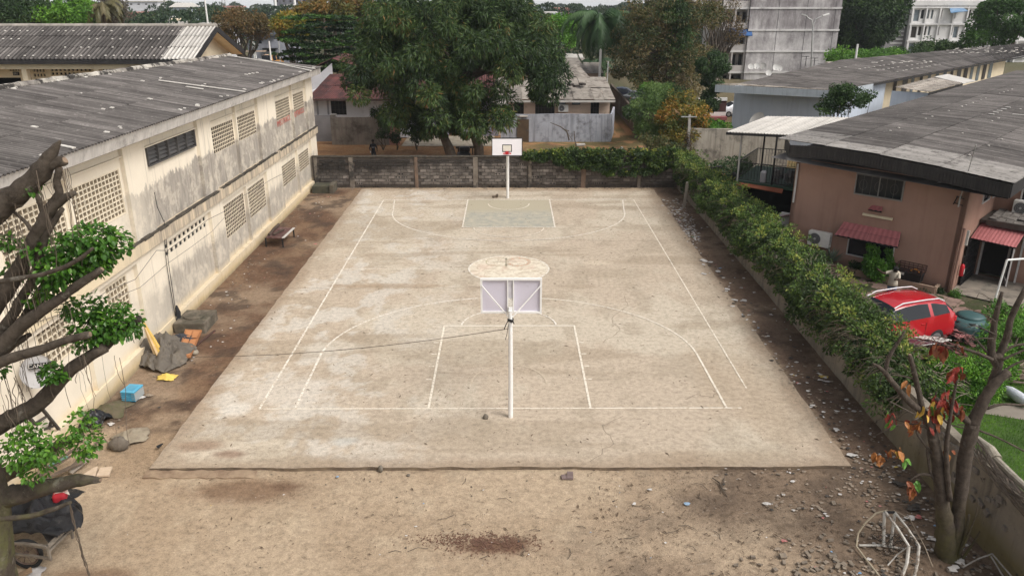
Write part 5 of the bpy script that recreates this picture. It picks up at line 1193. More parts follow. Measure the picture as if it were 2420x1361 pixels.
bush('bright green clump beside the navy sedan',[PE(1535,215,72,22,14,1.2)],16,(.3,.5),110,.24,.08,brgreen,tb=.4)
# concrete T post wrapped with dead creeper
p=AY(1622,430,50.4);t=thing('concrete_post',(p.x,50.4,-.1),'concrete T-shaped line post wrapped in dead brown creeper at the wall corner','post')
m=M();tp=AY(1630,272,50.4);m.hexa([(p.x-.1,50.3,-.1),(p.x+.1,50.3,-.1),(p.x+.1,50.5,-.1),(p.x-.1,50.5,-.1),(tp.x-.07,50.33,tp.z),(tp.x+.07,50.33,tp.z),(tp.x+.07,50.47,tp.z),(tp.x-.07,50.47,tp.z)]);m.build('shaft',mat('pale_concrete',(.38,.36,.33),(.3,.28,.26),3,.9),t)
m=M();c_=AY(1630,276,50.4);m.box(c_.x-.55,c_.x+.42,50.28,50.32,c_.z-.03,c_.z+.03);m.build('cross_arm',pole_m,t)
q=M()
for i in range(260):
 a=rnd.uniform(0,6.28);z=rnd.uniform(.3,3.4);rr=.3*(1.1-z/5)*rnd.uniform(.5,1.3);pp_=Vector((p.x+(tp.x-p.x)*z/5+math.cos(a)*rr,50.4+math.sin(a)*rr,z));q.tube([pp_,pp_+Vector((rnd.uniform(-.25,.25),rnd.uniform(-.25,.25),rnd.uniform(-.5,.1)))],.014,3)
q.build('dead_creeper',mat('dead_vine',(.10,.065,.045),(.06,.04,.03),6),t)['kind']='stuff'
foliage('creeper_leaves',[(p.x+rnd.uniform(-.3,.3),50.4+rnd.uniform(-.3,.2),rnd.uniform(1.5,3.3),.3) for _ in range(14)],40,.14,.06,brown_l,t)['kind']='stuff'

# ================================================================ RIGHT WALL AND HEDGE
nm=NT('right_wall_render');x,y_,z=nm.xyz();f=nm.noise(1.0,8,.65)
c=nm.mix(nm.rng(f,.35,.65),(0.30,0.262,0.205),(0.21,0.182,0.145));st=nm.noise(1,6,.65,nm.vscale(nm.pos(),(1,3,.3)))
c=nm.mix(nm.math('MULTIPLY',nm.rng(st,.5,.68),.7),c,(.10,.088,.07))
mo=nm.math('MULTIPLY',nm.rng(nm.math('ADD',z,nm.math('MULTIPLY',f,.9)),1.35,.8),nm.rng(y_,22,16));c=nm.mix(nm.math('MULTIPLY',mo,.8),c,(0.155,0.125,0.05))
c=nm.mix(nm.math('MULTIPLY',nm.rng(nm.noise(3.4,9,.75),.60,.64),.8),c,(.06,.052,.045));rw_m=nm.done(c,.95,nm.noise(10,9,.7),.025,.15)
rw=thing('yard_wall',(10.85,30,-.1),'weathered grey side wall on the right carrying the long hedge','wall')
m=M();ys=list(np.arange(8,50,.8));zt_=lambda y:1.68+.02*math.sin(y*2.1)+(.1 if y <16 else 0)
for a,b in zip(ys,ys[1:]):
 m.hexa([(10.72,a,-.2),(10.98,a,-.2),(10.98,b,-.2),(10.72,b,-.2),(10.74,a,zt_(a)),(10.96,a,zt_(a)+.02),(10.96,b,zt_(b)+.02),(10.74,b,zt_(b))])
m.build('wall_body',rw_m,rw)
m=M()
for i in range(42):
 yy=rnd.uniform(11,17.6);m.obox((10.71-rnd.uniform(0,.015),yy,1.5-rnd.random()** 2*.9),(.05,rnd.uniform(.08,.25),rnd.uniform(.06,.16)),0,rnd.uniform(-.4,.4))
m.build('broken_stone',mat('exposed_stone',(.16,.14,.12),(.26,.23,.19),6,.95),rw)['kind']='stuff'
hd=thing('hedge',(11.2,34,0),'long overgrown green hedge running along the top of the right wall','hedge')
cl=[]
for i in range(1700):
 y=rnd.uniform(19.2,50.2);a=rnd.uniform(0,6.28);k=rnd.uniform(.55,1.0)
 cx=11.25+.15*math.sin(y*.9);rx=.95+.15*math.sin(y*1.7+1)-(.25 if y >42 else 0);rz=.6+.12*math.sin(y*1.1);cz=1.62-(.2 if y <22 else 0)-max(0,y-40)*.012
 x=cx+math.cos(a)*rx*k;z=cz+math.sin(a)*rz*k
 nr_=max(0,min(1,(29-y)/6));x=11.0+(x-11.0)*(1-.25*nr_*(x >11))
 if y <26:x=min(x,11.8)
 if x <10.85 and rnd.random()<.35:z=rnd.uniform(.65,1.4)
 if z <.85 and 10.7 >x:z=max(z,.55+.3*math.sin(y*2.3))
 if x <10.1:x=10.1
 cl.append((x,y,z,rnd.uniform(.16,.34)))
foliage('leaves',cl,85,.125,.062,hedge_l,hd,tb=.33,tv=.3,tc=.28,droop=.35)['kind']='stuff'
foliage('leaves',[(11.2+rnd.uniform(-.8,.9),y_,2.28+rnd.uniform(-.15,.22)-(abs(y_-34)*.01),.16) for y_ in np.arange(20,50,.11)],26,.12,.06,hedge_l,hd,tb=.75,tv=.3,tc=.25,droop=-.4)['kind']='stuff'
q=M()
for i in range(640):
 y=rnd.uniform(19,50) if i >220 else rnd.uniform(18.6,25);a=rnd.uniform(0,6.28);p=Vector((11.2+math.cos(a)*1.0,y,1.7+math.sin(a)*.75));d=Vector((math.cos(a),rnd.uniform(-.8,.8),math.sin(a)*.8-.2))*rnd.uniform(.3,.65)
 q.tube([p-d*.6,p,p+d*.55+Vector((0,0,-.12))],[.014,.01,.004],3)
q.build('twigs',mat('twig_brown',(.17,.14,.10),(.10,.08,.06),5),hd)['kind']='stuff'
m=M();m.bar((10.15,44.6,-.1),(10.22,44.5,1.5),.14);solo(m,'fence_stake',mat('stake_grey',(.3,.27,.23),(.22,.2,.17),3),'short grey concrete stake under the far end of the hedge','stake')

# ================================================================ PINK HOUSE (local frame: y runs left along the front wall, x runs back)
RA=math.atan2(.728,.686)
ph=thing('house',(18.35,30.8,0),'terracotta pink two-storey house with a black fascia behind the hedge','house',RA)
WL[ph.name]=Vector((0,0,0))
O3=Vector((18.35,30.8,0));VX=Vector((math.cos(RA),math.sin(RA),0));VY=Vector((-math.sin(RA),math.cos(RA),0))
def hit(px,py,x=None,y=None):
 """local point where a pixel's ray meets the plane local x = const or local y = const"""
 d=Vector(ray(px,py));o=Vector((0,0,H))-O3
 n=VX if x is not None else VY;k=x if x is not None else y
 t=(k-n.dot(o))/n.dot(d);q=o+d*t;return Vector((q.dot(VX),q.dot(VY),q.z))
LW=hit(1882,385,x=0).y
nm=NT('pink_render');x,y_,z=nm.xyz();f=nm.noise(.7,7,.6)
c=nm.mix(nm.rng(f,.35,.65),(0.375,0.235,0.18),(0.325,0.2,0.152));c=nm.mix(nm.math('MULTIPLY',nm.rng(nm.noise(1,6,.6,nm.vscale(nm.pos(),(2,2,.2))),.52,.75),.4),c,(.17,.095,.07))
c=nm.mix(nm.math('MULTIPLY',nm.rng(z,.5,.0),.5),c,(.16,.09,.065));c=nm.mix(nm.math('MULTIPLY',nm.rng(nm.noise(6,9,.8),.7,.74),.5),c,(.38,.3,.24));pink_m=nm.done(c,.9,nm.noise(12,7,.7),.006,.2)
w1a,w1b=hit(2028,409,x=0),hit(2128,474,x=0);w2a,w2b=hit(2012,555,x=0),hit(2106,622,x=0)
W1=(w1b.y-.02,w1a.y,3.48,4.34);W2=(w2b.y,w2a.y+.05,.72,1.7)
m=M();m.wall((0,0,0),(0,1,0),(-1,0,0),LW,-.2,4.6,.2,[W1,W2])
s1,s2=hit(2325,470,y=0),hit(2345,478,y=0)
sw=[(hit(2327,450,y=0).x,hit(2341,450,y=0).x,3.35,4.15),(hit(2347,455,y=0).x,hit(2364,455,y=0).x,3.3,4.15)]
gx_=1.9
m.wall((0,0,0),(1,0,0),(0,-1,0),16,-.2,4.6,.2,sw);m.wall((0,LW,0),(1,0,0),(0,1,0),16,-.2,4.6,.2)
XP=3.15
m.wall((XP,-5,0),(0,1,0),(-1,0,0),4.998,-.2,2.55,.2,[(3.75,4.75,0.02,2.0)]);m.wall((XP+1.6,-5,0),(0,1,0),(-1,0,0),4.998,2.5,4.6,.2,[(3.2,4.0,3.2,4.2)])
m.build('wall',pink_m,ph,world=False)
m=M();m.box(.3,15,.3,LW-.3,2.4,2.5);m.box(3.6,3.7,-4.8,-.1,0,2.4);m.box(2.5,2.6,.3,LW-.3,0,4.5);m.box(XP+2.2,XP+2.3,-4.8,-.1,2.6,4.5);m.build('room',dark_m,ph,world=False)
frame_m=mat('pale_frame',(.58,.56,.54),(.5,.48,.46),5,.6)
def win(parent,y0,y1,z0,z1,x,fm,bars=False,name='window'):
 q=M();t_=.05
 q.box(x-.04,x+.05,y0-t_,y0,z0-t_,z1+t_);q.box(x-.04,x+.05,y1,y1+t_,z0-t_,z1+t_);q.box(x-.04,x+.05,y0,y1,z0-t_,z0);q.box(x-.04,x+.05,y0,y1,z1,z1+t_)
 q.box(x-.02,x+.04,(y0+y1)/2-.02,(y0+y1)/2+.02,z0,z1);w=q.build(name,fm,parent,world=False)
 for a,b in ((y0,(y0+y1)/2-.02),((y0+y1)/2+.02,y1)):q=M();q.quad((x+.03,a,z0),(x+.03,b,z0),(x+.03,b,z1),(x+.03,a,z1));q.build('pane',glass_m,w,world=False)
 return w
w=win(ph,W1[0],W1[1],W1[2],W1[3],0,mat('mid_frame',(.3,.29,.27),(.24,.23,.22)))
q=M();y0,y1,z0,z1=W1
for k in range(7):yy=y0+(y1-y0)*k/6;q.tube([(-.08,yy,z0),(-.08,yy,z1)],.006,4)
for k in range(3):
 cyy=y0+(y1-y0)*(k+.5)/3;q.tube([(-.08,cyy+.16*math.cos(i*.52),(z0+z1)/2+.22*math.sin(i*.52)) for i in range(13)],.005,4)
for zz in (z0+.02,z1-.02):q.bar((-.08,y0-.03,zz),(-.08,y1+.03,zz),.02)
q.build('grille',mat('grille_grey',(.2,.19,.18)),w,world=False)
win(ph,W2[0],W2[1],W2[2],W2[3],0,frame_m)
for a,b,z0,z1 in sw:
 q=M();e=.05;q.box(a-e,a,-.04,.05,z0-e,z1);q.box(b,b+e,-.04,.05,z0-e,z1);q.box(a,b,-.04,.05,z0-e,z0);w=q.build('window',frame_m,ph,world=False);q=M();q.quad((a,.04,z0),(b,.04,z0),(b,.04,z1),(a,.04,z1));q.build('pane',glass_m,w,world=False)
q=M();e=.06;q.box(XP+1.56,XP+1.63,-1.86,-1.8,3.15,4.25);q.box(XP+1.56,XP+1.63,-1.0,-.94,3.15,4.25);q.box(XP+1.56,XP+1.63,-1.8,-1.0,3.15,3.2);w=q.build('window',frame_m,ph,world=False);q=M();q.quad((XP+1.62,-1.8,3.2),(XP+1.62,-1,3.2),(XP+1.62,-1,4.2),(XP+1.62,-1.8,4.2));q.build('pane',glass_m,w,world=False)
# awnings
awn=mat('red_awning',(.46,.165,.165),(.39,.135,.135),3,.55,rv=.2,dirt=(.2,.08,.07),dsc=4,dlo=.6,dhi=.75)
def tile_sheet(parent,P00,P10,P11,P01,waves,steps,nsh=1,name='awning',amp=.018):
 P00,P10,P11,P01=map(Vector,(P00,P10,P11,P01));t=M()
 t.quad(P00-Vector((0,0,.03)),P10-Vector((0,0,.03)),P11-Vector((0,0,.03)),P01-Vector((0,0,.03)));root=t.build(name,blackp,parent,world=False)
 for s_ in range(nsh):
  for j in range(steps):
   u0,u1=s_/nsh,(s_+1)/nsh-.004;v0,v1=j/steps,(j+1)/steps+.03
   f=lambda u,v:P00.lerp(P10,u).lerp(P01.lerp(P11,u),v);me=sheet_mesh('roof_sheet',f(u0,v0)+Vector((0,0,.03)),f(u1,v0)+Vector((0,0,.03)),f(u1,v1),f(u0,v1),waves,amp,awn,5)
   link('roof_sheet',me,root)
 return root
a0,a1=hit(1985,531,x=0).y-.1,hit(2120,570,x=0).y
zA=hit(2060,535,x=0).z
tile_sheet(ph,(-.62,a1-.25,1.62),(-.62,a0+.05,1.62),(-.03,a0-.05,2.12),(-.03,a1-.1,2.12),6,2,2)
q=M();q.bar((-.02,a1-.1,1.75),(-.55,a1-.1,1.6),.04);q.bar((-.02,a1-.1,1.55),(-.3,a1-.1,1.66),.04);q.build('awning_bracket',blackp,ph,world=False)
l=hit(2073,493,x=0);tile_sheet(ph,(-.3,l.y-.3,2.92),(-.3,l.y+.28,2.92),(-.03,l.y+.22,3.08),(-.03,l.y-.22,3.08),3,1,1,'small_hood')
l0,l1=hit(2040,506,x=0),hit(2110,521,x=0);q=M();q.box(-.1,-.01,l1.y,l0.y,2.58,2.68);q.build('tube_lamp',mat('cream_lamp',(.68,.6,.43),(.6,.52,.36),3,.5),ph,world=False)
def W3(x,y,z):return O3+VX*x+VY*y+Vector((0,0,z))
ay=(hit(1917,560,x=0).y+hit(1968,560,x=0).y)/2
ac_unit(None,W3(-.22,ay,1.2),.98,.66,.32,RA-R(90),'white air conditioner with big round fan on the pink wall left of the awning')
ac_unit(None,W3(.6,LW+.3,1.55),.8,.6,.3,RA+R(90),'white air conditioner on the left side wall of the pink house above the hedge')
ac_unit(None,W3(XP+1.35,-1.25,2.95),.9,.62,.34,RA-R(90),'dusty air conditioner above the low tiled porch at the frame edge')
hpq=AZ(1722,292,.9);ac_unit(None,(hpq.x-.1,66.2,1.55),.85,.62,.32,R(-10),'air conditioner at the left foot of the blue house wall')
ac_unit(None,(AY(1331,256,69).x,68.95,AY(1331,256,69).z),.85,.6,.3,0,'air conditioner on the cream house wall between its barred windows')
# downpipe, tube lamp, extinguisher
pipe_m=mat('pink_pipe',(.33,.2,.155),(.27,.16,.12),4,.6)
q=M();a=hit(2250,690,x=-.1);b=hit(2278,542,x=-.1);q.tube([(-.1,a.y+.05,0),(-.1,b.y-.02,b.z-.05),(-.06,b.y-.02,b.z)],.05,8);q.tube([(-.1,a.y+.16,0),(-.1,b.y+.1,b.z-.6)],.02,6)
q.lathe((-.1,b.y-.02,b.z),[(.07,-.03),(.07,.05)],10);q.build('downpipe',pipe_m,ph,world=False)
q=M();a=hit(2290,545,x=-.06);q.box(-.1,-.01,a.y-.04,a.y+.05,a.z-.62,a.z);q.build('tube_lamp',white_m,ph,world=False)
fe=W3(.75,-.14,.55);t=thing('fire_extinguisher',fe,'red fire extinguisher with a white label hanging beside the black security gate','fire extinguisher',RA)
WL[t.name]=Vector((0,0,0));q=M();q.lathe((0,0,0),[(.06,0),(.09,.02),(.09,.42),(.06,.5),(.03,.53)],14);q.build('cylinder',redp,t,True,False)
q=M();q.box(-.05,.05,-.1,-.088,.12,.32);q.build('label_plate',white_m,t,world=False);q=M();q.lathe((0,0,.53),[(.03,0),(.03,.07)],8);q.obox((.03,0,.62),(.14,.02,.02));q.tube([(-.02,0,.58),(-.12,0,.66),(-.14,0,.8),(-.04,0,.92),(.0,0,.78)],.014,6);q.build('valve_hose',blackp,t,world=False)
# gate grille folded against the wall, door with white frame, door hood
gate=M();gx0,gx1=1.05,2.95
for k in range(10):x=gx0+(gx1-gx0)*k/9;gate.bar((x,-.13,.02),(x,-.13,2.0),.03)
for k in range(7):z=.05+k*.32;gate.bar((gx0,-.13,z),(gx1,-.13,z),.03)
for k in range(9):
 x=gx0+.1+k*.21;z=.3+(k % 3)*.55;gate.tube([(x+.12*math.cos(i*.6),-.14,z+.14*math.sin(i*.6)) for i in range(10)],.012,4)
gate.quad((gx0,-.1,.02),(gx1,-.1,.02),(gx1,-.1,2.0),(gx0,-.1,2.0));gate.build('security_gate',blackp,ph,world=False)
q=M();q.box(XP-.06,XP+.02,-1.3,-1.24,0,2.05);q.box(XP-.06,XP+.02,-.28,-.2,0,2.05);q.box(XP-.06,XP+.02,-1.24,-.28,2.0,2.06);q.build('door_frame',frame_m,ph,world=False)
q=M();dh=Vector((XP-.08,-1.28,0));dd=Vector((-.86,-.28,0));up=Vector((0,0,2.0));
for u0,u1,z0,z1 in ((0,.14,0,2),(.86,1,0,2),(.14,.86,0,.22),(.14,.86,1.88,2)):
 a=dh+dd*u0;b=dh+dd*u1;q.hexa([(a.x,a.y,z0+.03),(b.x,b.y,z0+.03),(b.x+.02,b.y-.05,z0+.03),(a.x+.02,a.y-.05,z0+.03),(a.x,a.y,z1),(b.x,b.y,z1),(b.x+.02,b.y-.05,z1),(a.x+.02,a.y-.05,z1)])
dr=q.build('door',frame_m,ph,world=False);q=M();a=dh+dd*.14+Vector((.01,-.02,0));b=dh+dd*.86+Vector((.01,-.02,0));q.quad((a.x,a.y,.25),(b.x,b.y,.25),(b.x,b.y,1.88),(a.x,a.y,1.88));q.build('pane',glass_m,dr,world=False)
tile_sheet(ph,(1.45,-1.75,1.95),(1.45,-.06,2.02),(XP-.03,-.06,2.5),(XP-.03,-1.75,2.45),4,1,3,'door_hood',.008)
q=M();q.bar((XP-.1,-1.72,2.35),(XP-.1,-1.72,0),.07);q.build('hood_post',frame_m,ph,world=False)
q=M();q.bar((XP-.06,-2.4,2.25),(XP-.06,-3.2,2.2),.1,.08);q.build('tube_lamp',white_m,ph,world=False)
# porch roof of old tiles
tile_m=mat('old_grey_tile',(.14,.125,.11),(.24,.22,.2),4,.95,rv=.4,bump=.02)
q=M();q.box(XP-.5,XP+1.62,-5,-.02,2.5,2.6);q.box(XP-.62,XP-.5,-5,-.3,2.42,2.66);pr=q.build('porch_slab',mat('porch_dark',(.06,.052,.045),(.09,.08,.07),3),ph,world=False)
tm=M();tm.hexa([(-.13,-.15,0),(.13,-.15,0),(.13,.15,.03),(-.13,.15,.03),(-.12,-.14,.035),(.12,-.14,.035),(.12,.14,.06),(-.12,.14,.06)]);tme=tm.mesh('tile',tile_m)
for i in range(8):
 for j in range(14):
  if rnd.random()<.93:link('tile',tme,pr,Vector((XP-.42+i*.25,-4.6+j*.32,2.6+i*.012+rnd.uniform(0,.02)))).rotation_euler=(rnd.uniform(-.06,.06),rnd.uniform(-.1,.1),rnd.uniform(-.12,.12))
# roof
zl,zr_,zrg=5.28,5.12,5.50;XB_=46;RP=[(-1.75,5.12),(.9,5.33),(3.3,5.46),(5.7,5.49)]
pale_front=mat('bleached_sheet',(.40,.375,.345),(.30,.28,.255),1.6,.85,dirt=(.12,.11,.1),dsc=2.5,dlo=.5,dhi=.68,rv=.22,crest=1)
roof3=lambda i,j:(pale_front if i == 0 or (i == 1 and rnd.random()<.7) else roof_m)
f0=lambda y:-.66-(7.2-y)*.1
ridgey=5.7
# right slope: sheets run across x, corrugation along local y
for (ya_,za_),(yb_,zb_) in zip(RP,RP[1:]):roof_patch(ph,(f0(ya_),ya_,za_+.02),(XB_,ya_,za_+.02),(XB_,yb_,zb_),(f0(yb_),yb_,zb_),30,1,7,.03,roof_m,local=True,pick=roof3)
roof_patch(ph,(XB_,8.6,zl),(.65,8.5,zl),(f0(ridgey),ridgey,zrg),(XB_,ridgey,zrg),30,1,7,.03,roof_m,local=True,pick=lambda i,j:roof3(29-i,j),lift=.03)
q=M()
def strip_f(q,pts,h,th=.04):
 for a,b in zip(pts,pts[1:]):
  a=Vector(a);b=Vector(b);n_=Vector((b.y-a.y,a.x-b.x,0)).normalized()*th;u=Vector((0,0,h))
  q.hexa([a-u,b-u,b-u+n_,a-u+n_,a-Vector((0,0,.03)),b-Vector((0,0,.03)),b-Vector((0,0,.03))+n_,a-Vector((0,0,.03))+n_])
strip_f(q,[(1.4,8.45,zl),(f0(7.2)+.05,7.3,5.32),(f0(5.7)+.05,5.7,5.47),(f0(3.3)+.05,3.3,5.44),(f0(.9)+.05,.9,5.31),(f0(-1.65)+.05,-1.65,zr_),(30,-1.68,zr_)],.56);q.build('fascia',blackf,ph,world=False)
nb_=70
for k in range(nb_):
 u=k/nb_;yy=7.2-u*8.8;x=f0(yy)+.01;zz=float(np.interp(yy,[-1.75,.9,3.3,5.7,7.3],[5.1,5.31,5.44,5.47,5.32]))
 bm_=bpy.data.meshes.get('fascia_plank')
 if bm_ is None:
  p_=M();p_.box(-.012,0,-.055,.055,-.55,-.02);bm_=p_.mesh('fascia_plank',blackf)
 o=link('plank',bm_,ph,(x,yy,zz));o.rotation_euler.z=math.atan(.1)*-1
q=M();q.quad((-.6,8.2,4.62),(30,8.2,4.62),(30,-1.6,4.5),(-1.4,-1.6,4.5));q.build('soffit',mat('soffit',(.16,.15,.14)),ph,world=False)
q=M()
for row in (0.08,.33,.55,.9):
 for k in range(26):
  x=1+k*1.05+rnd.uniform(-.3,.3)+row*3
  if rnd.random()<(.25 if x <12 else .45):yy=-1.75+(ridgey+1.75)*row;q.obox((x,yy,float(np.interp(yy,[p[0] for p in RP],[p[1] for p in RP]))+.05),(.11,.08,.03),rnd.uniform(-.3,.3))
q.build('cement_dab',cem_m,ph,world=False)['kind']='stuff'
q=M()
for p_,s_ in (((2343,270),1),((2353,266),1),((2362,262),1),((2372,258),1),((2382,254),1),((2412,269),3)):
 a=AZ(*p_,5.5)-O3;q.obox((a.dot(VX),a.dot(VY),float(np.interp(a.dot(VY),[p[0] for p in RP],[p[1] for p in RP]))+.06),(.16,.25*s_,.03))
q.build('roof_patch',white_m,ph,world=False)
# aerial
p1=hit(2268,472,x=-.3);p2=hit(2307,342,x=-1.9)
t=thing('tv_aerial',W3(-.3,p1.y,p1.z),'thin television aerial on a leaning mast fixed to the pink wall','aerial')
q=M();a=W3(p1.x,p1.y,p1.z);b=W3(p2.x,p2.y,p2.z);q.tube([a,b],.018,6);q.tube([a-Vector((0,0,.3)),a+Vector((0,0,.2))],.03,6);q.build('mast',pole_m,t)
q=M();c_=W3(*hit(2278,434,x=-.85));e_=W3(*hit(2217,431,x=-.85));e2=W3(*hit(2298,436,x=-.85));q.tube([e_,c_,e2],.014,5)
for k in range(9):u=c_.lerp(e_,k/8);q.bar(u-Vector((.12,.16,-.02)),u+Vector((.12,.16,-.02)),.012)
q.build('elements',pole_m,t)
q=M();q.bar(W3(-.05,p1.y+.25,p1.z-.28),W3(-.05,p1.y+.15,p1.z+.08),.03);q.bar(W3(-.05,p1.y+.1,p1.z-.25),W3(-.05,p1.y,p1.z+.1),.03)
for z in (-.22,.05):q.bar(W3(-.05,p1.y+.2,p1.z+z),W3(-.3,p1.y-.15,p1.z+z),.025)
q.build('bracket',blackp,t)
# yard of the pink house
m=M()
def sheet(name,pts,z,mt):q=M();q.quad(*[(p[0],p[1],z) for p in pts]);return tag(q.build(name,mt),kind='structure')
pave_m=mat('pink_paving',(.30,.20,.16),(.24,.165,.135),1.5,.9,dirt=(.15,.11,.09),dsc=2,dlo=.5,dhi=.68)
pave=thing('yard_paving',(15,28,-.05),None,None);pave['kind']='structure'
v_pave=[M().box(-.24,.24,-.24,.24,-.03,.012).mesh('paver',pave_m)]
for i in range(24):
 for j in range(11):
  l_=W3(-.75-j*.5,8.6-i*.5,0)
  if 11.3 <l_.x:o=link('paver',v_pave[0],pave,l_-Vector((15,28,-.0))+Vector((0,0,rnd.uniform(0,.008))));o.rotation_euler.z=RA
sheet('yard_concrete',[W3(-.05,-.02,0),W3(-.05,-4,0),W3(XP,-4,0),W3(XP,-.02,0)],.03,mat('porch_concrete',(.27,.235,.19),(.2,.175,.145),1.5,.9,dirt=(.11,.1,.08),dsc=1.5))
q=M();q.obox(W3(-.55,3.9,.12),(.12,7.0,.28),RA);q.obox(W3(-.3,.42,.12),(.5,.12,.28),RA);solo(q,'planter_kerb',mat('kerb_pink',(.33,.235,.17),(.27,.19,.14),2,.9),'low pinkish kerb edging the planting bed under the pink wall','kerb')
green_l=leafmat('lush_leaf',[(.03,.08,.012),(.06,.15,.02),(.10,.23,.03),(.18,.34,.05)])
bq=W3(-.25,hit(2085,640,x=-.3).y,.0)
t=bush('bright green climber bush under the awning window',[tuple(W3(-.4,hit(2078,640,x=-.4).y,.55))+(.65,.55,.5),tuple(W3(-.3,hit(2060,600,x=-.3).y,1.0))+(.15,.15,.45)],42,(.14,.26),90,.11,.08,green_l,base=tuple(bq),tb=.45,tc=.25)
foliage('leaves',[tuple(W3(-.16,hit(2110,600,x=-.2).y+k*.02,.7+k*.055))[:3]+(.11,) for k in range(12)],30,.1,.07,green_l,t)['kind']='stuff'
def spiky(label,c,n,L,mt,name='yucca'):
 t=thing(name,c,label,'plant');q=M()
 for k in range(n):
  a=k*2.4;e=rnd.uniform(.1,1.4);d=Vector((math.cos(a)*math.cos(e),math.sin(a)*math.cos(e),math.sin(e)));s_=Vector((-math.sin(a),math.cos(a),0))*.03;q.quad(Vector(c)-s_,Vector(c)+s_,Vector(c)+d*L*.6+s_*.8,Vector(c)+d*L,Vector(c)+d*L*.6-s_*.8)
 q.build('leaf_blades',mt,t)['kind']='stuff';return t
spiky('grey green spiky plant between the hedge and the pink wall',W3(-.6,hit(1965,610,x=-.6).y,.35),60,.75,mat('agave_green',(.16,.20,.15),(.1,.13,.09),5,.6))
bush('small dark potted shrub below the awning window',[tuple(W3(-.35,hit(2020,640,x=-.35).y,.25))+(.3,.25,.3)],10,(.1,.18),80,.09,.05,dkgreen)
bush('low weeds along the planting bed below the black basket',[tuple(W3(-.4,1.6-k*.45,.08))+(.2,.25,.1) for k in range(4)],18,(.08,.14),50,.1,.03,dkgreen)
bush('weed tuft at the front corner of the pink house',[tuple(W3(-.25,-.35,.08))+(.25,.2,.12)],8,(.08,.14),60,.1,.03,green_l)
# black wire basket bin on the wall
by0,by1=hit(2185,640,x=-.3).y,hit(2122,630,x=-.3).y
t=thing('wall_basket',W3(-.3,(by0+by1)/2,.2),'black wire basket bin with a white sticker and orange things inside','basket',RA);WL[t.name]=Vector((0,0,0));hw=(by1-by0)/2
q=M();z0,zm,z1=.05,.42,.72
q.hexa([(-.22,-hw*.88,z0),(.22,-hw*.88,z0),(.22,hw*.88,z0),(-.22,hw*.88,z0),(-.28,-hw*.96,zm),(.25,-hw*.96,zm),(.25,hw*.96,zm),(-.28,hw*.96,zm)]);q.build('tub',blackp,t,world=False)
q=M()
for z in (zm+.1,zm+.2,z1):
 e=.29+(z-zm)*.1;P_=[(-e,-hw,z),(-e,hw,z),(e-.03,hw,z),(e-.03,-hw,z)]
 for a,b in zip(P_,P_[1:]+P_[:1]):q.bar(a,b,.022)
for k in range(7):yy=-hw+2*hw*k/6;q.bar((-.28,yy*.97,zm-.02),(-.31,yy,z1),.016);q.bar((.25,yy*.97,zm-.02),(.27,yy,z1),.016)
q.build('wire_rim',mat('rusty_wire',(.09,.045,.035),(.05,.03,.025),5,.7),t,world=False)
q=M();q.quad((-.284,hw*.3,zm-.13),(-.284,hw*.88,zm-.13),(-.29,hw*.88,zm-.02),(-.29,hw*.3,zm-.02));q.build('sticker',white_m,t,world=False)
q=M();q.tube([(0,-hw*.1+.16*math.cos(i*.35)-.12,zm+.02+.1*math.sin(i*.35)) for i in range(10)],.035,8);o=q.build('bag_tmp',mat('orange_plastic',(.6,.26,.05),(.5,.2,.05),4,.5),None,world=False);
me=o.data;bpy.data.objects.remove(o);o=link('orange_bag',me);o.location=W3(-.3,(by0+by1)/2,.2);o.rotation_euler.z=RA;tag(o,'orange curved plastic thing inside the black wire basket','bag')
# person beside the basket, arm raised, seen from behind
J2={k:list(v) for k,v in J.items()}
J2['anr']=[.11,.02,.1,.06];J2['tor']=[.11,-.13,.04,.04];J2['knr']=[.1,-.03,.48,.075];J2['knl'][1]=-.03
J2.update({'ell':[-.38,-.22,1.36,.05],'wrl':[-.56,-.38,1.52,.035],'hal':[-.63,-.44,1.58,.05],'elr':[.2,-.25,1.2,.05],'wrr':[.1,-.42,1.25,.035],'har':[.05,-.5,1.27,.045],'neck':[0,-.05,1.47,.06],'head0':[.02,-.12,1.53,.085],'head1':[.03,-.2,1.6,.095],'head2':[.03,-.24,1.66,.06]})
z2=lambda c:1 if .88 <c.z <1.48 and abs(c.x)<.3 and c.y >-.22 else (2 if .07 <c.z <= .88 else 0)
pr_=AZ(2110,668,.93);pr_.z=-.04
P2=body('person',pr_,RA-R(75),J2,Bn,'person in a beige shirt and blue jeans reaching up beside the black basket',z2,[skin_m,mat('beige_shirt',(.50,.45,.36),(.42,.375,.3),5,.9),mat('blue_jeans',(.10,.14,.22),(.07,.10,.17),8,.9)],None)
q=M();q.lathe((.03,-.21,1.6),[(.05,-.05),(.1,-.02),(.105,.04),(.08,.09),(.03,.11)],12);q.build('hair',hair_m,P2,True,False)
q=M();q.lathe((0,0,.86),[(.19,0),(.18,.12),(.16,.3),(.2,.5),(.16,.6),(.07,.63)],14);sh=q.build('loose_shirt',bpy.data.materials['beige_shirt'],P2,True,False);sh.scale=(1,.72,1)
# red SUV
a=AZ(2095,727,1.72);b=AZ(2225,708,1.72);ang=math.atan2(b.y-a.y,b.x-a.x)
mid=AZ(2155,712,1.68);redcar=gloss('red_paint',(.40,.010,.018))
car('red_suv',(mid.x-.5,mid.y+.45,-.04),ang,4.5,1.88,1.70,redcar,'glossy red suv with silver roof rails parked beside the hedge','car','suv',rails=True)
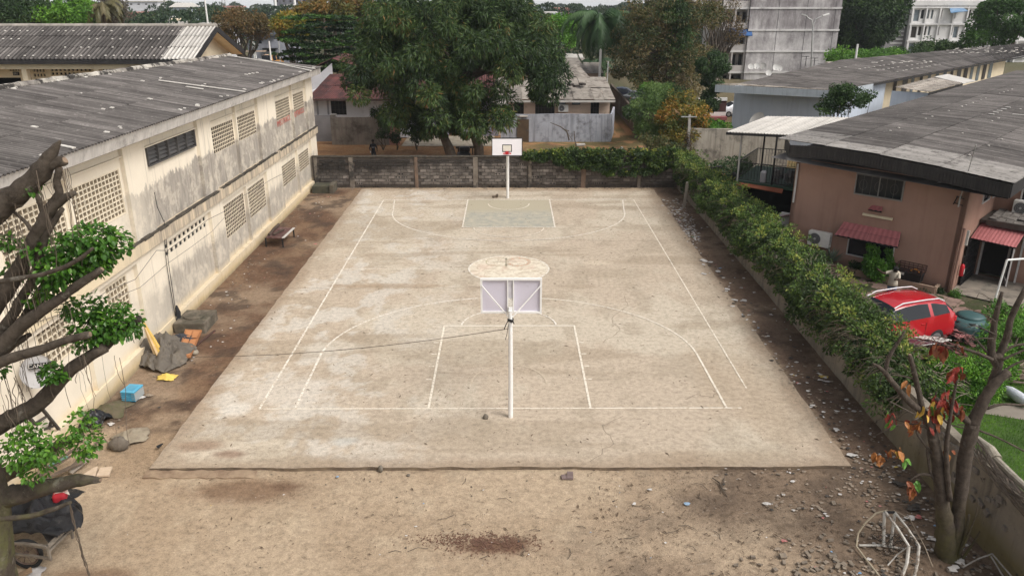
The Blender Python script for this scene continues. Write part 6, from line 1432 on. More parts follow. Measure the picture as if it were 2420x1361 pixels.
# green water tank lying on its side
wt=AZ(2275,765,.4);t=thing('water_tank',(wt.x+.1,wt.y-.1,-.04),'dark green plastic water tank lying behind the red suv','water tank',R(-8));WL[t.name]=Vector((0,0,0))
tank_m=mat('tank_green',(.035,.085,.085),(.05,.10,.10),3,.45,dirt=(.12,.13,.12),dsc=4,dlo=.55,dhi=.75)
q=M();q.lathe((0,0,0),[(.62,0),(.72,.05),(.74,.35),(.70,.42),(.72,.48),(.66,.62),(.5,.72),(.46,.74)],28);q.build('body',tank_m,t,True,False)
q=M();q.lathe((.1,.1,.72),[(.42,0),(.46,.02),(.46,.07),(.36,.12),(.2,.15)],24);q.build('lid',tank_m,t,True,False)
for k in range(4):a=k*1.57+.4;q=M();q.obox((math.cos(a)*.6,math.sin(a)*.6,.62),(.3,.2,.1),a);q.build('lug',tank_m,t,world=False,bevel=.04)
for k in (3.7,4.6):q=M();q.lathe((math.cos(k)*.5,math.sin(k)*.5,.69),[(.13,0),(.12,.012)],14);q.build('recess',blackp,t,world=False)
# heap of broken red sheets, solar panel, white sheet
def crumpled(label,c,sx,sy,rz,tilt,mt,wav=0.03,name='scrap_sheet',cat='sheet',n=9):
 q=M();Rm=Matrix.Rotation(rz,4,'Z')@ Matrix.Rotation(tilt,4,'X');G=[[Vector(c)+Rm @ Vector(((i/n-.5)*sx+rnd.uniform(-.02,.02),(j/n-.5)*sy+rnd.uniform(-.02,.02),wav*math.sin(i*2.2+j*.3)+rnd.uniform(-.015,.015))) for i in range(n+1)] for j in range(n+1)]
 for j in range(n):
  for i in range(n):q.quad(G[j][i],G[j][i+1],G[j+1][i+1],G[j+1][i])
 o=solo(q,name,mt,label,cat,smooth=True);sd_=o.modifiers.new('thick','SOLIDIFY');sd_.thickness=.006;return o
pk=mat('faded_red_sheet',(.36,.15,.145),(.28,.10,.10),3,.6,dirt=(.16,.10,.09),dsc=4)
for i,(px,py,z,sx,sy,rz,lb) in enumerate(((2120,765,.5,1.1,.7,-.2,'faded red roof sheet nearest the suv front door'),(2100,790,.35,.9,.8,.5,'faded red roof sheet tucked under the hedge edge'),(2230,775,.42,.9,.45,-.15,'crumpled red roof sheet below the green tank'),(2270,790,.3,.8,.5,.3,'torn red roof sheet right of the white sheet'),(2215,845,.2,.6,.6,.1,'dark red sheet fragment at the bottom of the scrap heap'),(2150,750,.62,.7,.35,-.3,'narrow red ridge piece leaning against the suv'))):
 crumpled(lb,AZ(px,py,z),sx,sy,rz,rnd.uniform(-.2,.35),pk,.035,n=8)
crumpled('white crumpled metal sheet lying across the red scrap',AZ(2202,800,.62),.55,1.15,.35,-.25,white_m,.02)
spc=AZ(2165,808,.6);t=thing('solar_panel',spc,'small solar panel tilted beside the white crumpled sheet','solar panel',.25);WL[t.name]=Vector((0,0,0));t.rotation_euler.x=-.25
q=M();q.box(-.33,.33,-.5,.5,-.02,0);q.build('frame',frame_m,t,world=False)
for i in range(4):
 for j in range(6):q=M();q.box(-.30+i*.151,-.30+i*.151+.143,-.47+j*.157,-.47+j*.157+.149,.001,.005);q.build('cell',mat('solar_blue',(.03,.035,.05),(.05,.055,.07),4,.2) if 'solar_blue' not in bpy.data.materials else bpy.data.materials['solar_blue'],t,world=False)
q=M()
for i in range(120):a=AZ(rnd.gauss(2215,45),rnd.gauss(808,22),rnd.uniform(.05,.4));q.obox(a,(rnd.uniform(.1,.4),rnd.uniform(.05,.2),.03),rnd.uniform(0,3),rnd.uniform(-.5,.5),rnd.uniform(-.5,.5))
solo(q,'scrap_rubble',mat('red_scrap',(.15,.06,.055),(.09,.05,.045),5,.9),'low heap of dark red scrap fragments under the sheets','rubble',kind='stuff')
# white goal-like pipe frame by the steps
t=thing('pipe_frame',AZ(2345,725,0),'white pipe frame standing beyond the pruned tree by the doorway','frame');q=M();a=AZ(2342,738,0);b=Vector((a.x+.15,a.y,2.15));q.tube([a,b],.04,8);q.build('post',whitep,t);q=M();q.tube([b,b+Vector((3.2,.5,.05))],.04,8);q.build('crossbar',whitep,t)
# lawn, garden path, round bush, long white sack
def yard_xy(px,py):p=AZ(px,py,-.02);return (p.x,p.y)
lawn_m=mat('lawn_soil',(.06,.11,.02),(.045,.085,.018),2)
sheet('lawn',[(11.05,9.5),(19,9.5),(21,27),(16.9,27.6),(13.2,24.4),(11.05,20)],-.03,lawn_m)
n=70000;gx_=rng.uniform(11.05,19,n);gy_=rng.uniform(11,26.5,n);path_u=(gy_-21.2)-(gx_-14)*-.38
keep=(np.abs(path_u)>.45)&((gx_-11.1)>(gy_-20.5)*.55);gx_,gy_=gx_[keep],gy_[keep]
pth=[(12.6,21.3),(17,19.6),(17.3,20.4),(12.9,22.1)];sheet('garden_path',pth,-.015,mat('path_concrete',(.25,.22,.18),(.2,.17,.14),2))
lg=leafmat('grass_blade',[(.05,.11,.012),(.08,.18,.018),(.12,.26,.025),(.2,.34,.05)])
D=unit(len(gx_))*.5+np.array([0,0,1.0]);o=link('grass',leaf_mesh('grass',np.stack([gx_,gy_,np.full(len(gx_),-.03)],1),D,rng.uniform(.05,.12,len(gx_)),.014,.5+(fbm(gx_*1.2,gy_*1.2)-.5)*2+rng.normal(size=len(gx_))*.15,lg));tag(o,'short bright green lawn grass beyond the near right wall','grass',kind='stuff')
bush('round bright green bush behind the pruned tree',[tuple(AZ(2275,900,.6))+(1.1,.9,.75),tuple(AZ(2345,868,.4))+(.6,.6,.45)],150,(.16,.3),110,.085,.05,leafmat('lime_leaf',[(.02,.06,.01),(.05,.13,.015),(.10,.23,.02),(.2,.36,.03)]),tb=.5,tc=.3,tv=.3,inner=.85)
bush('low green ground plants right of the round bush',[tuple(AZ(2395,800,.3))+(1.5,1.5,.35),tuple(AZ(2380,740,.3))+(.8,.8,.3)],80,(.15,.3),80,.1,.06,green_l,tb=.5,tc=.3)
q=M();a=AZ(2372,915,.2);b=AZ(2425,948,.2);q.tube([a,a.lerp(b,.3),a.lerp(b,.7),b,b+(b-a)*.2],[.07,.15,.17,.15,.05],10,wob=.12);solo(q,'white_sack',mat('white_plastic_bag',(.68,.7,.72),(.5,.54,.6),6,.4,bump=.03),'long white plastic sack on the lawn at the right edge','sack',smooth=True)
q=M()
for i in range(60):a=AZ(rnd.uniform(2340,2440),rnd.uniform(860,900),rnd.uniform(0,.25));q.tube([a,a+Vector((rnd.uniform(-.6,.6),rnd.uniform(-.3,.3),rnd.uniform(-.05,.15)))],rnd.uniform(.01,.03),4)
for k in range(3):a=AZ(2370,882+k*9,.08);q.bar(a,a+Vector((1.8,-.35,0)),.09,.03)
solo(q,'branch_pile',mat('pale_wood',(.25,.19,.15),(.16,.12,.095),5),'heap of cut branches and planks behind the white sack','branches',kind='stuff')
# terrace with canopy left of the pink house
tr=thing('terrace',(13.2,41.5,0),'raised green terrace with a black railing and pale sheet canopy left of the pink house','terrace')
dk=mat('green_deck',(.035,.07,.045),(.045,.085,.055),2,.7);rail_m=blackp
cA,cB,cC,cD=Vector((11.2,40.9,4.95)),Vector((14.5,44.9,5.15)),Vector((19.4,44.4,5.15)),Vector((15.6,39.6,4.95))
roof_patch(tr,cA,cD,cC,cB,5,1,6,.03,white_s,jit=.01)
m=M();m.bar(cA+Vector((0,0,-.08)),cD+Vector((0,0,-.08)),.05,.12);m.bar(cA+Vector((0,0,-.08)),cB+Vector((0,0,-.08)),.05,.12);m.build('canopy_edge',blackp,tr)
dz=2.35;d0,d1,d2,d3=Vector((12.05,41.3,dz)),Vector((15.1,38.9,dz)),Vector((18.5,43.2,dz)),Vector((14.2,45.0,dz))
m=M();m.hexa([d0-Vector((0,0,.15)),d1-Vector((0,0,.15)),d2-Vector((0,0,.15)),d3-Vector((0,0,.15)),d0,d1,d2,d3]);m.build('deck',dk,tr)
for base,top_ in ((Vector((12.1,41.25,-.1)),cA+(cD-cA)*.13),(Vector((14.0,43.4,1.5)),cA+(cD-cA)*.13+(cB-cA)*.6),(Vector((13.6,40.2,dz)),cA+(cD-cA)*.53)):
 m=M();m.tube([base,Vector((base.x,base.y,top_.z-.1))],.05,8);m.build('post',pole_m if base.z <0 else blackp,tr)
m=M()
for a,b in ((d0,d1),(d0,d3),(d3,d2)):
 m.bar(a+Vector((0,0,1.0)),b+Vector((0,0,1.0)),.04);m.bar(a+Vector((0,0,.1)),b+Vector((0,0,.1)),.03)
 n_=int((b-a).length/.16)
 for k in range(n_+1):p=a.lerp(b,k/n_);m.bar(p+Vector((0,0,.1)),p+Vector((0,0,1.0)),.018)
m.build('railing',rail_m,tr)
m=M()
for k in range(9):
 z=2.3-k*.27;p=Vector((15.0,38.75,z))+Vector((-.14,-.22,0))*k;m.obox(p,(.8,.22,.035),R(-38))
for s_ in (-1,1):
 off=Vector((.33*s_,-.26*s_,0));m.bar(Vector((15.0,38.8,2.35))+off,Vector((13.85,36.95,.0))+off,.05,.16);m.bar(Vector((15.0,38.8,3.2))+off,Vector((13.85,36.95,.9))+off,.04)
st=m.build('stairs',blackp,tr)
m=M();m.box(12.8,17.5,42.2,42.3,0,2.2);m.box(12.6,12.7,41.8,44,0,2.2);m.build('undercroft',dark_m,tr)
m=M();a,b=AZ(1740,438,2.15),AZ(1848,458,2.1);m.hexa([a,b,b+Vector((.2,.45,.12)),a+Vector((.2,.45,.12)),a+Vector((0,0,.04)),b+Vector((0,0,.04)),b+Vector((.2,.45,.16)),a+Vector((.2,.45,.16))])
o=solo(m,'orange_board',mat('orange_board',(.36,.12,.06),(.28,.09,.05),3,.7),'long orange board hung under the terrace edge','board')
m=M()
for k in range(26):
 p=d0.lerp(d1,rnd.uniform(.45,.95))+Vector((.25,.45,0))*rnd.uniform(.4,2.5);m.obox(p+Vector((0,0,rnd.uniform(.15,.6))),(rnd.uniform(.1,.4),rnd.uniform(.1,.4),rnd.uniform(.1,.5)),rnd.uniform(0,3))
solo(m,'terrace_clutter',mat('grey_clutter',(.12,.12,.125),(.22,.21,.2),3,.7),'grey pots and household things crowded on the green terrace','clutter',kind='stuff')
m=M();p=AZ(1805,410,2.9);m.lathe(p-Vector((0,0,.45)),[(.16,0),(.17,.05),(.17,.5),(.1,.6)],12);solo(m,'gas_bottle',mat('bottle_grey',(.35,.35,.37)),'pale grey bottle standing at the terrace railing','bottle')
tile=tile_sheet
m=M();P_=[W3(.2,LW+.03,1.95),W3(1.1,LW+.03,1.95),W3(1.1,LW+.85,1.6),W3(.2,LW+.85,1.6)];m.quad(*P_);m.quad(*[p-Vector((0,0,.03)) for p in P_]);solo(m,'side_awning',awn,'small red awning on the left side of the pink house by the stairs','awning')
m=M();a=W3(-.02,LW-.1,4.3);m.bar(W3(-.08,LW-.12,4.4),W3(-.08,LW-.12,2.6),.07);m.build('corner_pipe',frame_m,None) if 0 else solo(m,'corner_pipe',frame_m,'white pipe running down the left corner of the pink house','pipe')
dish(AZ(1686,402,1.9),.5,(-.2,.5,1),'dark satellite dish in the hedge left of the terrace post',mt=mat('dish_dark',(.16,.165,.17),(.12,.125,.13),3,.5))
bush('dark green garden shrubs below the terrace canopy',[(12.0,47,1.0,1.6,1.6,1.1),(14.6,49,.9,2.2,1.8,1.0),(12.3,44.2,.9,.9,1.2,.9)],110,(.3,.55),100,.16,.08,dkgreen,tb=.4,tc=.25)
bush('white flowered green plant between hedge and terrace',[(11.9,43.4,1.3,.7,.8,.6)],26,(.2,.32),100,.14,.06,green_l,tb=.3,tc=.25)
q=M()
for k in range(7):q.obox(Vector((11.7+rnd.uniform(-.5,.5),42.9+rnd.uniform(-.4,.4),1.85+rnd.uniform(-.1,.15))),(.07,.07,.05))
solo(q,'white_flowers',white_m,'white flowers on the plant between hedge and terrace','flowers',kind='stuff')
# stained wall behind the terrace
slabwall('yard_wall',(12.6,55.6),(19.6,55.3),-.2,2.75,.2,mat('peeling_grey_wall',(.42,.385,.32),(.33,.30,.25),.9,.95,dirt=(.10,.09,.075),dsc=1.0,dlo=.5,dhi=.66,streak=(.14,.12,.1),ssc=3,samt=.7,bump=.02),'peeling pale wall behind the terrace and its posts')

# ================================================================ BLUE HOUSE
bh_=thing('house',(20,62,0),'long pale blue walled house with a wide dark sheet roof','house')
bluew=mat('pale_blue_render',(.54,.60,.68),(.49,.55,.63),.8,.85,streak=(.28,.32,.37),ssc=4,samt=.3)
bluef=mat('pale_blue_fascia',(.43,.47,.50),(.37,.41,.44),1.2,.8,streak=(.22,.24,.26),ssc=7,samt=.6)
A,B=Vector((15.55,61.05,5.15)),Vector((23.05,57.25,5.15));Dn=(Vector((52.1,82.9,5.15))-Vector((28.6,60.2,5.15))).normalized()
far_=46
F_=Vector((17.3,60.6,5.3))
wa,wb_=AZ(1722,230,4.3),AZ(1988,245,4.3)
m=M()
def vwall(m,p,q,z0,z1):m.hexa([(p[0],p[1],z0),(q[0],q[1],z0),(q[0]+.1,q[1]+.2,z0),(p[0]+.1,p[1]+.2,z0),(p[0],p[1],z1),(q[0],q[1],z1),(q[0]+.1,q[1]+.2,z1),(p[0]+.1,p[1]+.2,z1)])
pa_,pb_=Vector((17.3,62.0,0)),Vector((24.0,58.9,0))
vwall(m,pa_,pb_,-.2,4.95);vwall(m,pb_+Vector((.05,.1,0)),pb_+Dn*8.5,-.2,4.95);m.build('wall',bluew,bh_)
ss=(-.1,.3,1)
Ra=A.lerp(B,.3)+Vector((1.0,1.5,.45));
zC=5.15
C1=B+Dn*far_;D1=Vector((62.6,100.2,5.75));E1_=Vector((25.2,69.9,5.6));G1=Vector((38.9,84.1,5.7))
roof_patch(bh_,B,B+Dn*16,Vector((31.0,76.5,5.68)),Vector((17.2,60.7,5.25)),14,4,7,.03,roof_m,lift=.02)
roof_patch(bh_,B+Dn*16,C1,D1,Vector((31.0,76.5,5.68)),26,3,7,.03,roof_m,lift=.02)
roof_patch(bh_,A,B,B+Vector((-.0,.02,0)),Vector((17.2,60.7,5.25)),6,1,7,.02,paler,lift=0)
m=M();strip_f(m,[A,B],.55);strip_f(m,[B,B+Dn*6.5],.5);m.build('fascia',bluef,bh_)
m=M();strip_f(m,[B+Dn*6.5,C1],.18);m.build('dark_fascia',blackf,bh_)
cw=B+Dn*9;m=M();vwall(m,Vector((cw.x-.4,cw.y+1.2,0)),Vector((cw.x-.4,cw.y+1.2,0))+Dn*34,0,4.94);m.build('cream_wall',cream_m,bh_)
for k in range(14):
 p=B+Dn*(13+k*1.9)+Vector((-.42,1.12,0));m=M();q_=p+Dn*rnd.uniform(.6,1.1);m.hexa([(p.x,p.y,3.2),(q_.x,q_.y,3.2),(q_.x+.03,q_.y+.03,3.2),(p.x+.03,p.y+.03,3.2),(p.x,p.y,4.9),(q_.x,q_.y,4.9),(q_.x+.03,q_.y+.03,4.9),(p.x+.03,p.y+.03,4.9)]);m.build('window',rnd.choice([grille,steel_m,blueglass]),bh_)
# link roofs between the two houses
a,b,c_,d=AZ(2115,207,4.9),AZ(2195,218,4.7),AZ(2275,197,4.9),AZ(2215,182,5.1)
lk=thing('link_roof',(a.x,a.y,0),'small pale sheet roof joining the blue house to the pink house','roof')
roof_patch(lk,a,b,c_,d,4,1,4,.03,paler,jit=.02);m=M();vwall(m,(a.x-.1,a.y+.2),(b.x+.1,b.y+.2),0,4.6);m.build('wall',bluew,lk)
m=M();strip_f(m,[b,c_],.4);m.build('fascia',blackf,lk)
a,b=AZ(2275,200,4.8),AZ(2305,193,4.8);m=M();m.hexa([a,b,b+Vector((-1.2,2.2,.3)),a+Vector((-1.2,2.2,.3)),a+Vector((0,0,.08)),b+Vector((0,0,.08)),b+Vector((-1.2,2.2,.38)),a+Vector((-1.2,2.2,.38))]);solo(m,'cream_canopy',white_m,'cream canopy edge between the dark fascia and the pink house roof','canopy')
q=M()
for s_ in range(5):
 st0=AZ(1940+s_*45,158+s_*3,5.5);
 for k in range(14-s_):
  p=st0+Dn*(k*1.05+rnd.uniform(-.2,.2));u=.0
  if rnd.random()<.8:q.obox(p+Vector((0,0,.02)),(.17,.14,.03),.7)
for s_ in range(14):q.obox(AZ(rnd.uniform(2050,2220),rnd.uniform(143,149),5.72),(.35,.14,.03),rnd.uniform(0,1))
for s_ in range(60):q.obox(AZ(rnd.uniform(2235,2420),rnd.uniform(112,126),5.85),(.3,.16,.03),.7)
q.build('cement_dab',cem_m,bh_)['kind']='stuff'
m=M();a=AZ(2040,148,5.0);p0_,p1_,p2_=AY(1985,152,84),AY(2026,137,84),AY(2070,141,84);m.quad(p0_,(p0_.x,84,0),(p2_.x+.5,84,0),(p2_.x+.5,84,p2_.z),p1_);m.box(p0_.x,p2_.x,84.02,88,0,p0_.z-.1)
solo(m,'white_gable',mat('cream_gable',(.62,.56,.46),(.5,.45,.38),2),'cream gable peeping over the ridge of the blue house roof','house')
pole(2027,105,83,.13,'short pale chimney post on the cream gable','post',4,whitep,'post')
t=bush('dark leafy shrub growing between the blue house and the pink roof',[PE(2000,235,50,48,32,1.2),PE(1990,215,50,22,20,.8),PE(1945,262,50,20,14,.7),PE(2050,225,50,18,12,.5)],70,(.2,.42),90,.17,.075,dkgreen,tb=.5,tc=.25,base=(AY(2000,260,50).x,50,0))
dish(AY(1790,285,52),.55,(-.8,-.4,.6),'white satellite dish tilted on the terrace canopy',mt=white_m)
# veranda front with red and white stripes left of the blue house
a=AY(1655,300,68.5);b=AY(1712,300,68.5);m=M();m.box(a.x,b.x,68.4,68.6,1.75,2.05);m.box(a.x,b.x,68.4,68.6,3.0,3.25);m.box(a.x,b.x,70,70.2,0,3)
t=thing('roadside_stall',((a.x+b.x)/2,68.5,0),'low white and red roadside stall left of the blue house','stall');m.build('frame',whitep,t);m=M();m.box(a.x,b.x,68.5,69.9,2.05,2.98);m.build('interior',mat('stall_dark',(.09,.045,.04)),t);m=M();m.box(a.x,b.x,67.9,68.38,1.45,1.73);m.build('counter',awn,t);m=M();m.box(a.x,b.x,68.45,68.6,-.2,1.4);m.build('skirt',mat('navy_panel',(.06,.07,.11)),t)

# ================================================================ APARTMENT BLOCKS
YK=115.5;fl=[-2.0,.89,3.76,6.59,9.47,12.35,15.2]
ab=thing('apartment_block',(40,YK,-2),'stained grey apartment block with a blank side wall and white floor bands','apartment block')
nm=NT('stained_concrete');x,y_,z=nm.xyz();st=nm.noise(1,9,.75,nm.vscale(nm.pos(),(.6,.6,.13)));bl=nm.noise(.3,9,.72)
c=nm.mix(nm.rng(nm.math('ADD',nm.math('MULTIPLY',st,.45),nm.math('MULTIPLY',bl,.55)),.40,.62),(.58,.56,.55),(.15,.135,.14));top=nm.math('MULTIPLY',nm.rng(z,6.2,7.2),nm.rng(st,.3,.55));c=nm.mix(nm.math('MULTIPLY',top,.6),c,(.15,.13,.135));conc_m=nm.done(c,.95,nm.noise(4,8,.7),.03,.15)
bandw=mat('white_floor_band',(.62,.61,.59),(.5,.49,.47),.8,.9,dirt=(.22,.2,.2),dsc=.6,dlo=.55,dhi=.7)
xa,xb=AY(1766,100,YK).x,AY(1978,100,YK).x;xl=AY(1703,100,YK).x
m=M();m.box(xa,xb,YK,YK+11,-2,15.5);m.build('wall',conc_m,ab)
for z in fl[1:]:
 m=M();m.box(xa-.05,xb+.08,YK-.12,YK-.002,z-.11,z+.11);m.build('floor_band',bandw,ab)
 m=M();m.box(xa+.01,xb,YK-.06,YK-.003,z+.5,z+.55);m.build('joint',mould_m,ab) if 0 else None
for k in (1,2,3):x=xa+(xb-xa)*k/3.2;m=M();m.box(x-.03,x+.03,YK-.02,YK-.003,-2,15.5);m.build('joint',mat('joint_dark',(.1,.095,.1)),ab)
# balcony wing (front at YK+1, receding left)
wf=mat('balcony_white',(.56,.53,.50),(.44,.41,.39),.9,.9,dirt=(.2,.18,.17),dsc=1,dlo=.52,dhi=.68)
m=M();m.box(xl,xa-.002,YK+2.2,YK+11,-2,15.5);m.build('wing',wf,ab)
for i,z in enumerate(fl[:-1]):
 m=M();m.box(xl-.1,xa-.003,YK+.3,YK+2.198,z-.15,z+.12);m.build('balcony_slab',bandw,ab)
 m=M();m.box(xl,xa-.01,YK+.35,YK+.45,z+.12,z+.95);m.build('parapet',wf,ab)
 for k in range(4):
  x=xl+.3+k*1.0;q=M();q.box(x,x+.55,YK+2.12,YK+2.197,z+.5 if k % 2 else z+.15,z+2.3);w=q.build('window',grille,ab);q=M();q.box(x+.05,x+.24,YK+2.08,YK+2.118,z+.7,z+2.2);q.box(x+.3,x+.5,YK+2.08,YK+2.118,z+.7,z+2.2);q.build('pane',glass_m,w)
 for k in range(3):x=xl+.05+k*(xa-xl-.3)/2;m=M();m.box(x,x+.18,YK+.32,YK+.5,z+.12,z+2.7);m.build('column',wf,ab)
p,q2=AY(1722,68,YK+.2),AY(1775,84,YK+.2);m=M();m.hexa([(p.x,YK-.5,q2.z+.1),(q2.x,YK-.5,q2.z-.1),(q2.x,YK+.3,p.z-.2),(p.x,YK+.3,p.z),(p.x,YK-.5,q2.z+.15),(q2.x,YK-.5,q2.z),(q2.x,YK+.3,p.z-.1),(p.x,YK+.3,p.z+.05)])
m.build('blue_awning',mat('blue_tarp',(.02,.10,.28),(.02,.07,.2),2,.6),ab)
for px,py,r in ((1775,158,.42),(1788,157,.42),(1803,157,.45),(1834,160,.45),(1842,162,.42),(1817,173,.42)):
 dish(AY(px,py,112),r,(-.25,-1,.5),None,'dishes on the ground before the apartment block',mt=mat('dish_white',(.66,.65,.62),(.55,.54,.52),3) if px != 1803 else mat('dish_rust',(.35,.34,.32)))
lab=['leftmost white dish at the foot of the blank wall','second white dish from the left below the blank wall','dull grey mesh dish among the white ones','left dish of the touching pair under the wall','right dish of the touching pair under the wall','lowest dish standing nearest the blue house roof']
for o,l_ in zip([o for o in bpy.data.objects if o.get('group')== 'dishes on the ground before the apartment block'],lab):o['label']=l_
for px,py,lb in ((1906,134,'left roof aerial with a sideways arm before the apartment block'),(1926,138,'right roof aerial before the apartment block'),(1943,152,'dark bushy aerial head above the blue house ridge')):
 p=AY(px,py,90);m=M();m.tube([(p.x,90,4),(p.x,90,p.z)],.04,5);m.bar((p.x-.5,90,p.z),(p.x+.3,90,p.z),.06);m.bar((p.x-.3,90,p.z-.3),(p.x+.4,90,p.z-.25),.03);solo(m,'aerial',blackp,lb,'aerial')
# white block
YW_=144.5;wk=thing('apartment_block',(80,YW_,-2),'white apartment block with many narrow windows in the upper right corner','apartment block')
wht=mat('white_block',(.70,.69,.67),(.60,.59,.58),.6,.9,dirt=(.35,.33,.32),dsc=.8,dlo=.58,dhi=.75)
x0=AY(2148,60,YW_).x;x1=AY(2440,60,YW_).x;fz=[.75,3.52,6.26,9.0];
hs=[];spec_=[]
for i,z in enumerate((-2.0,.75,3.52,6.26)):
 for px,w_ in ((2156,13),(2172,8),(2187,5),(2196,5),(2216,6),(2248,6),(2256,11),(2284,6),(2310,8),(2330,8),(2352,8),(2375,8),(2398,8)):
  if rnd.random()<.9:a=AY(px,60,YW_).x-x0;b=AY(px+w_,60,YW_).x-x0;hs.append((a,b,z+(.9 if w_ <9 else .5),z+2.35))
m=M();m.wall((x0,YW_,0),(1,0,0),(0,-1,0),x1-x0,-2,10.2,.4,hs);m.box(x0,x1,YW_+3,YW_+12,-2,10);m.build('wall',wht,wk)
for a,b,c_,d in hs:q=M();q.box(x0+a,x0+b,YW_+.25,YW_+.3,c_,d);q.build('window',rnd.choice([glass_m,grille,blueglass]),wk)
for z in fz:m=M();m.box(x0-.1,x1,YW_-.35,YW_-.002,z-.12,z+.14);m.build('floor_band',wht,wk)
m=M();m.box(x0-.3,x1,YW_-.4,YW_+12,9.3,10.1);m.build('parapet',wht,wk)
for k in range(9):x=x0+(x1-x0)*k/9+.2;m=M();m.box(x-.12,x+.12,YW_-.33,YW_-.003,-2,9.2);m.build('pilaster',wht,wk)
m=M();a=AY(2103,60,YW_).x;m.box(a,x0-.05,YW_+1,YW_+6,-2,9.8);m.build('stair_tower',mat('dark_stair_tower',(.17,.165,.165),(.3,.29,.29),.5,.9,dirt=(.07,.07,.07),dsc=.6),wk)
for k in range(16):m=M();m.box(a+1.0,x0-.2,YW_+.9,YW_+.99,-1+k*.66,-.8+k*.66);m.build('stair_louvre',wht,wk)
p,q2=AY(2243,22,YW_-1),AY(2280,36,YW_-1);m=M();m.hexa([(p.x,YW_-1.8,q2.z+.3),(q2.x,YW_-1.8,q2.z+.6),(q2.x,YW_-.4,p.z),(p.x+.4,YW_-.4,p.z),(p.x,YW_-1.8,q2.z+.4),(q2.x,YW_-1.8,q2.z+.7),(q2.x,YW_-.4,p.z+.1),(p.x+.4,YW_-.4,p.z+.1)]);m.build('blue_sheet',mat('blue_sheet',(.10,.22,.38),(.2,.3,.42),1,.5),wk)
p,q2=AY(2212,98,132),AY(2240,112,132);m=M();m.hexa([(p.x,131,q2.z),(q2.x,131,q2.z+.3),(q2.x,134,p.z),(p.x+.6,134,p.z)]+[(p.x,131,q2.z+.1),(q2.x,131,q2.z+.4),(q2.x,134,p.z+.1),(p.x+.6,134,p.z+.1)]);solo(m,'white_canopy',white_m,'white tilted canopy before the foot of the white block','canopy')
# trees round the blocks
tree('dark_tree','tall dark tree filling the gap between the two apartment blocks',(AY(2040,100,122).x,122,-1),None,[PE(2045,40,122,72,70,6),PE(2020,90,122,45,45,5),PE(2080,0,122,50,40,5)],170,(.9,1.7),170,.5,.24,dkgreen,tb=.4,tc=.35,tv=.3,trad=.4)
tree('bright_tree','bright green tree covering the right end of the white block',(AY(2380,60,105).x,105,-1),None,[PE(2385,45,105,70,50,5),PE(2330,85,105,50,16,3),PE(2410,5,105,50,30,4)],130,(.6,1.2),170,.36,.18,leafmat('mid_leaf',[(.02,.05,.012),(.035,.085,.018),(.06,.14,.025),(.10,.2,.035)]),tb=.5,tc=.3,trad=.35)
bush('bright green shrub line above the blue house roof',[PE(1985,132,96,26,16,2),PE(2040,136,97,40,11,2),PE(2090,130,100,40,12,2)],60,(.5,.9),110,.3,.16,brgreen,tb=.45,tc=.3)
bush('darker shrub line before the white apartment block',[PE(2150,124,105,50,13,2),PE(2210,112,108,45,14,2),PE(2260,110,112,40,10,2)],60,(.5,.9),110,.32,.16,dkgreen,tb=.6,tc=.3)

# ================================================================ THE FAR TOWN
fw=[]
r2=random.Random(5)
for i in range(640):
 D_=112*(5.2 **(r2.random()** 1.1));x=r2.uniform(-.72,.72)*D_
 px_=1202+F*x/(D_*.936+3.5)
 if D_ <150 and x >18 or 585 <px_ <760 and D_ <185:continue
 zt=11.76-D_*.0098+r2.uniform(-3.4,0.1)-(D_ <150)*.5;rr=r2.uniform(2.2,4.6)*(1+D_/500);rr=min(rr,7)
 fw.append((x,D_,zt-rr,rr))
C_=np.array(fw);per=420;k=np.repeat(np.arange(len(C_)),per);d=unit(len(k));d[:,2]=np.abs(d[:,2])*1.0-.25
lump=np.repeat(rng.random((len(C_),1)),per,0)
P_=C_[k,:3]+d*(C_[k,3]*(.7+.35*vnoise(d[:,0]*2.4+k*3.1,d[:,1]*2.4+k*1.7+d[:,2]*2)))[:,None]
L_=.32+C_[k,1]/480;farl=leafmat('far_leaf',[(.012,.026,.017),(.02,.040,.022),(.032,.058,.026),(.055,.078,.032),(.09,.085,.045)])
o=link('distant_woods',leaf_mesh('distant_woods',P_,d+unit(len(k))*.6,L_,L_*.6,(lump[:,0]*.55+.12+rng.normal(size=len(k))*.16),farl));tag(o,'hazy dark mass of distant trees over the far town','woods',kind='stuff')
def fhouse(px0,px1,pyt,pyb,y,wm,rm,label,flat=True,cat='house'):
 a=AY(px0,pyt,y);b=AY(px1,pyb,y);t=thing('distant_house',((a.x+b.x)/2,y,-3),label,cat);m=M();m.box(a.x,b.x,y,y+8,-4,a.z-.3);m.build('wall',wm,t)
 m=M()
 if flat:m.box(a.x-.4,b.x+.4,y-.4,y+8.4,a.z-.3,a.z)
 else:m.prism([(a.x-.4,y-.5),(b.x+.4,y-.5),(b.x+.4,y+8),(a.x-.4,y+8)],a.z-.35,a.z-.25);m.hexa([(a.x-.5,y-.6,a.z-.3),(b.x+.5,y-.6,a.z-.3),(b.x+.5,y+8,a.z-.3),(a.x-.5,y+8,a.z-.3),(a.x,y+3.5,a.z+.8),(b.x,y+3.5,a.z+.8),(b.x,y+4.2,a.z+.8),(a.x,y+4.2,a.z+.8)])
 m.build('roof',rm,t);n_=max(2,int((b.x-a.x)/2.5))
 for i in range(n_):x=a.x+(b.x-a.x)*(i+.35)/n_;m=M();m.box(x,x+(b.x-a.x)*.3/n_,y-.05,y-.004,(a.z+b.z)/2-.8,a.z-.9);m.build('window',grille,t)
 return t
blush=mat('peach_house',(.50,.30,.23),(.42,.25,.2),1);bluh=mat('blue_white_house',(.42,.48,.54),(.5,.55,.6),1);sal=mat('salmon_roof',(.40,.2,.16),(.33,.17,.14),1)
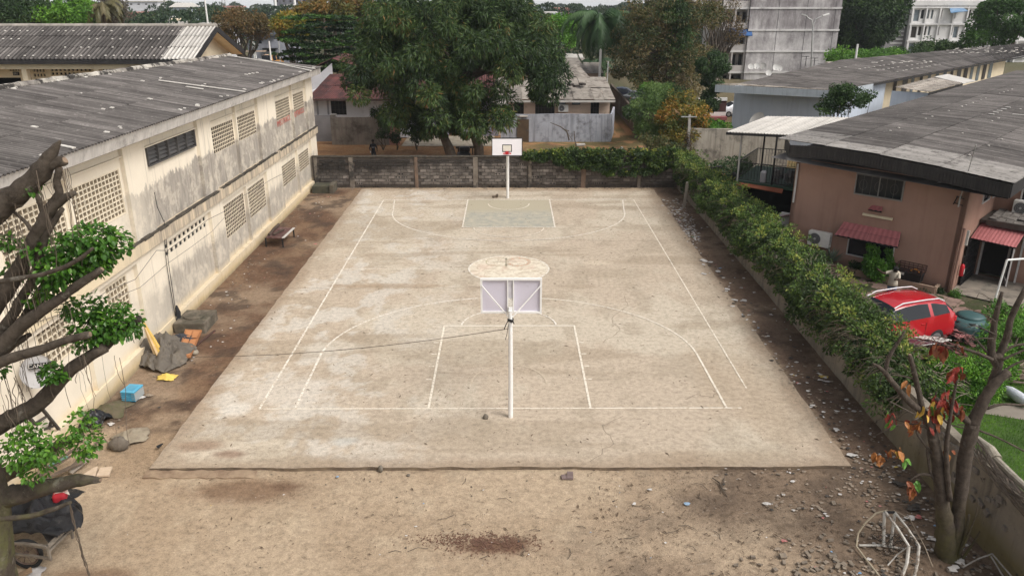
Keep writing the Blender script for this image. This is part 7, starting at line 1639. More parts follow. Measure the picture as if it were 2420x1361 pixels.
for a in ((282,372,3,10,300,whitew,white_m,'long low white roofline at the top left skyline'),(280,336,30,42,210,blush,sal,'peach coloured house with salmon roof among the far trees'),(404,446,15,32,230,bluh,white_m,'pale blue and white gabled house among the far trees'),(318,396,47,62,160,cream_m,cream_m,'long cream wall building just above the classroom roof'),(356,398,55,63,130,whitew,white_m,'small white parapet touching the classroom ridge line'),(478,520,55,68,118,whitew,white_m,'white flat roof block at the foot of the tall mast'),
          (673,695,13,26,230,whitew,white_m,'small white house between far trees above the street lamp'),(795,832,-18,14,240,gm,gm,'grey slab building at the top behind the flame tree'),(832,872,-22,16,225,blush,blush,'pale pink building at the top left of the mango crown'),(645,760,-10,12,330,mat('dark_tower',(.12,.12,.14),(.2,.2,.22),.5),gm,'dark wide building on the skyline with white columns'),
          (1250,1290,13,28,260,bluh,white_m,'white blocky house right of the mango crown'),(1292,1316,30,42,200,whitew,white_m,'small white house above the fresh green tree'),(1312,1336,33,48,190,bluh,gm,'small blue walled house beside the white one'),(1314,1345,20,33,235,sal,sal,'salmon roofed house behind the small blue house'),(1190,1215,-8,14,300,whitew,white_m,'white building peeping over the top of the mango'),(495,560,16,26,260,cream_m,sal,'low cream house strip far behind the brown tree')):
 fhouse(*a,flat=a[7].find('gabled')<0)
for px in (648,694):pole(px,-20,320,.5,'left white column of the dark skyline building' if px == 648 else 'right white column of the dark skyline building','skyline_column',-2,whitep,'column')
p=AY(527,-5,200);m=M()
for dx_ in (-.5,.5):m.tube([(p.x+dx_*1.6,200,0),(p.x+dx_*.3,200,14)],.07,4)
for k in range(9):z=1+k*1.4;m.bar((p.x-.7+k*.06,200,z),(p.x+.7-k*.06,200,z+1.3),.06);m.bar((p.x+.7-k*.06,200,z),(p.x-.7+k*.06,200,z+1.3),.06)
solo(m,'lattice_mast',pole_m,'thin lattice mast left of the reddish brown tree','mast')
# ================================================================ FOREGROUND TREE ON THE LEFT
nm=NT('fig_bark');f=nm.noise(6,9,.7);c=nm.mix(nm.rng(f,.35,.65),(.12,.098,.076),(.055,.044,.034));c=nm.mix(nm.math('MULTIPLY',nm.rng(nm.noise(3.2,8,.7),.58,.68),.75),c,(.26,.24,.2));nz_=nm.n('ShaderNodeNewGeometry').outputs['Normal'];sp_=nm.n('ShaderNodeSeparateXYZ');nm.link(nz_,sp_.inputs[0])
c=nm.mix(nm.math('MULTIPLY',nm.math('MULTIPLY',nm.rng(nm.noise(2.1,7,.7),.45,.6),.7),nm.rng(nm.xyz()[2],4.2,2.2)),c,(.13,.135,.05));bk2=nm.done(c,.95,nm.noise(14,9,.8),.045,.15)
cutw=mat('cut_wood',(.30,.22,.15),(.16,.11,.08),8,.9)
ft=thing('pruned_fig_tree',(-9.9,12.0,-.1),'pruned old tree at the left edge with bare lopped limbs and green tufts','tree')
LWK=1;YB_=12.6;kk=F/(YB_*math.cos(TH)+(H-5)*math.sin(TH))
def limb_px(pts,ws,y=YB_,name='limb',mt=None,n=10,cut=False,yy=None):
 P_=[AY(px,py,(yy[i] if yy else y)) for i,(px,py) in enumerate(pts)];rs=[w_*LWK/2/(F/(p.y*math.cos(TH)+(H-p.z)*math.sin(TH))) for w_,p in zip(ws,P_)]
 Q=[];Rr=[]
 for i in range(len(P_)-1):       # smooth through the points
  p0,p1,p2,p3=P_[max(i-1,0)],P_[i],P_[i+1],P_[min(i+2,len(P_)-1)]
  for s_ in range(4):
   t=s_/4;a=p1*2+(p2-p0)*t+(p0*2-p1*5+p2*4-p3)*t*t+(-p0+p1*3-p2*3+p3)*t ** 3
   Q.append(a*.5+Vector((rnd.uniform(-1,1),rnd.uniform(-1,1),rnd.uniform(-1,1)))*rs[i]*.08);Rr.append((rs[i]+(rs[i+1]-rs[i])*t)*rnd.uniform(.94,1.08))
 Q.append(P_[-1]);Rr.append(rs[-1]);m=M();m.tube(Q,Rr,n,wob=.06);o=m.build(name,mt or bk2,ft,True)
 if cut:
  d=(Q[-1]-Q[-2]).normalized();m=M();m.tube([Q[-1]-d*.02,Q[-1]+d*.012],[Rr[-1]*.8,Rr[-1]*.7],9,wob=.15);m.build('cut_end',cutw,o)
 return Q
m=M();m.tube([(-9.95,12.0,-.15),(-9.9,12.1,1.5),(-9.75,12.3,3),(-9.8,12.4,5),(-9.9,12.5,7),(-9.9,12.5,9.5)],[.62,.52,.5,.45,.4,.3],14,wob=.06);m.build('trunk',bk2,ft)
limb_px([(-110,600),(-50,522),(0,483),(34,462),(68,438),(101,400),(124,362),(143,332)],[90,78,66,52,50,45,26,4])
limb_px([(98,402),(125,388),(153,379)],[28,26,22],cut=True)
limb_px([(-70,800),(0,705),(34,655),(68,597),(91,550),(115,503),(135,479),(178,455)],[54,42,38,36,34,30,25,11])
limb_px([(116,492),(139,459),(135,428),(141,396)],[22,20,17,15],cut=True);limb_px([(28,498),(60,525),(92,568)],[6,9,12]);limb_px([(108,520),(90,470),(80,445)],[15,11,7])
limb_px([(-40,830),(20,760),(51,705),(81,655),(98,587),(110,550),(149,493)],[26,24,22,22,20,18,9])
limb_px([(-60,668),(0,665),(54,656),(101,648),(152,631),(189,611),(220,586)],[13,12,11,11,11,10,7],y=12.0)
limb_px([(-80,900),(0,822),(46,772),(93,738),(139,707),(185,673),(241,636)],[54,42,34,28,24,21,14],y=12.3,cut=True)
limb_px([(62,760),(85,715),(115,670),(148,650)],[34,30,26,20],y=13.2,cut=True);limb_px([(95,700),(96,680)],[11,9],y=13.1)
limb_px([(-60,872),(0,856),(46,840),(93,827),(154,805),(213,790)],[32,26,24,22,19,17],y=12.1,cut=True)
limb_px([(0,835),(40,808),(72,790)],[24,19,10],y=12.5)
limb_px([(-90,1050),(0,1003),(47,979),(94,951),(141,899),(188,857),(248,822)],[56,46,41,38,34,30,25],y=12.6)
limb_px([(248,820),(290,778),(332,752)],[22,20,16],y=13.3,mt=mat('rotten_wood',(.035,.028,.022),(.06,.05,.04),6))
limb_px([(-80,1210),(0,1181),(71,1160),(141,1144),(188,1134),(237,1134)],[60,50,42,35,30,12],y=12.4,cut=True)
limb_px([(-60,1232),(0,1226),(71,1219),(118,1205),(168,1186)],[13,12,12,12,8],y=11.9)
limb_px([(-60,1160),(20,1118),(90,1085),(150,1045),(195,1028)],[44,34,28,22,14],y=13.6)
# hanging aerial roots
m=M()
for k in range(95):
 px,py=rnd.choice([(rnd.uniform(-10,60),rnd.uniform(480,560)),(rnd.uniform(0,45),rnd.uniform(640,720)),(rnd.uniform(0,50),rnd.uniform(860,960)),(rnd.uniform(90,290),rnd.uniform(800,850)),(rnd.uniform(30,150),rnd.uniform(560,650)),(rnd.uniform(80,160),rnd.uniform(395,440))])
 y=12.4+rnd.uniform(-.2,.4);p=AY(px,py,y);L=rnd.uniform(.5,2.0);pts=[p];n_=8
 for i in range(n_):p=p+Vector((rnd.uniform(-.03,.03),rnd.uniform(-.04,.04),-L/n_));pts.append(p)
 m.tube(pts,rnd.uniform(.003,.008),3)
for k in range(6):
 p=AY(165+rnd.uniform(-4,4),1190,12.1);pts=[]
 for i in range(10):t=i/9;pts.append(AY(165+50*t ** 1.2+rnd.uniform(-4,4)*min(1,i),1190+185*t,12.1))
 m.tube(pts,rnd.uniform(.005,.01),3)
o=m.build('aerial_roots',mat('root_brown',(.13,.10,.075),(.09,.07,.05),5),ft);o['kind']='stuff'
# tufts of leaves
figl=leafmat('fig_leaf',[(.018,.05,.008),(.03,.085,.012),(.05,.13,.016),(.09,.2,.025),(.17,.3,.04)],.3,.35)
def pxell(px,py,rx,ry,y,rd=.5):p=AY(px,py,y);k=F/(y*math.cos(TH)+(H-p.z)*math.sin(TH));return (p.x,p.y,p.z,rx/k,rd,ry/k)
tufts=[([(190,610,75,42),(150,640,60,40),(250,575,55,40),(120,585,60,30),(215,560,50,30)],12.7,2300,'m'),([(225,630,32,22)],12.5,220,'l'),([(235,770,65,40),(195,725,50,25),(290,765,45,35),(215,800,45,25),(262,740,40,22)],12.9,1500,'d'),([(128,880,30,22)],12.6,200,'m'),([(55,1060,55,42),(115,1060,42,22),(62,1025,30,16),(90,1105,30,30)],12.2,800,'l'),
         ([(205,1040,30,40),(185,1000,22,25)],12.5,330,'l'),([(85,705,28,18),(110,690,22,14)],12.6,130,'l'),([(20,570,30,14)],12.8,90,'d'),([(78,440,14,14)],12.6,26,'l'),([(2,875,12,14)],12.5,40,'m'),([(40,640,40,18),(75,620,40,20)],12.9,160,'m')]
LP,LD,LT=[],[],[]
for ells_,y,n_,tone in tufts:
 E_=[pxell(a,b,c_,d,y+rnd.uniform(-.15,.15),.42 if n_ >300 else .2) for a,b,c_,d in ells_];wts=np.array([e[3]*e[5] for e in E_]);wts/=wts.sum()
 for _ in range(n_):
  e=E_[rng.choice(len(E_),p=wts)];d=unit(1)[0];r_=(.35+.7*rng.random()** .6);LP.append((e[0]+d[0]*e[3]*r_,e[1]+d[1]*e[4]*r_,e[2]+d[2]*e[5]*r_))
  LD.append(d*.6+unit(1)[0]*.6+np.array([0,0,-.45]));LT.append({'d':.38,'m':.42,'l':.55}[tone]+rng.normal()*.16+(.12 if d[2]>.5 else 0))
LP=np.array(LP);LD=np.array(LD);LT=np.array(LT)
def fig_leaf(P_,D_,L_,W_,tv_,name,parent=None):
 """broad pointed leaf with a folded midrib: six outline points, four faces"""
 n=len(P_);D_=D_/np.linalg.norm(D_,axis=1)[:,None];r=unit(n)*.5+np.array([0,0,1.0]);S_=np.cross(D_,r);S_/=np.linalg.norm(S_,axis=1)[:,None]+1e-9;N_=np.cross(S_,D_)
 L_=np.broadcast_to(L_,(n,))[:,None];W_=np.broadcast_to(W_,(n,))[:,None]
 q=[P_,P_+D_*L_*.35+S_*W_*.5+N_*W_*.16,P_+D_*L_*.7+S_*W_*.4+N_*W_*.1,P_+D_*L_-N_*L_*.08,P_+D_*L_*.7-S_*W_*.4+N_*W_*.1,P_+D_*L_*.35-S_*W_*.5+N_*W_*.16,P_+D_*L_*.45]
 v=np.stack(q,1).reshape(-1,3);b=np.arange(n)[:,None]*7;f=np.concatenate([b+np.array([0,1,2,6]),b+np.array([6,2,3,4]),b+np.array([0,6,4,5])],1).reshape(-1,4)
 me=np_mesh(name,v,f,figl,False);a=me.attributes.new('tint','FLOAT','FACE');a.data.foreach_set('value',np.clip(np.repeat(tv_,3),0,1).astype(np.float32));return me
front=np.argsort(LP[:,1]-LP[:,2]*.3)[:300];rest_=np.setdiff1d(np.arange(len(LP)),front);off=np.array(WL[ft.name])
s_=rng.uniform(.75,1.25,len(LP))
o=link('foliage',fig_leaf(LP[rest_]-off,LD[rest_],.10*s_[rest_],.062*s_[rest_],LT[rest_],'foliage'),ft);o['kind']='stuff'
leafs=[fig_leaf(np.zeros((1,3)),np.array([[1.0,0,-.2]]),.105,.066,np.array([tv_]),'leaf') for tv_ in (.3,.42,.55,.7,.85)]
for i in front:
 o=link('leaf',leafs[min(4,max(0,int((LT[i]-.2)*7)))],ft,Vector(LP[i]-off));d=Vector(LD[i]);o.rotation_euler=d.to_track_quat('X','Z').to_euler();o.scale=(s_[i],)*3
m=M()
for i in rng.choice(len(LP),160):p=Vector(LP[i]);m.tube([p,p+Vector((rnd.uniform(-.2,.1),rnd.uniform(-.1,.1),rnd.uniform(-.25,.05)))],.006,3)
m.build('twigs',bark,ft)['kind']='stuff'

# ================================================================ CLUTTER ALONG THE LEFT WALL
# blue crate
def W_(px,py,z=-.05):return AZ(px,py,z)
bc=W_(303,950);bluep=mat('blue_plastic',(.06,.27,.42),(.09,.34,.50),3,.45,dirt=(.25,.27,.25),dsc=4,dlo=.55,dhi=.75)
t=thing('plastic_crate',bc+Vector((.05,.25,0)),'sky blue plastic crate with a ribbed end standing by the wall','crate',R(-6));WL[t.name]=Vector((0,0,0))
t.scale=(.68,.68,.72);m=M();m.box(-.3,.3,-.36,.36,0,.42);m.build('tub',bluep,t,world=False,bevel=.03)
m=M();m.box(-.33,.33,-.40,.40,.42,.49);m.build('lid',mat('light_blue_lid',(.07,.33,.50),(.10,.38,.55),3,.4),t,world=False,bevel=.02)
for k in range(4):
 m=M();m.box(-.325,.325,-.385,.385,.06+k*.09,.095+k*.09);m.build('rib',bluep,t,world=False)
m=M();m.box(.15,.326,-.36,.37,.05,.40);m.build('clear_side',mat('clear_side',(.35,.37,.36),(.3,.33,.33),4,.4),t,world=False)
m=M();m.box(-.2,.2,-.25,.25,.491,.505);m.build('lid_recess',bluep,t,world=False,bevel=.01)
# satellite dish with its name plate
dc=AX(86,876,-12.0);t=thing('satellite_dish',dc,'grey satellite dish lettered CANAL+ bracketed on the cream wall','satellite dish');WL[t.name]=Vector((0,0,0))
aim=(Vector((0,0,H))-dc);aim.z *= .25;aim=aim.normalized()+Vector((.2,.0,.0));t.rotation_euler=aim.to_track_quat('Z','Y').to_euler();r=.42
m=M();pr=[(r*k/7,r*.16*(k/7)** 2) for k in range(1,8)]+[(r*1.01,r*.16+.01),(r,r*.15)]+[(r*k/7,r*.16*(k/7)** 2-.012) for k in range(6,0,-1)]
m.lathe((0,0,0),pr,36);m.v=[(x*.92,y*1.05,z) for x,y,z in m.v];m.build('reflector',mat('dish_light',(.50,.49,.48),(.43,.42,.41),2,.6,dirt=(.25,.23,.2),dsc=7,dlo=.62,dhi=.72),t,True,False)
m=M();m.obox((.1,.13,.08),(.5,.14,.012),-.16);pl=m.build('name_plate',blackp,t,world=False)
text('CANAL+',.145,white_m,(.1,.13,.089),(0,0,-.16),pl,.001)
m=M();m.tube([(0,-r*1.0,.05),(-.02,-r*.6,.25),(-.05,-r*.1,.42)],.014,6);m.tube([(0,0,-.02),(0,-.1,-.2),(-.1,-.12,-.4)],.03,6);m.bar((-.2,-.4,-.02),(.2,-.4,-.02),.05,.04);m.build('arm',steel_m,t,world=False)
m=M();m.tube([(-.06,-r*.05,.40),(-.05,0,.47)],.035,8);m.build('receiver',mat('lnb_dark',(.1,.1,.1)),t,world=False)
# closed yellow parasol leaning
a=AX(334,752,-12.3);b=W_(400,870,.0)+Vector((0,.2,0));b=a.lerp(Vector((-11.7,24.2,.1)),1)
t=thing('parasol',b,'closed yellow and orange striped parasol leaning on the wall behind the tarpaulin','parasol');m=M();n_=12;d=(a-b)
ax_=d.normalized();u_=ax_.cross(Vector((0,0,1))).normalized();v_=ax_.cross(u_)
cols_=[mat('parasol_yellow',(.62,.42,.10),(.55,.36,.09),4,.8),mat('parasol_tan',(.55,.40,.22),(.45,.32,.18),4,.8)]
for half in (0,1):
 m=M()
 for k in range(half,n_,2):
  for (s0,r0),(s1,r1) in (((0,.15),(.5,.10)),((.5,.10),(1,.015))):
   q_=[]
   for s__,rr,kx in ((s0,r0,k),(s0,r0,k+1),(s1,r1,k+1),(s1,r1,k)):an=kx*6.283/n_;rr2=rr*(1.15 if kx % 2 else .8);q_.append(b+d*s__+u_*math.cos(an)*rr2+v_*math.sin(an)*rr2)
   m.quad(*q_)
 m.build('canopy',cols_[half],t)
m=M();m.tube([b-ax_*.4,a+ax_*.05],.018,6);m.build('pole',mat('wood_pole',(.2,.13,.08)),t)
# crumpled grey tarpaulin
def cloth(name,c,rx,ry,hz,mt,label,cat,seed,n=44,foot=0.0,power=1.4,rz=0):
 nx=ny=n;u=np.linspace(-1,1,nx);U,V=np.meshgrid(u,u);rr=np.sqrt(U ** 2+V ** 2)
 edge=1+(fbm(np.arctan2(V,U)*1.5+seed,rr*0+seed,3)-.5)*.7
 Xc,Yc=U*rx*edge,V*ry*edge
 base=np.clip(1-rr/1.25,0,1)** power*hz;fold=(1-np.abs(fbm(U*1.7+seed*3,V*1.7+seed,3,.5)-.5)*6).clip(-.4,1);f2=(1-np.abs(fbm(U*3.6+seed,V*3.6+seed*2,3,.5)-.5)*6).clip(-.2,1)
 ang=np.arctan2(V,U);pleat=(np.abs(np.sin(ang*5+fbm(U*1.2+7,V*1.2+seed,3)*7))** .6)*np.clip(rr,0,1)*.16*hz/.6
 Zc=base*(.72+.36*fold+.12*f2)+pleat*np.clip(1.3-rr,0,1)*1.6+foot+.04*f2*hz
 cR,sR=math.cos(rz),math.sin(rz);v=np.stack([Xc*cR-Yc*sR,Xc*sR+Yc*cR,Zc],-1).reshape(-1,3);i=np.arange(nx*ny).reshape(ny,nx);keep=rr[:-1,:-1]<1.22
 f=np.stack([i[:-1,:-1],i[:-1,1:],i[1:,1:],i[1:,:-1]],-1)[keep];me=np_mesh(name,v,f,mt);o=link(name,me,None,Vector(c));md=o.modifiers.new('thick','SOLIDIFY');md.thickness=.01;return tag(o,label,cat)
tarp_m=mat('grey_tarpaulin',(.10,.086,.07),(.135,.118,.096),2,.75,dirt=(.2,.17,.13),dsc=2.5,dlo=.55,dhi=.72,bump=.01)
tc=W_(385,845);cloth('tarpaulin',(tc.x-.1,tc.y+.1,-.05),1.0,1.2,.9,tarp_m,'crumpled grey tarpaulin heaped against the wall under the parasol','tarpaulin',3,96)
cloth('yellow_cloth',W_(393,893,-.03),.28,.2,.16,mat('yellow_cloth',(.68,.52,.12),(.56,.4,.1),5,.8),'yellow cloth bundled at the tarpaulin edge','cloth',9,20)
cloth('black_jacket',W_(428,800,.18),.38,.26,.2,mat('black_fabric',(.03,.032,.038),(.05,.052,.06),6,.8),'black fabric draped over the orange door panel','cloth',12,24)
# orange panelled door lying down
q0=[W_(418,846,.12),W_(451,846,.10),W_(478,782,.12),W_(438,780,.3)]
t=thing('old_door',q0[0],'orange brown panelled door lying beside the tarpaulin','door');m=M();zt_=Vector((0,0,.04));m.hexa(q0+[p+zt_ for p in q0]);dm=mat('orange_door',(.36,.16,.065),(.29,.12,.05),2,.6,dirt=(.2,.1,.06),dsc=4);m.build('leaf_board',dm,t)
f=lambda u,v:q0[0].lerp(q0[1],u).lerp(q0[3].lerp(q0[2],u),v)+zt_*1.15
for u0,u1 in ((.1,.46),(.54,.9)):
 for v0,v1 in ((.05,.3),(.36,.62),(.68,.93)):
  m=M();P_=[f(u0,v0),f(u1,v0),f(u1,v1),f(u0,v1)];m.hexa(P_+[p+Vector((0,0,.015)) for p in P_]);m.build('panel',mat('door_panel',(.44,.2,.085),(.38,.165,.07),2,.6) if 'door_panel' not in bpy.data.materials else bpy.data.materials['door_panel'],t)
# concrete manhole box
t=thing('concrete_box',(-11.7,27.4,-.1),'low mossy concrete inspection box with a round lid against the wall','inspection box');mossy=mat('mossy_concrete',(.12,.10,.075),(.075,.068,.048),2.5,.95,dirt=(.2,.17,.13),dsc=2,bump=.02)
m=M();m.box(-12.3,-11.15,26.75,28.1,-.15,.36);m.build('box',mossy,t,bevel=.03);m=M();m.lathe((-11.75,27.45,.36),[(.4,0),(.4,.05),(.34,.06)],22);m.build('lid',mossy,t)
t=thing('concrete_box',(-11.6,48.6,-.1),'dark mossy concrete box at the far foot of the school wall','inspection box');m=M();m.box(-12.2,-11.0,48.2,49.2,-.15,.42);m.build('box',mat('dark_moss',(.05,.05,.035),(.08,.075,.05),3),t,bevel=.03);m=M();m.box(-11.1,-10.85,48.1,49.25,-.15,.5);m.build('kerb',mossy,t)
# maroon table top and scrap by the wall
t=thing('broken_table',(-11.6,37.9,-.1),'broken maroon table top with a white edge strip by the wall','table');a,b,c_,d=W_(628,563,.42),W_(668,565,.42),W_(694,541,.42),W_(655,537,.5)
m=M();m.hexa([a,b,c_,d,a+zt_,b+zt_,c_+zt_,d+zt_]);m.build('top',mat('maroon_board',(.10,.045,.04),(.07,.035,.032),3,.5,dirt=(.2,.13,.11),dsc=5),t);m=M();m.bar(b+Vector((.02,0,.05)),c_+Vector((.02,0,.05)),.12,.03);m.build('edge_strip',white_m,t)
m=M();m.tube([a+Vector((.1,.2,.1)),a.lerp(d,.6)+Vector((.1,0,.16)),d+Vector((.1,0,.15))],.07,6);m.obox(a.lerp(c_,.45)+Vector((0,0,.1)),(.12,.9,.06),-.3);m.build('timber',mat('dark_timber',(.06,.042,.032),(.09,.065,.05),4),t)
for p in (a,b,c_):m=M();m.bar(p+Vector((-.03,.05,0)),Vector((p.x-.03,p.y+.05,-.1)),.06);m.build('leg',blackp,t)
# mossy stones, sack, black bag, foam sheets, ladder, boards
def rock(c,s,mt,name,label,cat,seed=0,sq=(1,1,.6)):
 rr=random.Random(seed);v=[];q=M();N_=10
 for j in range(7):
  for i in range(N_):
   th=math.pi*(j+.02)/6.04;ph_=6.283*i/N_;k=s*(1+rr.uniform(-.16,.16));q.v.append((c[0]+k*sq[0]*math.sin(th)*math.cos(ph_),c[1]+k*sq[1]*math.sin(th)*math.sin(ph_),max(c[2]-.05,c[2]+s*sq[2]*.6+k*sq[2]*math.cos(th))))
 for j in range(6):
  for i in range(N_):i2=(i+1)% N_;q.f.append((j*N_+i,j*N_+i2,(j+1)*N_+i2,(j+1)*N_+i));q.mi.append(0)
 return solo(q,name,mt,label,cat,smooth=True)
stone_m=mat('grey_stone',(.19,.165,.13),(.12,.10,.08),4,.95,bump=.02)
rock(W_(282,1058),.26,stone_m,'stone','large rounded grey stone in front of the sandy sack','stone',3,(1,.8,.8))
cloth('sand_sack',W_(308,1035,-.05),.52,.36,.26,mat('dirty_sack',(.30,.26,.19),(.22,.18,.13),4,.9),'dirty tan sack collapsed behind the large stone','sack',21,26,rz=.5)
cloth('moss_mound',W_(258,970,-.06),.5,.45,.2,mat('moss_soil',(.09,.085,.045),(.13,.105,.07),5,.95),'mossy mound with debris between the crate and the black bag','mound',33,24)
rock(W_(232,948,0),.17,mossy,'stone','upright mossy stone leaning at the wall foot left of the crate','stone',8,(.6,.6,1.7))
cloth('black_bag',W_(222,1000,-.04),.34,.36,.42,mat('bin_bag',(.012,.012,.013),(.02,.02,.022),5,.35),'stuffed black bag at the wall above the leaning boards','bag',41,24,power=.8)
rock(W_(1148,988,0.0),.085,stone_m,'stone','small round stone on the near baseline left of the pole','stone',11,(1,1,1));rock(W_(900,1112,-.07),.085,stone_m,'stone','pale stone at the slab edge left of centre','stone',12,(.8,1,1.2));rock(W_(965,1124,-.08),.05,stone_m,'stone','tiny dark round stone on the sand below the slab edge','stone',13)
rock(W_(458,836,-.04),.17,mat('pale_stone',(.3,.26,.2),(.22,.19,.15),4),'stone','pale stone between the orange door and the soil','stone',15)
foam=mat('cream_board',(.58,.46,.34),(.50,.39,.28),5,.9)
for q_,lb in (([(185,1132),(222,1108),(232,1105),(226,1128)],'left cream foam board on the sand'),([(228,1128),(238,1108),(266,1105),(258,1126)],'right cream foam board on the sand')):
 P_=[W_(*p,-.05) for p in q_];m=M();m.hexa(P_+[p+Vector((0,0,.05)) for p in P_]);solo(m,'foam_board',foam,lb,'board')
m=M()
for (x0,y0),(x1,y1),z0,z1,w_ in (((130,1120),(215,1080),.05,.1,.09),((100,1135),(200,1090),.1,.15,.07),((110,1105),(178,1060),.2,.35,.08),((140,1095),(190,1062),.3,.4,.05),((90,1125),(160,1080),.25,.3,.12),((120,1090),(150,1055),.4,.6,.1),((160,1110),(230,1045),.05,.1,.06)):m.bar(W_(x0,y0,z0),W_(x1,y1,z1),w_,.035)
solo(m,'timber_pile',mat('weathered_timber',(.17,.13,.095),(.09,.07,.052),4,.9),'pile of weathered timbers under the leafy limb by the wall','timber',kind='stuff')
m=M();m.bar(W_(166,1117,.0),W_(218,1076,.12),.12,.04);solo(m,'plank',mat('pale_plank',(.36,.32,.26),(.28,.24,.2),3),'pale long plank on the right of the timber pile','plank')
m=M();m.bar(W_(115,1100,.35),W_(160,1078,.38),.05,.04);solo(m,'green_rod',mat('green_rod',(.14,.24,.19),(.1,.18,.15),3,.5),'pale green rod across the timber pile','rod')
m=M();a,b=AX(68,985,-12.2),W_(112,1035,.1);c_,d=AX(95,960,-12.2),W_(152,1030,.1);m.bar(a,b,.07);m.bar(c_,d,.07)
for k in (.3,.62,.9):m.bar(a.lerp(b,k),c_.lerp(d,k),.06,.05)
m.bar(a.lerp(b,.95),c_.lerp(d,.45),.06);solo(m,'wooden_ladder',mat('dark_grey_wood',(.055,.048,.042),(.09,.08,.07),3),'rough dark wooden ladder leaning on the cream wall below the dish','ladder')
m=M();m.obox(W_(465,815,0),(.08,2.6,.03),-.15);solo(m,'rusty_bar',mat('rust_bar',(.09,.05,.04)),'rusty flat bar on the soil beside the orange door','bar')
m=M();p=W_(1342,1127,-.06);m.obox(p+Vector((.06,.03,.03)),(.16,.3,.05),-.05);m.obox(p+Vector((-.1,-.02,.02)),(.14,.18,.04),.05);solo(m,'brick_piece',mat('purple_brick',(.20,.15,.14),(.15,.11,.10),6),'broken purplish brick just below the slab edge','brick')
m=M();m.obox(W_(1170,465,.06),(.3,.14,.12),.5,.3);m.obox(W_(1175,462,.14),(.08,.1,.16),.5,.3);solo(m,'broken_block',mat('brown_lump',(.16,.12,.085),(.1,.08,.06),6),'broken brown lump on the slab left of the far pole','block')
m=M();m.tube([W_(380,1052,-.02),W_(372,1056,.03),W_(384,1048,.02)],[.03,.05,.02],6);solo(m,'black_sandal',blackp,'black sandal lying near the left slab edge','sandal')
# hand cart under black sheeting
wc=W_(62,1312,.3);t=thing('hand_cart',(wc.x+.1,wc.y+.3,-.1),'hand cart covered in black sheeting with a spoked wheel under the lowest limb','cart');o_=WL[t.name]
tyre=bpy.data.materials['tyre']
for (px,py,y_,rz_) in ((62,1312,None,.0),):
 cw_=AZ(60,1308,.30);m=M();rr=.34
 m.tube([cw_+Vector((rr*math.cos(i*math.pi/16),.03*math.sin(i*.4),rr*math.sin(i*math.pi/16))) for i in range(33)],.045,8,False);wo=m.build('wheel',tyre,t)
 m=M();m.tube([cw_+Vector((rr*.8*math.cos(i*math.pi/12),0,rr*.8*math.sin(i*math.pi/12))) for i in range(25)],.018,6,False);m.tube([cw_+Vector((0,-.06,0)),cw_+Vector((0,.06,0))],.05,10)
 for k in range(10):a_=k*.628;m.tube([cw_,cw_+Vector((rr*.82*math.cos(a_),0,rr*.82*math.sin(a_)))],.007,4)
 m.build('rim',mat('rusty_rim',(.13,.08,.06),(.2,.15,.12),5,.5),wo)
cw2=AZ(150,1262,.3)+Vector((-.15,.6,0));m=M();m.tube([cw2+Vector((.06*math.cos(i*math.pi/12),.32*math.cos(i*math.pi/12),.32*math.sin(i*math.pi/12))) for i in range(25)],.05,8,False);m.build('wheel',tyre,t)
fr=[AZ(-60,1270,.62),AZ(112,1292,.62),AZ(165,1240,.62),AZ(30,1215,.62)]
m=M()
for a,b in ((0,1),(1,2),(2,3),(3,0)):m.bar(fr[a],fr[b],.07,.06)
m.bar(fr[1]+Vector((0,0,-.12)),fr[2]+Vector((0,0,-.12)),.05,.05);m.bar(fr[1]+Vector((0,0,-.3)),fr[0]+Vector((0,0,-.3)),.05)
for k in (1,2):m.bar(fr[k],fr[k]-Vector((0,0,.35)),.05)
m.build('frame',mat('worn_frame',(.25,.22,.18),(.12,.1,.08),5,.7),t)
sheetm=mat('black_sheeting_near',(.012,.012,.013),(.022,.022,.024),3,.32,dirt=(.12,.11,.1),dsc=3,dlo=.6,dhi=.78,bump=.03)
cc=AZ(55,1222,.62);o=cloth('cover',cc,1.3,1.0,.7,sheetm,None,None,51,60,power=.9,rz=.25);o.parent=t;o.location=Vector(cc)-o_
for k_ in ('label','category'):
 if k_ in o:del o[k_]
m=M();P_=[AZ(85,1240,1.0),AZ(128,1230,.9),AZ(160,1262,.5),AZ(118,1288,.4)];
nn_=7;G_=[[P_[0].lerp(P_[1],i/nn_).lerp(P_[3].lerp(P_[2],i/nn_),j/nn_)+Vector((0,0,rnd.uniform(-.03,.05))) for i in range(nn_+1)] for j in range(nn_+1)]
for j in range(nn_):
 for i in range(nn_):m.quad(G_[j][i],G_[j][i+1],G_[j+1][i+1],G_[j+1][i])
m.build('cover_flap',sheetm,t)
p=AZ(142,1172,1.05);m=M();m.obox(p,(.28,.3,.22),.3);solo(m,'red_bundle',mat('red_cloth',(.42,.02,.03),(.3,.02,.03),6,.7),'red bundle tied with cord on top of the covered cart','bundle',bevel=.06)
m=M()
for k in range(4):m.tube([p+Vector((-.16,-.1+k*.07,.0)),p+Vector((-.05,-.08+k*.06,.13)),p+Vector((.1,-.02+k*.05,.13)),p+Vector((.2,.03,.02))],.009,4)
solo(m,'cord',mat('white_cord',(.5,.45,.38)),'pale cord wound around the red bundle','cord')
m=M();m.obox(AZ(20,1295,.55),(.14,.1,.12),.2);solo(m,'red_light',redp,'red lamp at the left end of the hand cart','lamp',bevel=.03)
m=M();m.bar(AZ(10,1361,-.0),AZ(28,1305,.35),.12,.04);m.bar(AZ(20,1372,.02),AZ(75,1345,.1),.14,.05);solo(m,'cart_boards',mat('tan_plank',(.30,.20,.12),(.2,.14,.09),4),'short tan boards under the cart wheel','boards')
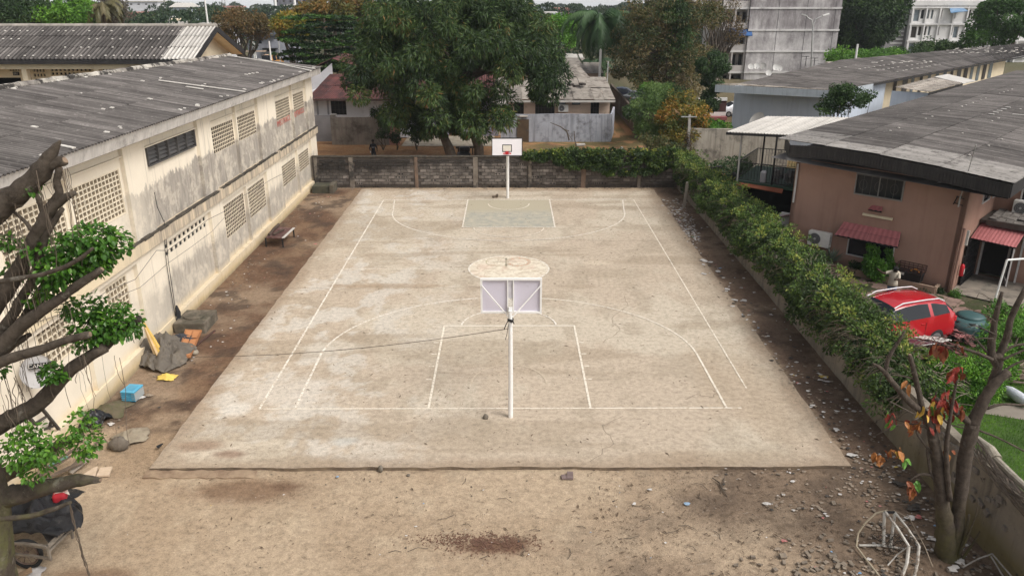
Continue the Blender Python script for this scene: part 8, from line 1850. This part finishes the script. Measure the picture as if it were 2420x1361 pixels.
cloth('white_rag',AZ(78,1352,-.05),.2,.16,.1,mat('pale_rag',(.42,.40,.38),(.32,.30,.29),6),'pale crumpled rag below the cart wheel','rag',61,16)

# ================================================================ FOREGROUND TREE ON THE RIGHT
nm=NT('grey_bark');f=nm.noise(7,9,.7);c=nm.mix(nm.rng(f,.35,.65),(.12,.097,.077),(.055,.043,.034));c=nm.mix(nm.math('MULTIPLY',nm.rng(nm.noise(3.5,7,.7),.6,.7),.6),c,(.24,.22,.19));c=nm.mix(nm.math('MULTIPLY',nm.math('MULTIPLY',nm.rng(nm.xyz()[2],1.6,.3),nm.rng(nm.noise(2,5,.6),.35,.6)),.75),c,(.14,.13,.05));bk3=nm.done(c,.95,nm.noise(16,9,.8),.035,.15)
rt=thing('pruned_tree',(9.77,14.41,-.1),'pruned forked tree at the right edge with a few red and orange leaves','tree');ft_old=ft;ft=rt;LWK=.55;YR=14.45
L_=lambda pts,ws,y=YR,cut=False,yy=None:limb_px(pts,ws,y,'limb',bk3,10,cut,yy)
L_([(2238,1325),(2236,1290),(2232,1230),(2225,1175),(2218,1100),(2205,1030)],[100,84,70,58,52,44]);L_([(2250,1310),(2262,1240),(2275,1130),(2285,1060),(2298,1000)],[66,58,56,56,60])
L_([(2210,1050),(2190,985),(2150,950),(2110,905),(2088,875),(2062,858)],[42,34,28,24,20,8]);L_([(2092,880),(2100,845),(2125,805),(2138,782)],[20,18,14,9]);L_([(2182,975),(2172,930),(2160,880),(2150,838)],[22,22,22,16],cut=True);L_([(2160,895),(2130,888),(2108,886)],[9,7,5])
L_([(2298,1005),(2325,945),(2352,905),(2385,880)],[54,48,42,30],cut=True);L_([(2300,1010),(2275,985),(2245,965),(2210,940)],[38,30,26,16],cut=True)
L_([(2335,930),(2352,885),(2360,855),(2355,840)],[34,36,38,40],y=14.6);L_([(2355,860),(2342,830),(2348,780),(2355,740),(2368,690)],[38,34,28,22,12],y=14.6);L_([(2360,845),(2378,800),(2392,745),(2425,680)],[34,30,26,22],y=14.7)
L_([(2345,850),(2305,832),(2260,820),(2225,814)],[17,13,10,7],y=14.5);L_([(2345,845),(2322,820),(2300,795)],[14,10,8],y=14.6);L_([(2310,1015),(2360,1035),(2425,1068)],[10,8,7]);L_([(2332,965),(2370,955),(2425,958)],[13,11,10]);L_([(2368,850),(2395,838),(2425,825)],[12,10,8]);L_([(2368,835),(2395,818),(2425,812)],[14,12,10],y=14.8);L_([(2365,880),(2395,862),(2425,850)],[12,10,8],y=14.8)
L_([(2245,1180),(2238,1110),(2238,1040),(2248,970),(2258,915),(2262,898)],[26,22,18,15,12,9],y=14.3);L_([(2212,1040),(2198,1015),(2170,1005),(2130,1002),(2070,1028)],[14,12,8,6,3]);L_([(2215,1125),(2180,1120),(2165,1125),(2150,1135)],[18,12,8,4]);L_([(2218,1095),(2205,1075),(2170,1030),(2165,1015)],[12,12,8,5]);L_([(2220,1140),(2200,1120),(2190,1060)],[10,14,8])
L_([(2225,1060),(2210,1050),(2192,1020),(2230,1010)],[8,10,8,5]);L_([(2240,1000),(2225,985),(2215,960),(2212,925)],[9,8,6,4]);L_([(2262,1320),(2280,1270),(2290,1215)],[16,14,10],y=14.3);L_([(2275,1320),(2298,1285),(2315,1255)],[12,9,5],y=14.3);L_([(2268,1310),(2290,1260),(2305,1220),(2312,1185)],[10,8,6,3],y=14.2)
L_([(2350,790),(2330,780),(2305,770),(2280,775)],[8,6,4,2]);L_([(2352,760),(2330,745),(2300,735)],[7,5,3]);L_([(2348,800),(2315,800),(2285,812)],[6,5,3])
m=M()
for k in range(110):
 px,py=rnd.choice([(rnd.uniform(2060,2240),rnd.uniform(880,1010)),(rnd.uniform(2280,2420),rnd.uniform(700,900)),(rnd.uniform(2200,2330),rnd.uniform(790,860))]);p=AY(px,py,YR+rnd.uniform(-.2,.3));d=Vector((rnd.uniform(-1,1),rnd.uniform(-.5,.5),rnd.uniform(-.5,1)))*rnd.uniform(.12,.35);m.tube([p,p+d*.5+Vector((0,0,.03)),p+d],[.007,.005,.002],4)
m.build('twigs',bk3,rt)['kind']='stuff'
def big_leaf(ms):
 q=M();L_2,W_2=.2,.105;N_=6;g=[]
 for i in range(N_+1):
  t=i/N_;w_=W_2/2*math.sin(math.pi*min(1,t*.93+.05))** .75;z=-.09*t*t;g.append(((t*L_2,-w_,z+.018+.006*math.sin(i*2)),(t*L_2,0,z),(t*L_2,w_,z+.018-.006*math.sin(i*2))))
 for a,b in zip(g,g[1:]):q.quad(a[0],b[0],b[1],a[1]);q.quad(a[1],b[1],b[2],a[2])
 return q.mesh('leaf',ms)
lc={k:big_leaf(mat('leaf_'+k,a,b,12,.5)) for k,a,b in (('red',(.30,.045,.03),(.2,.035,.025)),('rust',(.26,.085,.035),(.17,.055,.028)),('orange',(.42,.18,.055),(.3,.12,.04)),('yellow',(.55,.34,.06),(.42,.28,.05)),('green',(.14,.3,.05),(.09,.22,.04)))}
for (px,py,n_,sp,kinds) in ((2262,880,13,16,('rust','rust','red')),(2235,940,16,24,('red','red','rust')),(2205,965,12,22,('rust','orange','yellow','green')),(2210,985,10,18,('red','rust')),(2175,960,4,16,('yellow','green')),(2260,965,7,16,('red','rust')),(2150,1005,9,16,('red','rust','orange')),(2168,1000,5,10,('orange','rust')),(2104,985,6,12,('red','red','green')),(2108,998,3,8,('green','green')),(2080,1075,9,14,('orange','rust','orange')),(2122,1066,9,13,('yellow','orange')),(2136,1082,3,7,('green',)),(2163,1138,3,8,('green',)),(2152,1150,9,13,('rust','orange','rust')),(2215,1040,3,6,('rust','red')),(2240,1065,3,8,('orange','rust')),(2222,818,6,12,('rust','red')),(2235,820,3,8,('rust',)),(2145,905,2,6,('orange',)),(2265,815,3,8,('rust',))):
 c_=AY(px,py,YR-.05);k=F/(YR*math.cos(TH)+(H-c_.z)*math.sin(TH))
 for i in range(n_):
  p=c_+Vector((rnd.gauss(0,sp*.5/k),rnd.gauss(0,.06),rnd.gauss(0,sp*.5/k)));o=link('leaf',lc[rnd.choice(kinds)],rt,p-WL[rt.name]);o.rotation_euler=(rnd.uniform(-.9,.9),rnd.uniform(.3,1.6),rnd.uniform(0,6.28));sc_=rnd.uniform(.75,1.3);o.scale=(sc_,)*3
# broken goal frame
pvc=mat('peeling_white_pipe',(.60,.58,.53),(.45,.42,.36),5,.7,dirt=(.18,.13,.09),dsc=6,dlo=.5,dhi=.64)
def G3(px,py,z):return AZ(px,py,z)
t=thing('broken_goal',G3(2130,1280,-.08),'broken small goal of peeling white pipes with torn dark netting','goal frame');WL0=WL[t.name]
def pp(name,pts,r,mt=pvc):m=M();m.tube(pts,r,8,wob=.04);return m.build(name,mt,t)
A_=G3(2088,1290,.0);B_=G3(2090,1210,.72);C_2=G3(2104,1292,0);D_2=G3(2115,1210,.75);E_2=G3(2148,1290,.5);F_2=G3(2172,1288,.5)
pp('post',[A_,B_],.035);pp('post',[C_2,D_2],.035);pp('pipe',[B_+Vector((.02,0,.02)),(B_+E_2)/2+Vector((0,0,.05)),E_2],.028);pp('pipe',[D_2,(D_2+F_2)/2+Vector((0,0,.03)),F_2],.024);pp('post',[E_2,G3(2143,1330,.2),G3(2130,1366,-.05)],.036);pp('post',[F_2,G3(2168,1330,.2),G3(2160,1364,-.05)],.034)
pp('ground_bar',[G3(2030,1288,-.02),G3(2082,1288,-.02),G3(2150,1298,.0)],.026);pp('crossbar',[B_,D_2],.03,blackp)
pp('hoop',[G3(2098,1205,.72),G3(2070,1212,.62),G3(2045,1235,.42),G3(2028,1260,.2),G3(2024,1290,0),G3(2050,1325,-.02),G3(2086,1370,-.02)],.02,mat('bamboo_tan',(.46,.40,.29),(.36,.30,.21),5));pp('hoop',[G3(2112,1205,.72),G3(2150,1225,.5),G3(2185,1290,.25),G3(2205,1340,0)],.011,mat('thin_tan',(.36,.29,.21)))
pp('pipe',[E_2,G3(2120,1310,.2),G3(2098,1335,0)],.014)
m=M()
for k in range(90):
 a=Vector((rnd.uniform(A_.x-.3,F_2.x+.1),rnd.uniform(A_.y-.5,A_.y+.2),rnd.uniform(0,.45)));b=a+Vector((rnd.uniform(-.35,.35),rnd.uniform(-.2,.2),rnd.uniform(-.3,.2)));b.z=max(b.z,-.06);m.tube([a,(a+b)/2+Vector((0,0,-.05)),b],.0045,3)
m.build('netting',mat('black_net',(.02,.018,.016)),t)['kind']='stuff'
t=thing('bent_frame',G3(2370,1345,-.08),'bent thin metal frame at the bottom right corner beside the wall','frame')
a,b,c_=G3(2275,1340,.05),G3(2345,1308,.35),G3(2400,1372,.2)
for P2_ in ([a,a.lerp(b,.5)+Vector((0,0,.05)),b],[b,b.lerp(c_,.5),c_],[b+Vector((-.05,-.05,-.02)),G3(2385,1385,.0)]):m=M();m.tube(P2_,.018,6);m.build('rod',mat('grey_rod',(.36,.34,.3),(.2,.18,.16),6),t)
# old clay pipe and dead roots along the near right wall top
m=M();m.tube([AX(2308,1035,10.95),AX(2340,1065,10.95)+Vector((0,0,.02)),AX(2352,1085,10.95),],[.07,.12,.15],12);m.tube([AX(2352,1084,10.95),AX(2400,1130,10.95),AX(2440,1165,10.95)],[.09,.08,.08],10);m.lathe(AX(2354,1087,10.95),[(.09,-.02),(.1,0)],12,'X')
solo(m,'broken_pipe',mat('pale_clay',(.38,.345,.28),(.26,.23,.18),5,.9,bump=.02),'broken pale concrete pipe lying along the near wall top','pipe')
m=M()
for k in range(16):
 pts=[AX(2290+i*17+rnd.uniform(-5,5),1005+i*20+k*3.2+rnd.uniform(-5,5)+(18*math.sin(i/9*3.1)),10.72-rnd.uniform(0,.12)) for i in range(10)];m.tube(pts,rnd.uniform(.008,.02),4)
solo(m,'dead_roots',mat('dead_root',(.16,.13,.10),(.10,.08,.065),5),'dead grey roots hanging over the near right wall','roots',kind='stuff')
m=M()
for k in range(60):a=AZ(rnd.uniform(2160,2300),rnd.uniform(930,1010),rnd.uniform(.9,1.9));a.x=min(a.x,12.0);m.tube([a,a+Vector((rnd.uniform(-.5,.5),rnd.uniform(-.5,.5),rnd.uniform(-.2,.2)))],rnd.uniform(.008,.022),4)
solo(m,'brush_heap',bark,'bare brushwood lying on the wall at the near end of the hedge','brushwood',kind='stuff')

# ================================================================ LITTER AND LOOSE STONES
paper=mat('paper_litter',(.62,.60,.57),(.48,.45,.41),9,.8)
lm=[paper,mat('tan_litter',(.33,.265,.20),(.22,.175,.13),9),mat('blue_litter',(.12,.25,.42),(.3,.4,.5),9),mat('red_litter',(.5,.13,.12),(.4,.2,.18),9),mat('dark_litter',(.05,.045,.04),(.08,.07,.06),9),mat('yellow_litter',(.65,.5,.12),(.5,.35,.1),9),mat('green_litter',(.1,.3,.2),(.2,.35,.28),9)]
def scrap(m,p,s_):
 n_=rnd.choice((4,5,6));a0=rnd.uniform(0,6.28);c_=Vector(p)+Vector((0,0,s_*.25));pts=[Vector(p)+Vector((math.cos(a0+k*6.283/n_)*s_*rnd.uniform(.5,1.2),math.sin(a0+k*6.283/n_)*s_*rnd.uniform(.4,1.0),rnd.uniform(.0,.3)*s_)) for k in range(n_)]
 for k in range(n_):m.quad(c_,pts[k],pts[(k+1)% n_])
m=M()
def sc_at(px,py,s0,s1,z=-.045,w=(10,6,.5,.7,2.5,.4,.3)):
 m.cur=rnd.choices(range(7),w)[0];scrap(m,AZ(px,py,z),rnd.uniform(s0,s1))
for k in range(620):sc_at(rnd.uniform(1575,1625)+(t_ := rnd.uniform(0,1))*35,478+t_*95+rnd.uniform(-12,12),.03,.11,w=(9,6,.2,.3,4,.1,.1))
for k in range(230):
 y=rnd.uniform(19,45);x=rnd.choice((rnd.gauss(9.25,.22),rnd.uniform(9.0,10.6)));m.cur=rnd.choices(range(7),(8,7,.2,.3,4,.15,.1))[0];scrap(m,(x,y,-.03 if x >9.1 else .01),rnd.uniform(.02,.11))
for k in range(1500):
 u=rnd.random()** .6;x=5.5+5.1*u+rnd.gauss(0,.5);y=rnd.uniform(13.2,18.0)+(.6 if x >9.2 else 0)
 if x >10.6 or fbm(np.array([x*1.1]),np.array([y*1.3]))[0]<.42+.2*rnd.random():continue
 m.cur=rnd.choices(range(7),(4,14,.2,.3,6,.15,.1))[0];scrap(m,(x,y,-.06),rnd.uniform(.02,.075))
for k in range(160):m.cur=rnd.choices(range(7),(4,8,.2,.3,4,.1,.1))[0];scrap(m,(rnd.uniform(9.2,10.6),rnd.uniform(17.5,24),-.05),rnd.uniform(.02,.08))
for k in range(120):m.cur=rnd.choices(range(7),(6,4,.3,.5,4,.2,.2))[0];scrap(m,(rnd.uniform(-12.2,-10.2),rnd.choice((rnd.gauss(32,1.5),rnd.gauss(25.8,.8),rnd.uniform(18,48),rnd.gauss(47,.8))),-.03),rnd.uniform(.02,.075))
for k in range(70):m.cur=rnd.choices(range(7),(5,5,.3,.3,4,.2,.1))[0];scrap(m,(rnd.uniform(-9,9),rnd.uniform(18.1,49),.01),rnd.uniform(.012,.035))
for k in range(90):m.cur=rnd.choices(range(7),(3,6,.5,.3,5,.2,.2))[0];scrap(m,(rnd.uniform(-9,5),rnd.uniform(13.4,17.8),-.07),rnd.uniform(.012,.04))
tag(solo(m,'litter',lm,'scattered scraps of paper and plastic litter round the court edges','litter',kind='stuff'))
big=[(1660,617,.17,0,'large white crumpled paper on the right slab edge nearest the halfway line'),(1678,621,.13,0,'white paper sheet just right of the large crumpled paper'),(1664,648,.12,0,'white paper on the slab below the large crumpled paper'),(1695,643,.13,0,'torn white plastic bag on the soil strip beside the slab'),(1718,684,.12,0,'flat white scrap by the slab edge above the paired sheets'),(1738,710,.13,0,'left of two white sheets lying together by the slab edge'),(1755,712,.15,0,'right of two white sheets lying together by the slab edge'),(1757,722,.1,4,'black scrap under the paired white sheets'),(1858,943,.1,0,'white plastic bag on the slab near its right edge'),(1946,891,.13,5,'yellow plastic bag on the dark soil under the hedge'),(1814,1190,.1,0,'white litter cluster left of the small blue scrap'),(1536,1157,.06,0,'round white scrap on the sand below the slab'),(1500,1190,.05,0,'twisted white scrap at the centre right sand'),(1622,1190,.07,2,'blue and white wrapper on the brown sand'),(1851,1277,.06,3,'red scrap on the dirt left of the broken goal'),(1389,1104,.07,0,'white plastic bottle lying on the slab edge'),(1574,1282,.035,0,'small white disc on the sand'),(1508,443,.1,0,'white lump at the foot of the ivy covered wall'),(1570,474,.12,0,'white paper at the far right slab corner'),(1620,522,.14,0,'crumpled white bag in the litter under the far hedge'),
       (333,940,.11,0,'white flat scrap right of the blue crate'),(353,935,.1,1,'cream scrap right of the white one near the crate'),(265,1003,.1,0,'small white carton near the black bag'),(282,962,.09,0,'white crumpled paper left below the blue crate'),(798,1126,.05,2,'tiny blue scrap on the sand under the slab edge'),(745,577,.1,3,'pink scrap on the brown strip by the left slab edge'),(2203,1273,.08,0,'white round lid between the goal and the tree'),(2345-78,1327,.13,0,'pale square scrap at the foot of the forked tree'),(2150,1225,.12,0,'white paper behind the broken goal'),(2170,1222,.08,3,'red scrap behind the broken goal'),(2255,1345,.12,0,'grey plastic box at the bottom below the forked tree'),(1885,905,.05,3,'pink scrap by the slab edge under the hedge'),(2160,1200,.15,4,'black plastic bag behind the broken goal'),(2125,1143,.15,4,'dark wet bag near the right wall foot'),(2075,1100,.07,1,'pale wrapper between slab corner and right wall'),(2012,1075,.12,0,'white card at the near right slab corner')]
for px,py,s_,ci,lb in big:
 q=M();z=.0 if (px <1740 and 450 <py <1100 and px >860) else -.05;p=AZ(px,py,z);rnd_=rnd.randint(2,3)
 for k in range(3+rnd_):scrap(q,p+Vector((rnd.uniform(-.5,.5)*s_,rnd.uniform(-.4,.4)*s_,rnd.uniform(0,.12)*s_)),s_*rnd.uniform(.45,.85))
 q.v=[tuple(p+(Vector(v_)-p)*1.25) for v_ in q.v];solo(q,'litter_piece' if 'bottle' not in lb else 'plastic_bottle',lm[ci],lb,'litter')
# stones and dead leaves, grit
def chip(m,p,s_):
 a=rnd.uniform(0,3.14);m.obox((p[0],p[1],p[2]+s_*.2),(s_*rnd.uniform(.8,1.6),s_*rnd.uniform(.6,1),s_*rnd.uniform(.3,.6)),a,rnd.uniform(-.3,.3),rnd.uniform(-.3,.3))
m=M()
for k in range(170):x=rnd.gauss(8.6,1.1);y=rnd.uniform(13.3,15.2) if rnd.random()<.7 else rnd.uniform(13.3,18);chip(m,(min(x,10.5),y,-.07),rnd.uniform(.03,.10))
for k in range(60):chip(m,(rnd.gauss(6.6,.7),rnd.gauss(13.9,.3),-.07),rnd.uniform(.06,.13))
for k in range(140):chip(m,(rnd.uniform(-12.2,-11.2),rnd.uniform(18,48),-.05),rnd.uniform(.02,.07))
for k in range(120):chip(m,(rnd.uniform(-12,10.5),rnd.uniform(49.15,49.6),-.05),rnd.uniform(.03,.12))
solo(m,'rubble',mat('rubble_grey',(.25,.205,.155),(.14,.115,.09),6,.95),'grey broken concrete chips in the near right corner and along the walls','rubble',kind='stuff')
m=M()
for k in range(6500):
 if k <1500:x,y=rnd.uniform(-9,10.4),rnd.uniform(13.2,17.8)
 elif k >4400:x,y=rnd.uniform(-9.2,9.2),rnd.uniform(18,48.8)
 elif k >2600:x,y=rnd.uniform(2,10.6),rnd.uniform(13.2,17.9)
 elif k <2000:x,y=rnd.uniform(8.9,10.6),rnd.uniform(17,48)
 else:x,y=rnd.uniform(-12.2,-9.5),rnd.uniform(17,48)
 if k <1500 and fbm(np.array([x*.9]),np.array([y*1.3]))[0]<.5:continue
 a=rnd.uniform(0,3.14);L2=rnd.uniform(.012,.05)*(1+(rnd.random()<.1));z=-.06 if k <4400 else .004;dx_,dy_=math.cos(a)*L2,math.sin(a)*L2;m.quad((x-dx_,y-dy_,z),(x+dy_*.25,y-dx_*.25,z+.015),(x+dx_,y+dy_,z+.004),(x-dy_*.25,y+dx_*.25,z+.012))
tag(m.build('dead_leaves',mat('dead_leaf_brown',(.16,.11,.07),(.09,.065,.045),9)),'small dead leaves and straw strewn over the sand and soil','leaves',kind='stuff')
m=M()
for k in range(1500):
 x,y=rnd.gauss(-.35,.55),rnd.gauss(14.9,.2);
 if k >900:x,y=rnd.gauss(-1.0,.6),rnd.gauss(15.05,.12)
 s_=rnd.uniform(.006,.018);m.obox((x,y,-.065),(s_*1.5,s_,s_),rnd.uniform(0,3))
tag(m.build('grit',mat('red_grit',(.20,.11,.075),(.15,.085,.06),9)),'reddish grit spilled on the sand in the front middle','grit',kind='stuff')
m=M()
for k in range(34):
 p=AZ(rnd.uniform(900,2200),rnd.uniform(1115,1340),-.06);a=rnd.uniform(0,3.14);L2=rnd.uniform(.15,.5);m.tube([p,p+Vector((math.cos(a)*L2*.5,math.sin(a)*L2*.5,.02)),p+Vector((math.cos(a+.3)*L2,math.sin(a+.3)*L2,0))],.008,4)
tag(m.build('fallen_twigs',bark),'thin dark twigs scattered on the sand and dirt','twigs',kind='stuff')
m=M();m.tube([AZ(1683,1128,-.05),AZ(1700,1140,-.03),AZ(1705,1152,-.04),AZ(1718,1172,-.05)],[.012,.02,.02,.01],6);m.tube([AZ(1706,1150,-.03),AZ(1712,1128,-.05)],.01,5);solo(m,'dead_branch',bark,'forked dead branch on the dirt right of centre','branch')

# ================================================================ HAZE
m=M();m.box(-620,620,-60,800,-30,26)
hz_=m.build('haze',mat('haze_air',(1,1,1)));hm_=hz_.data.materials[0];nt_=hm_.node_tree;nt_.nodes.clear()
pv=nt_.nodes.new('ShaderNodeVolumePrincipled');ou=nt_.nodes.new('ShaderNodeOutputMaterial');nt_.links.new(pv.outputs[0],ou.inputs['Volume'])
pv.inputs['Color'].default_value=(.85,.9,.95,1);pv.inputs['Density'].default_value=.00022;hz_['kind']='stuff'
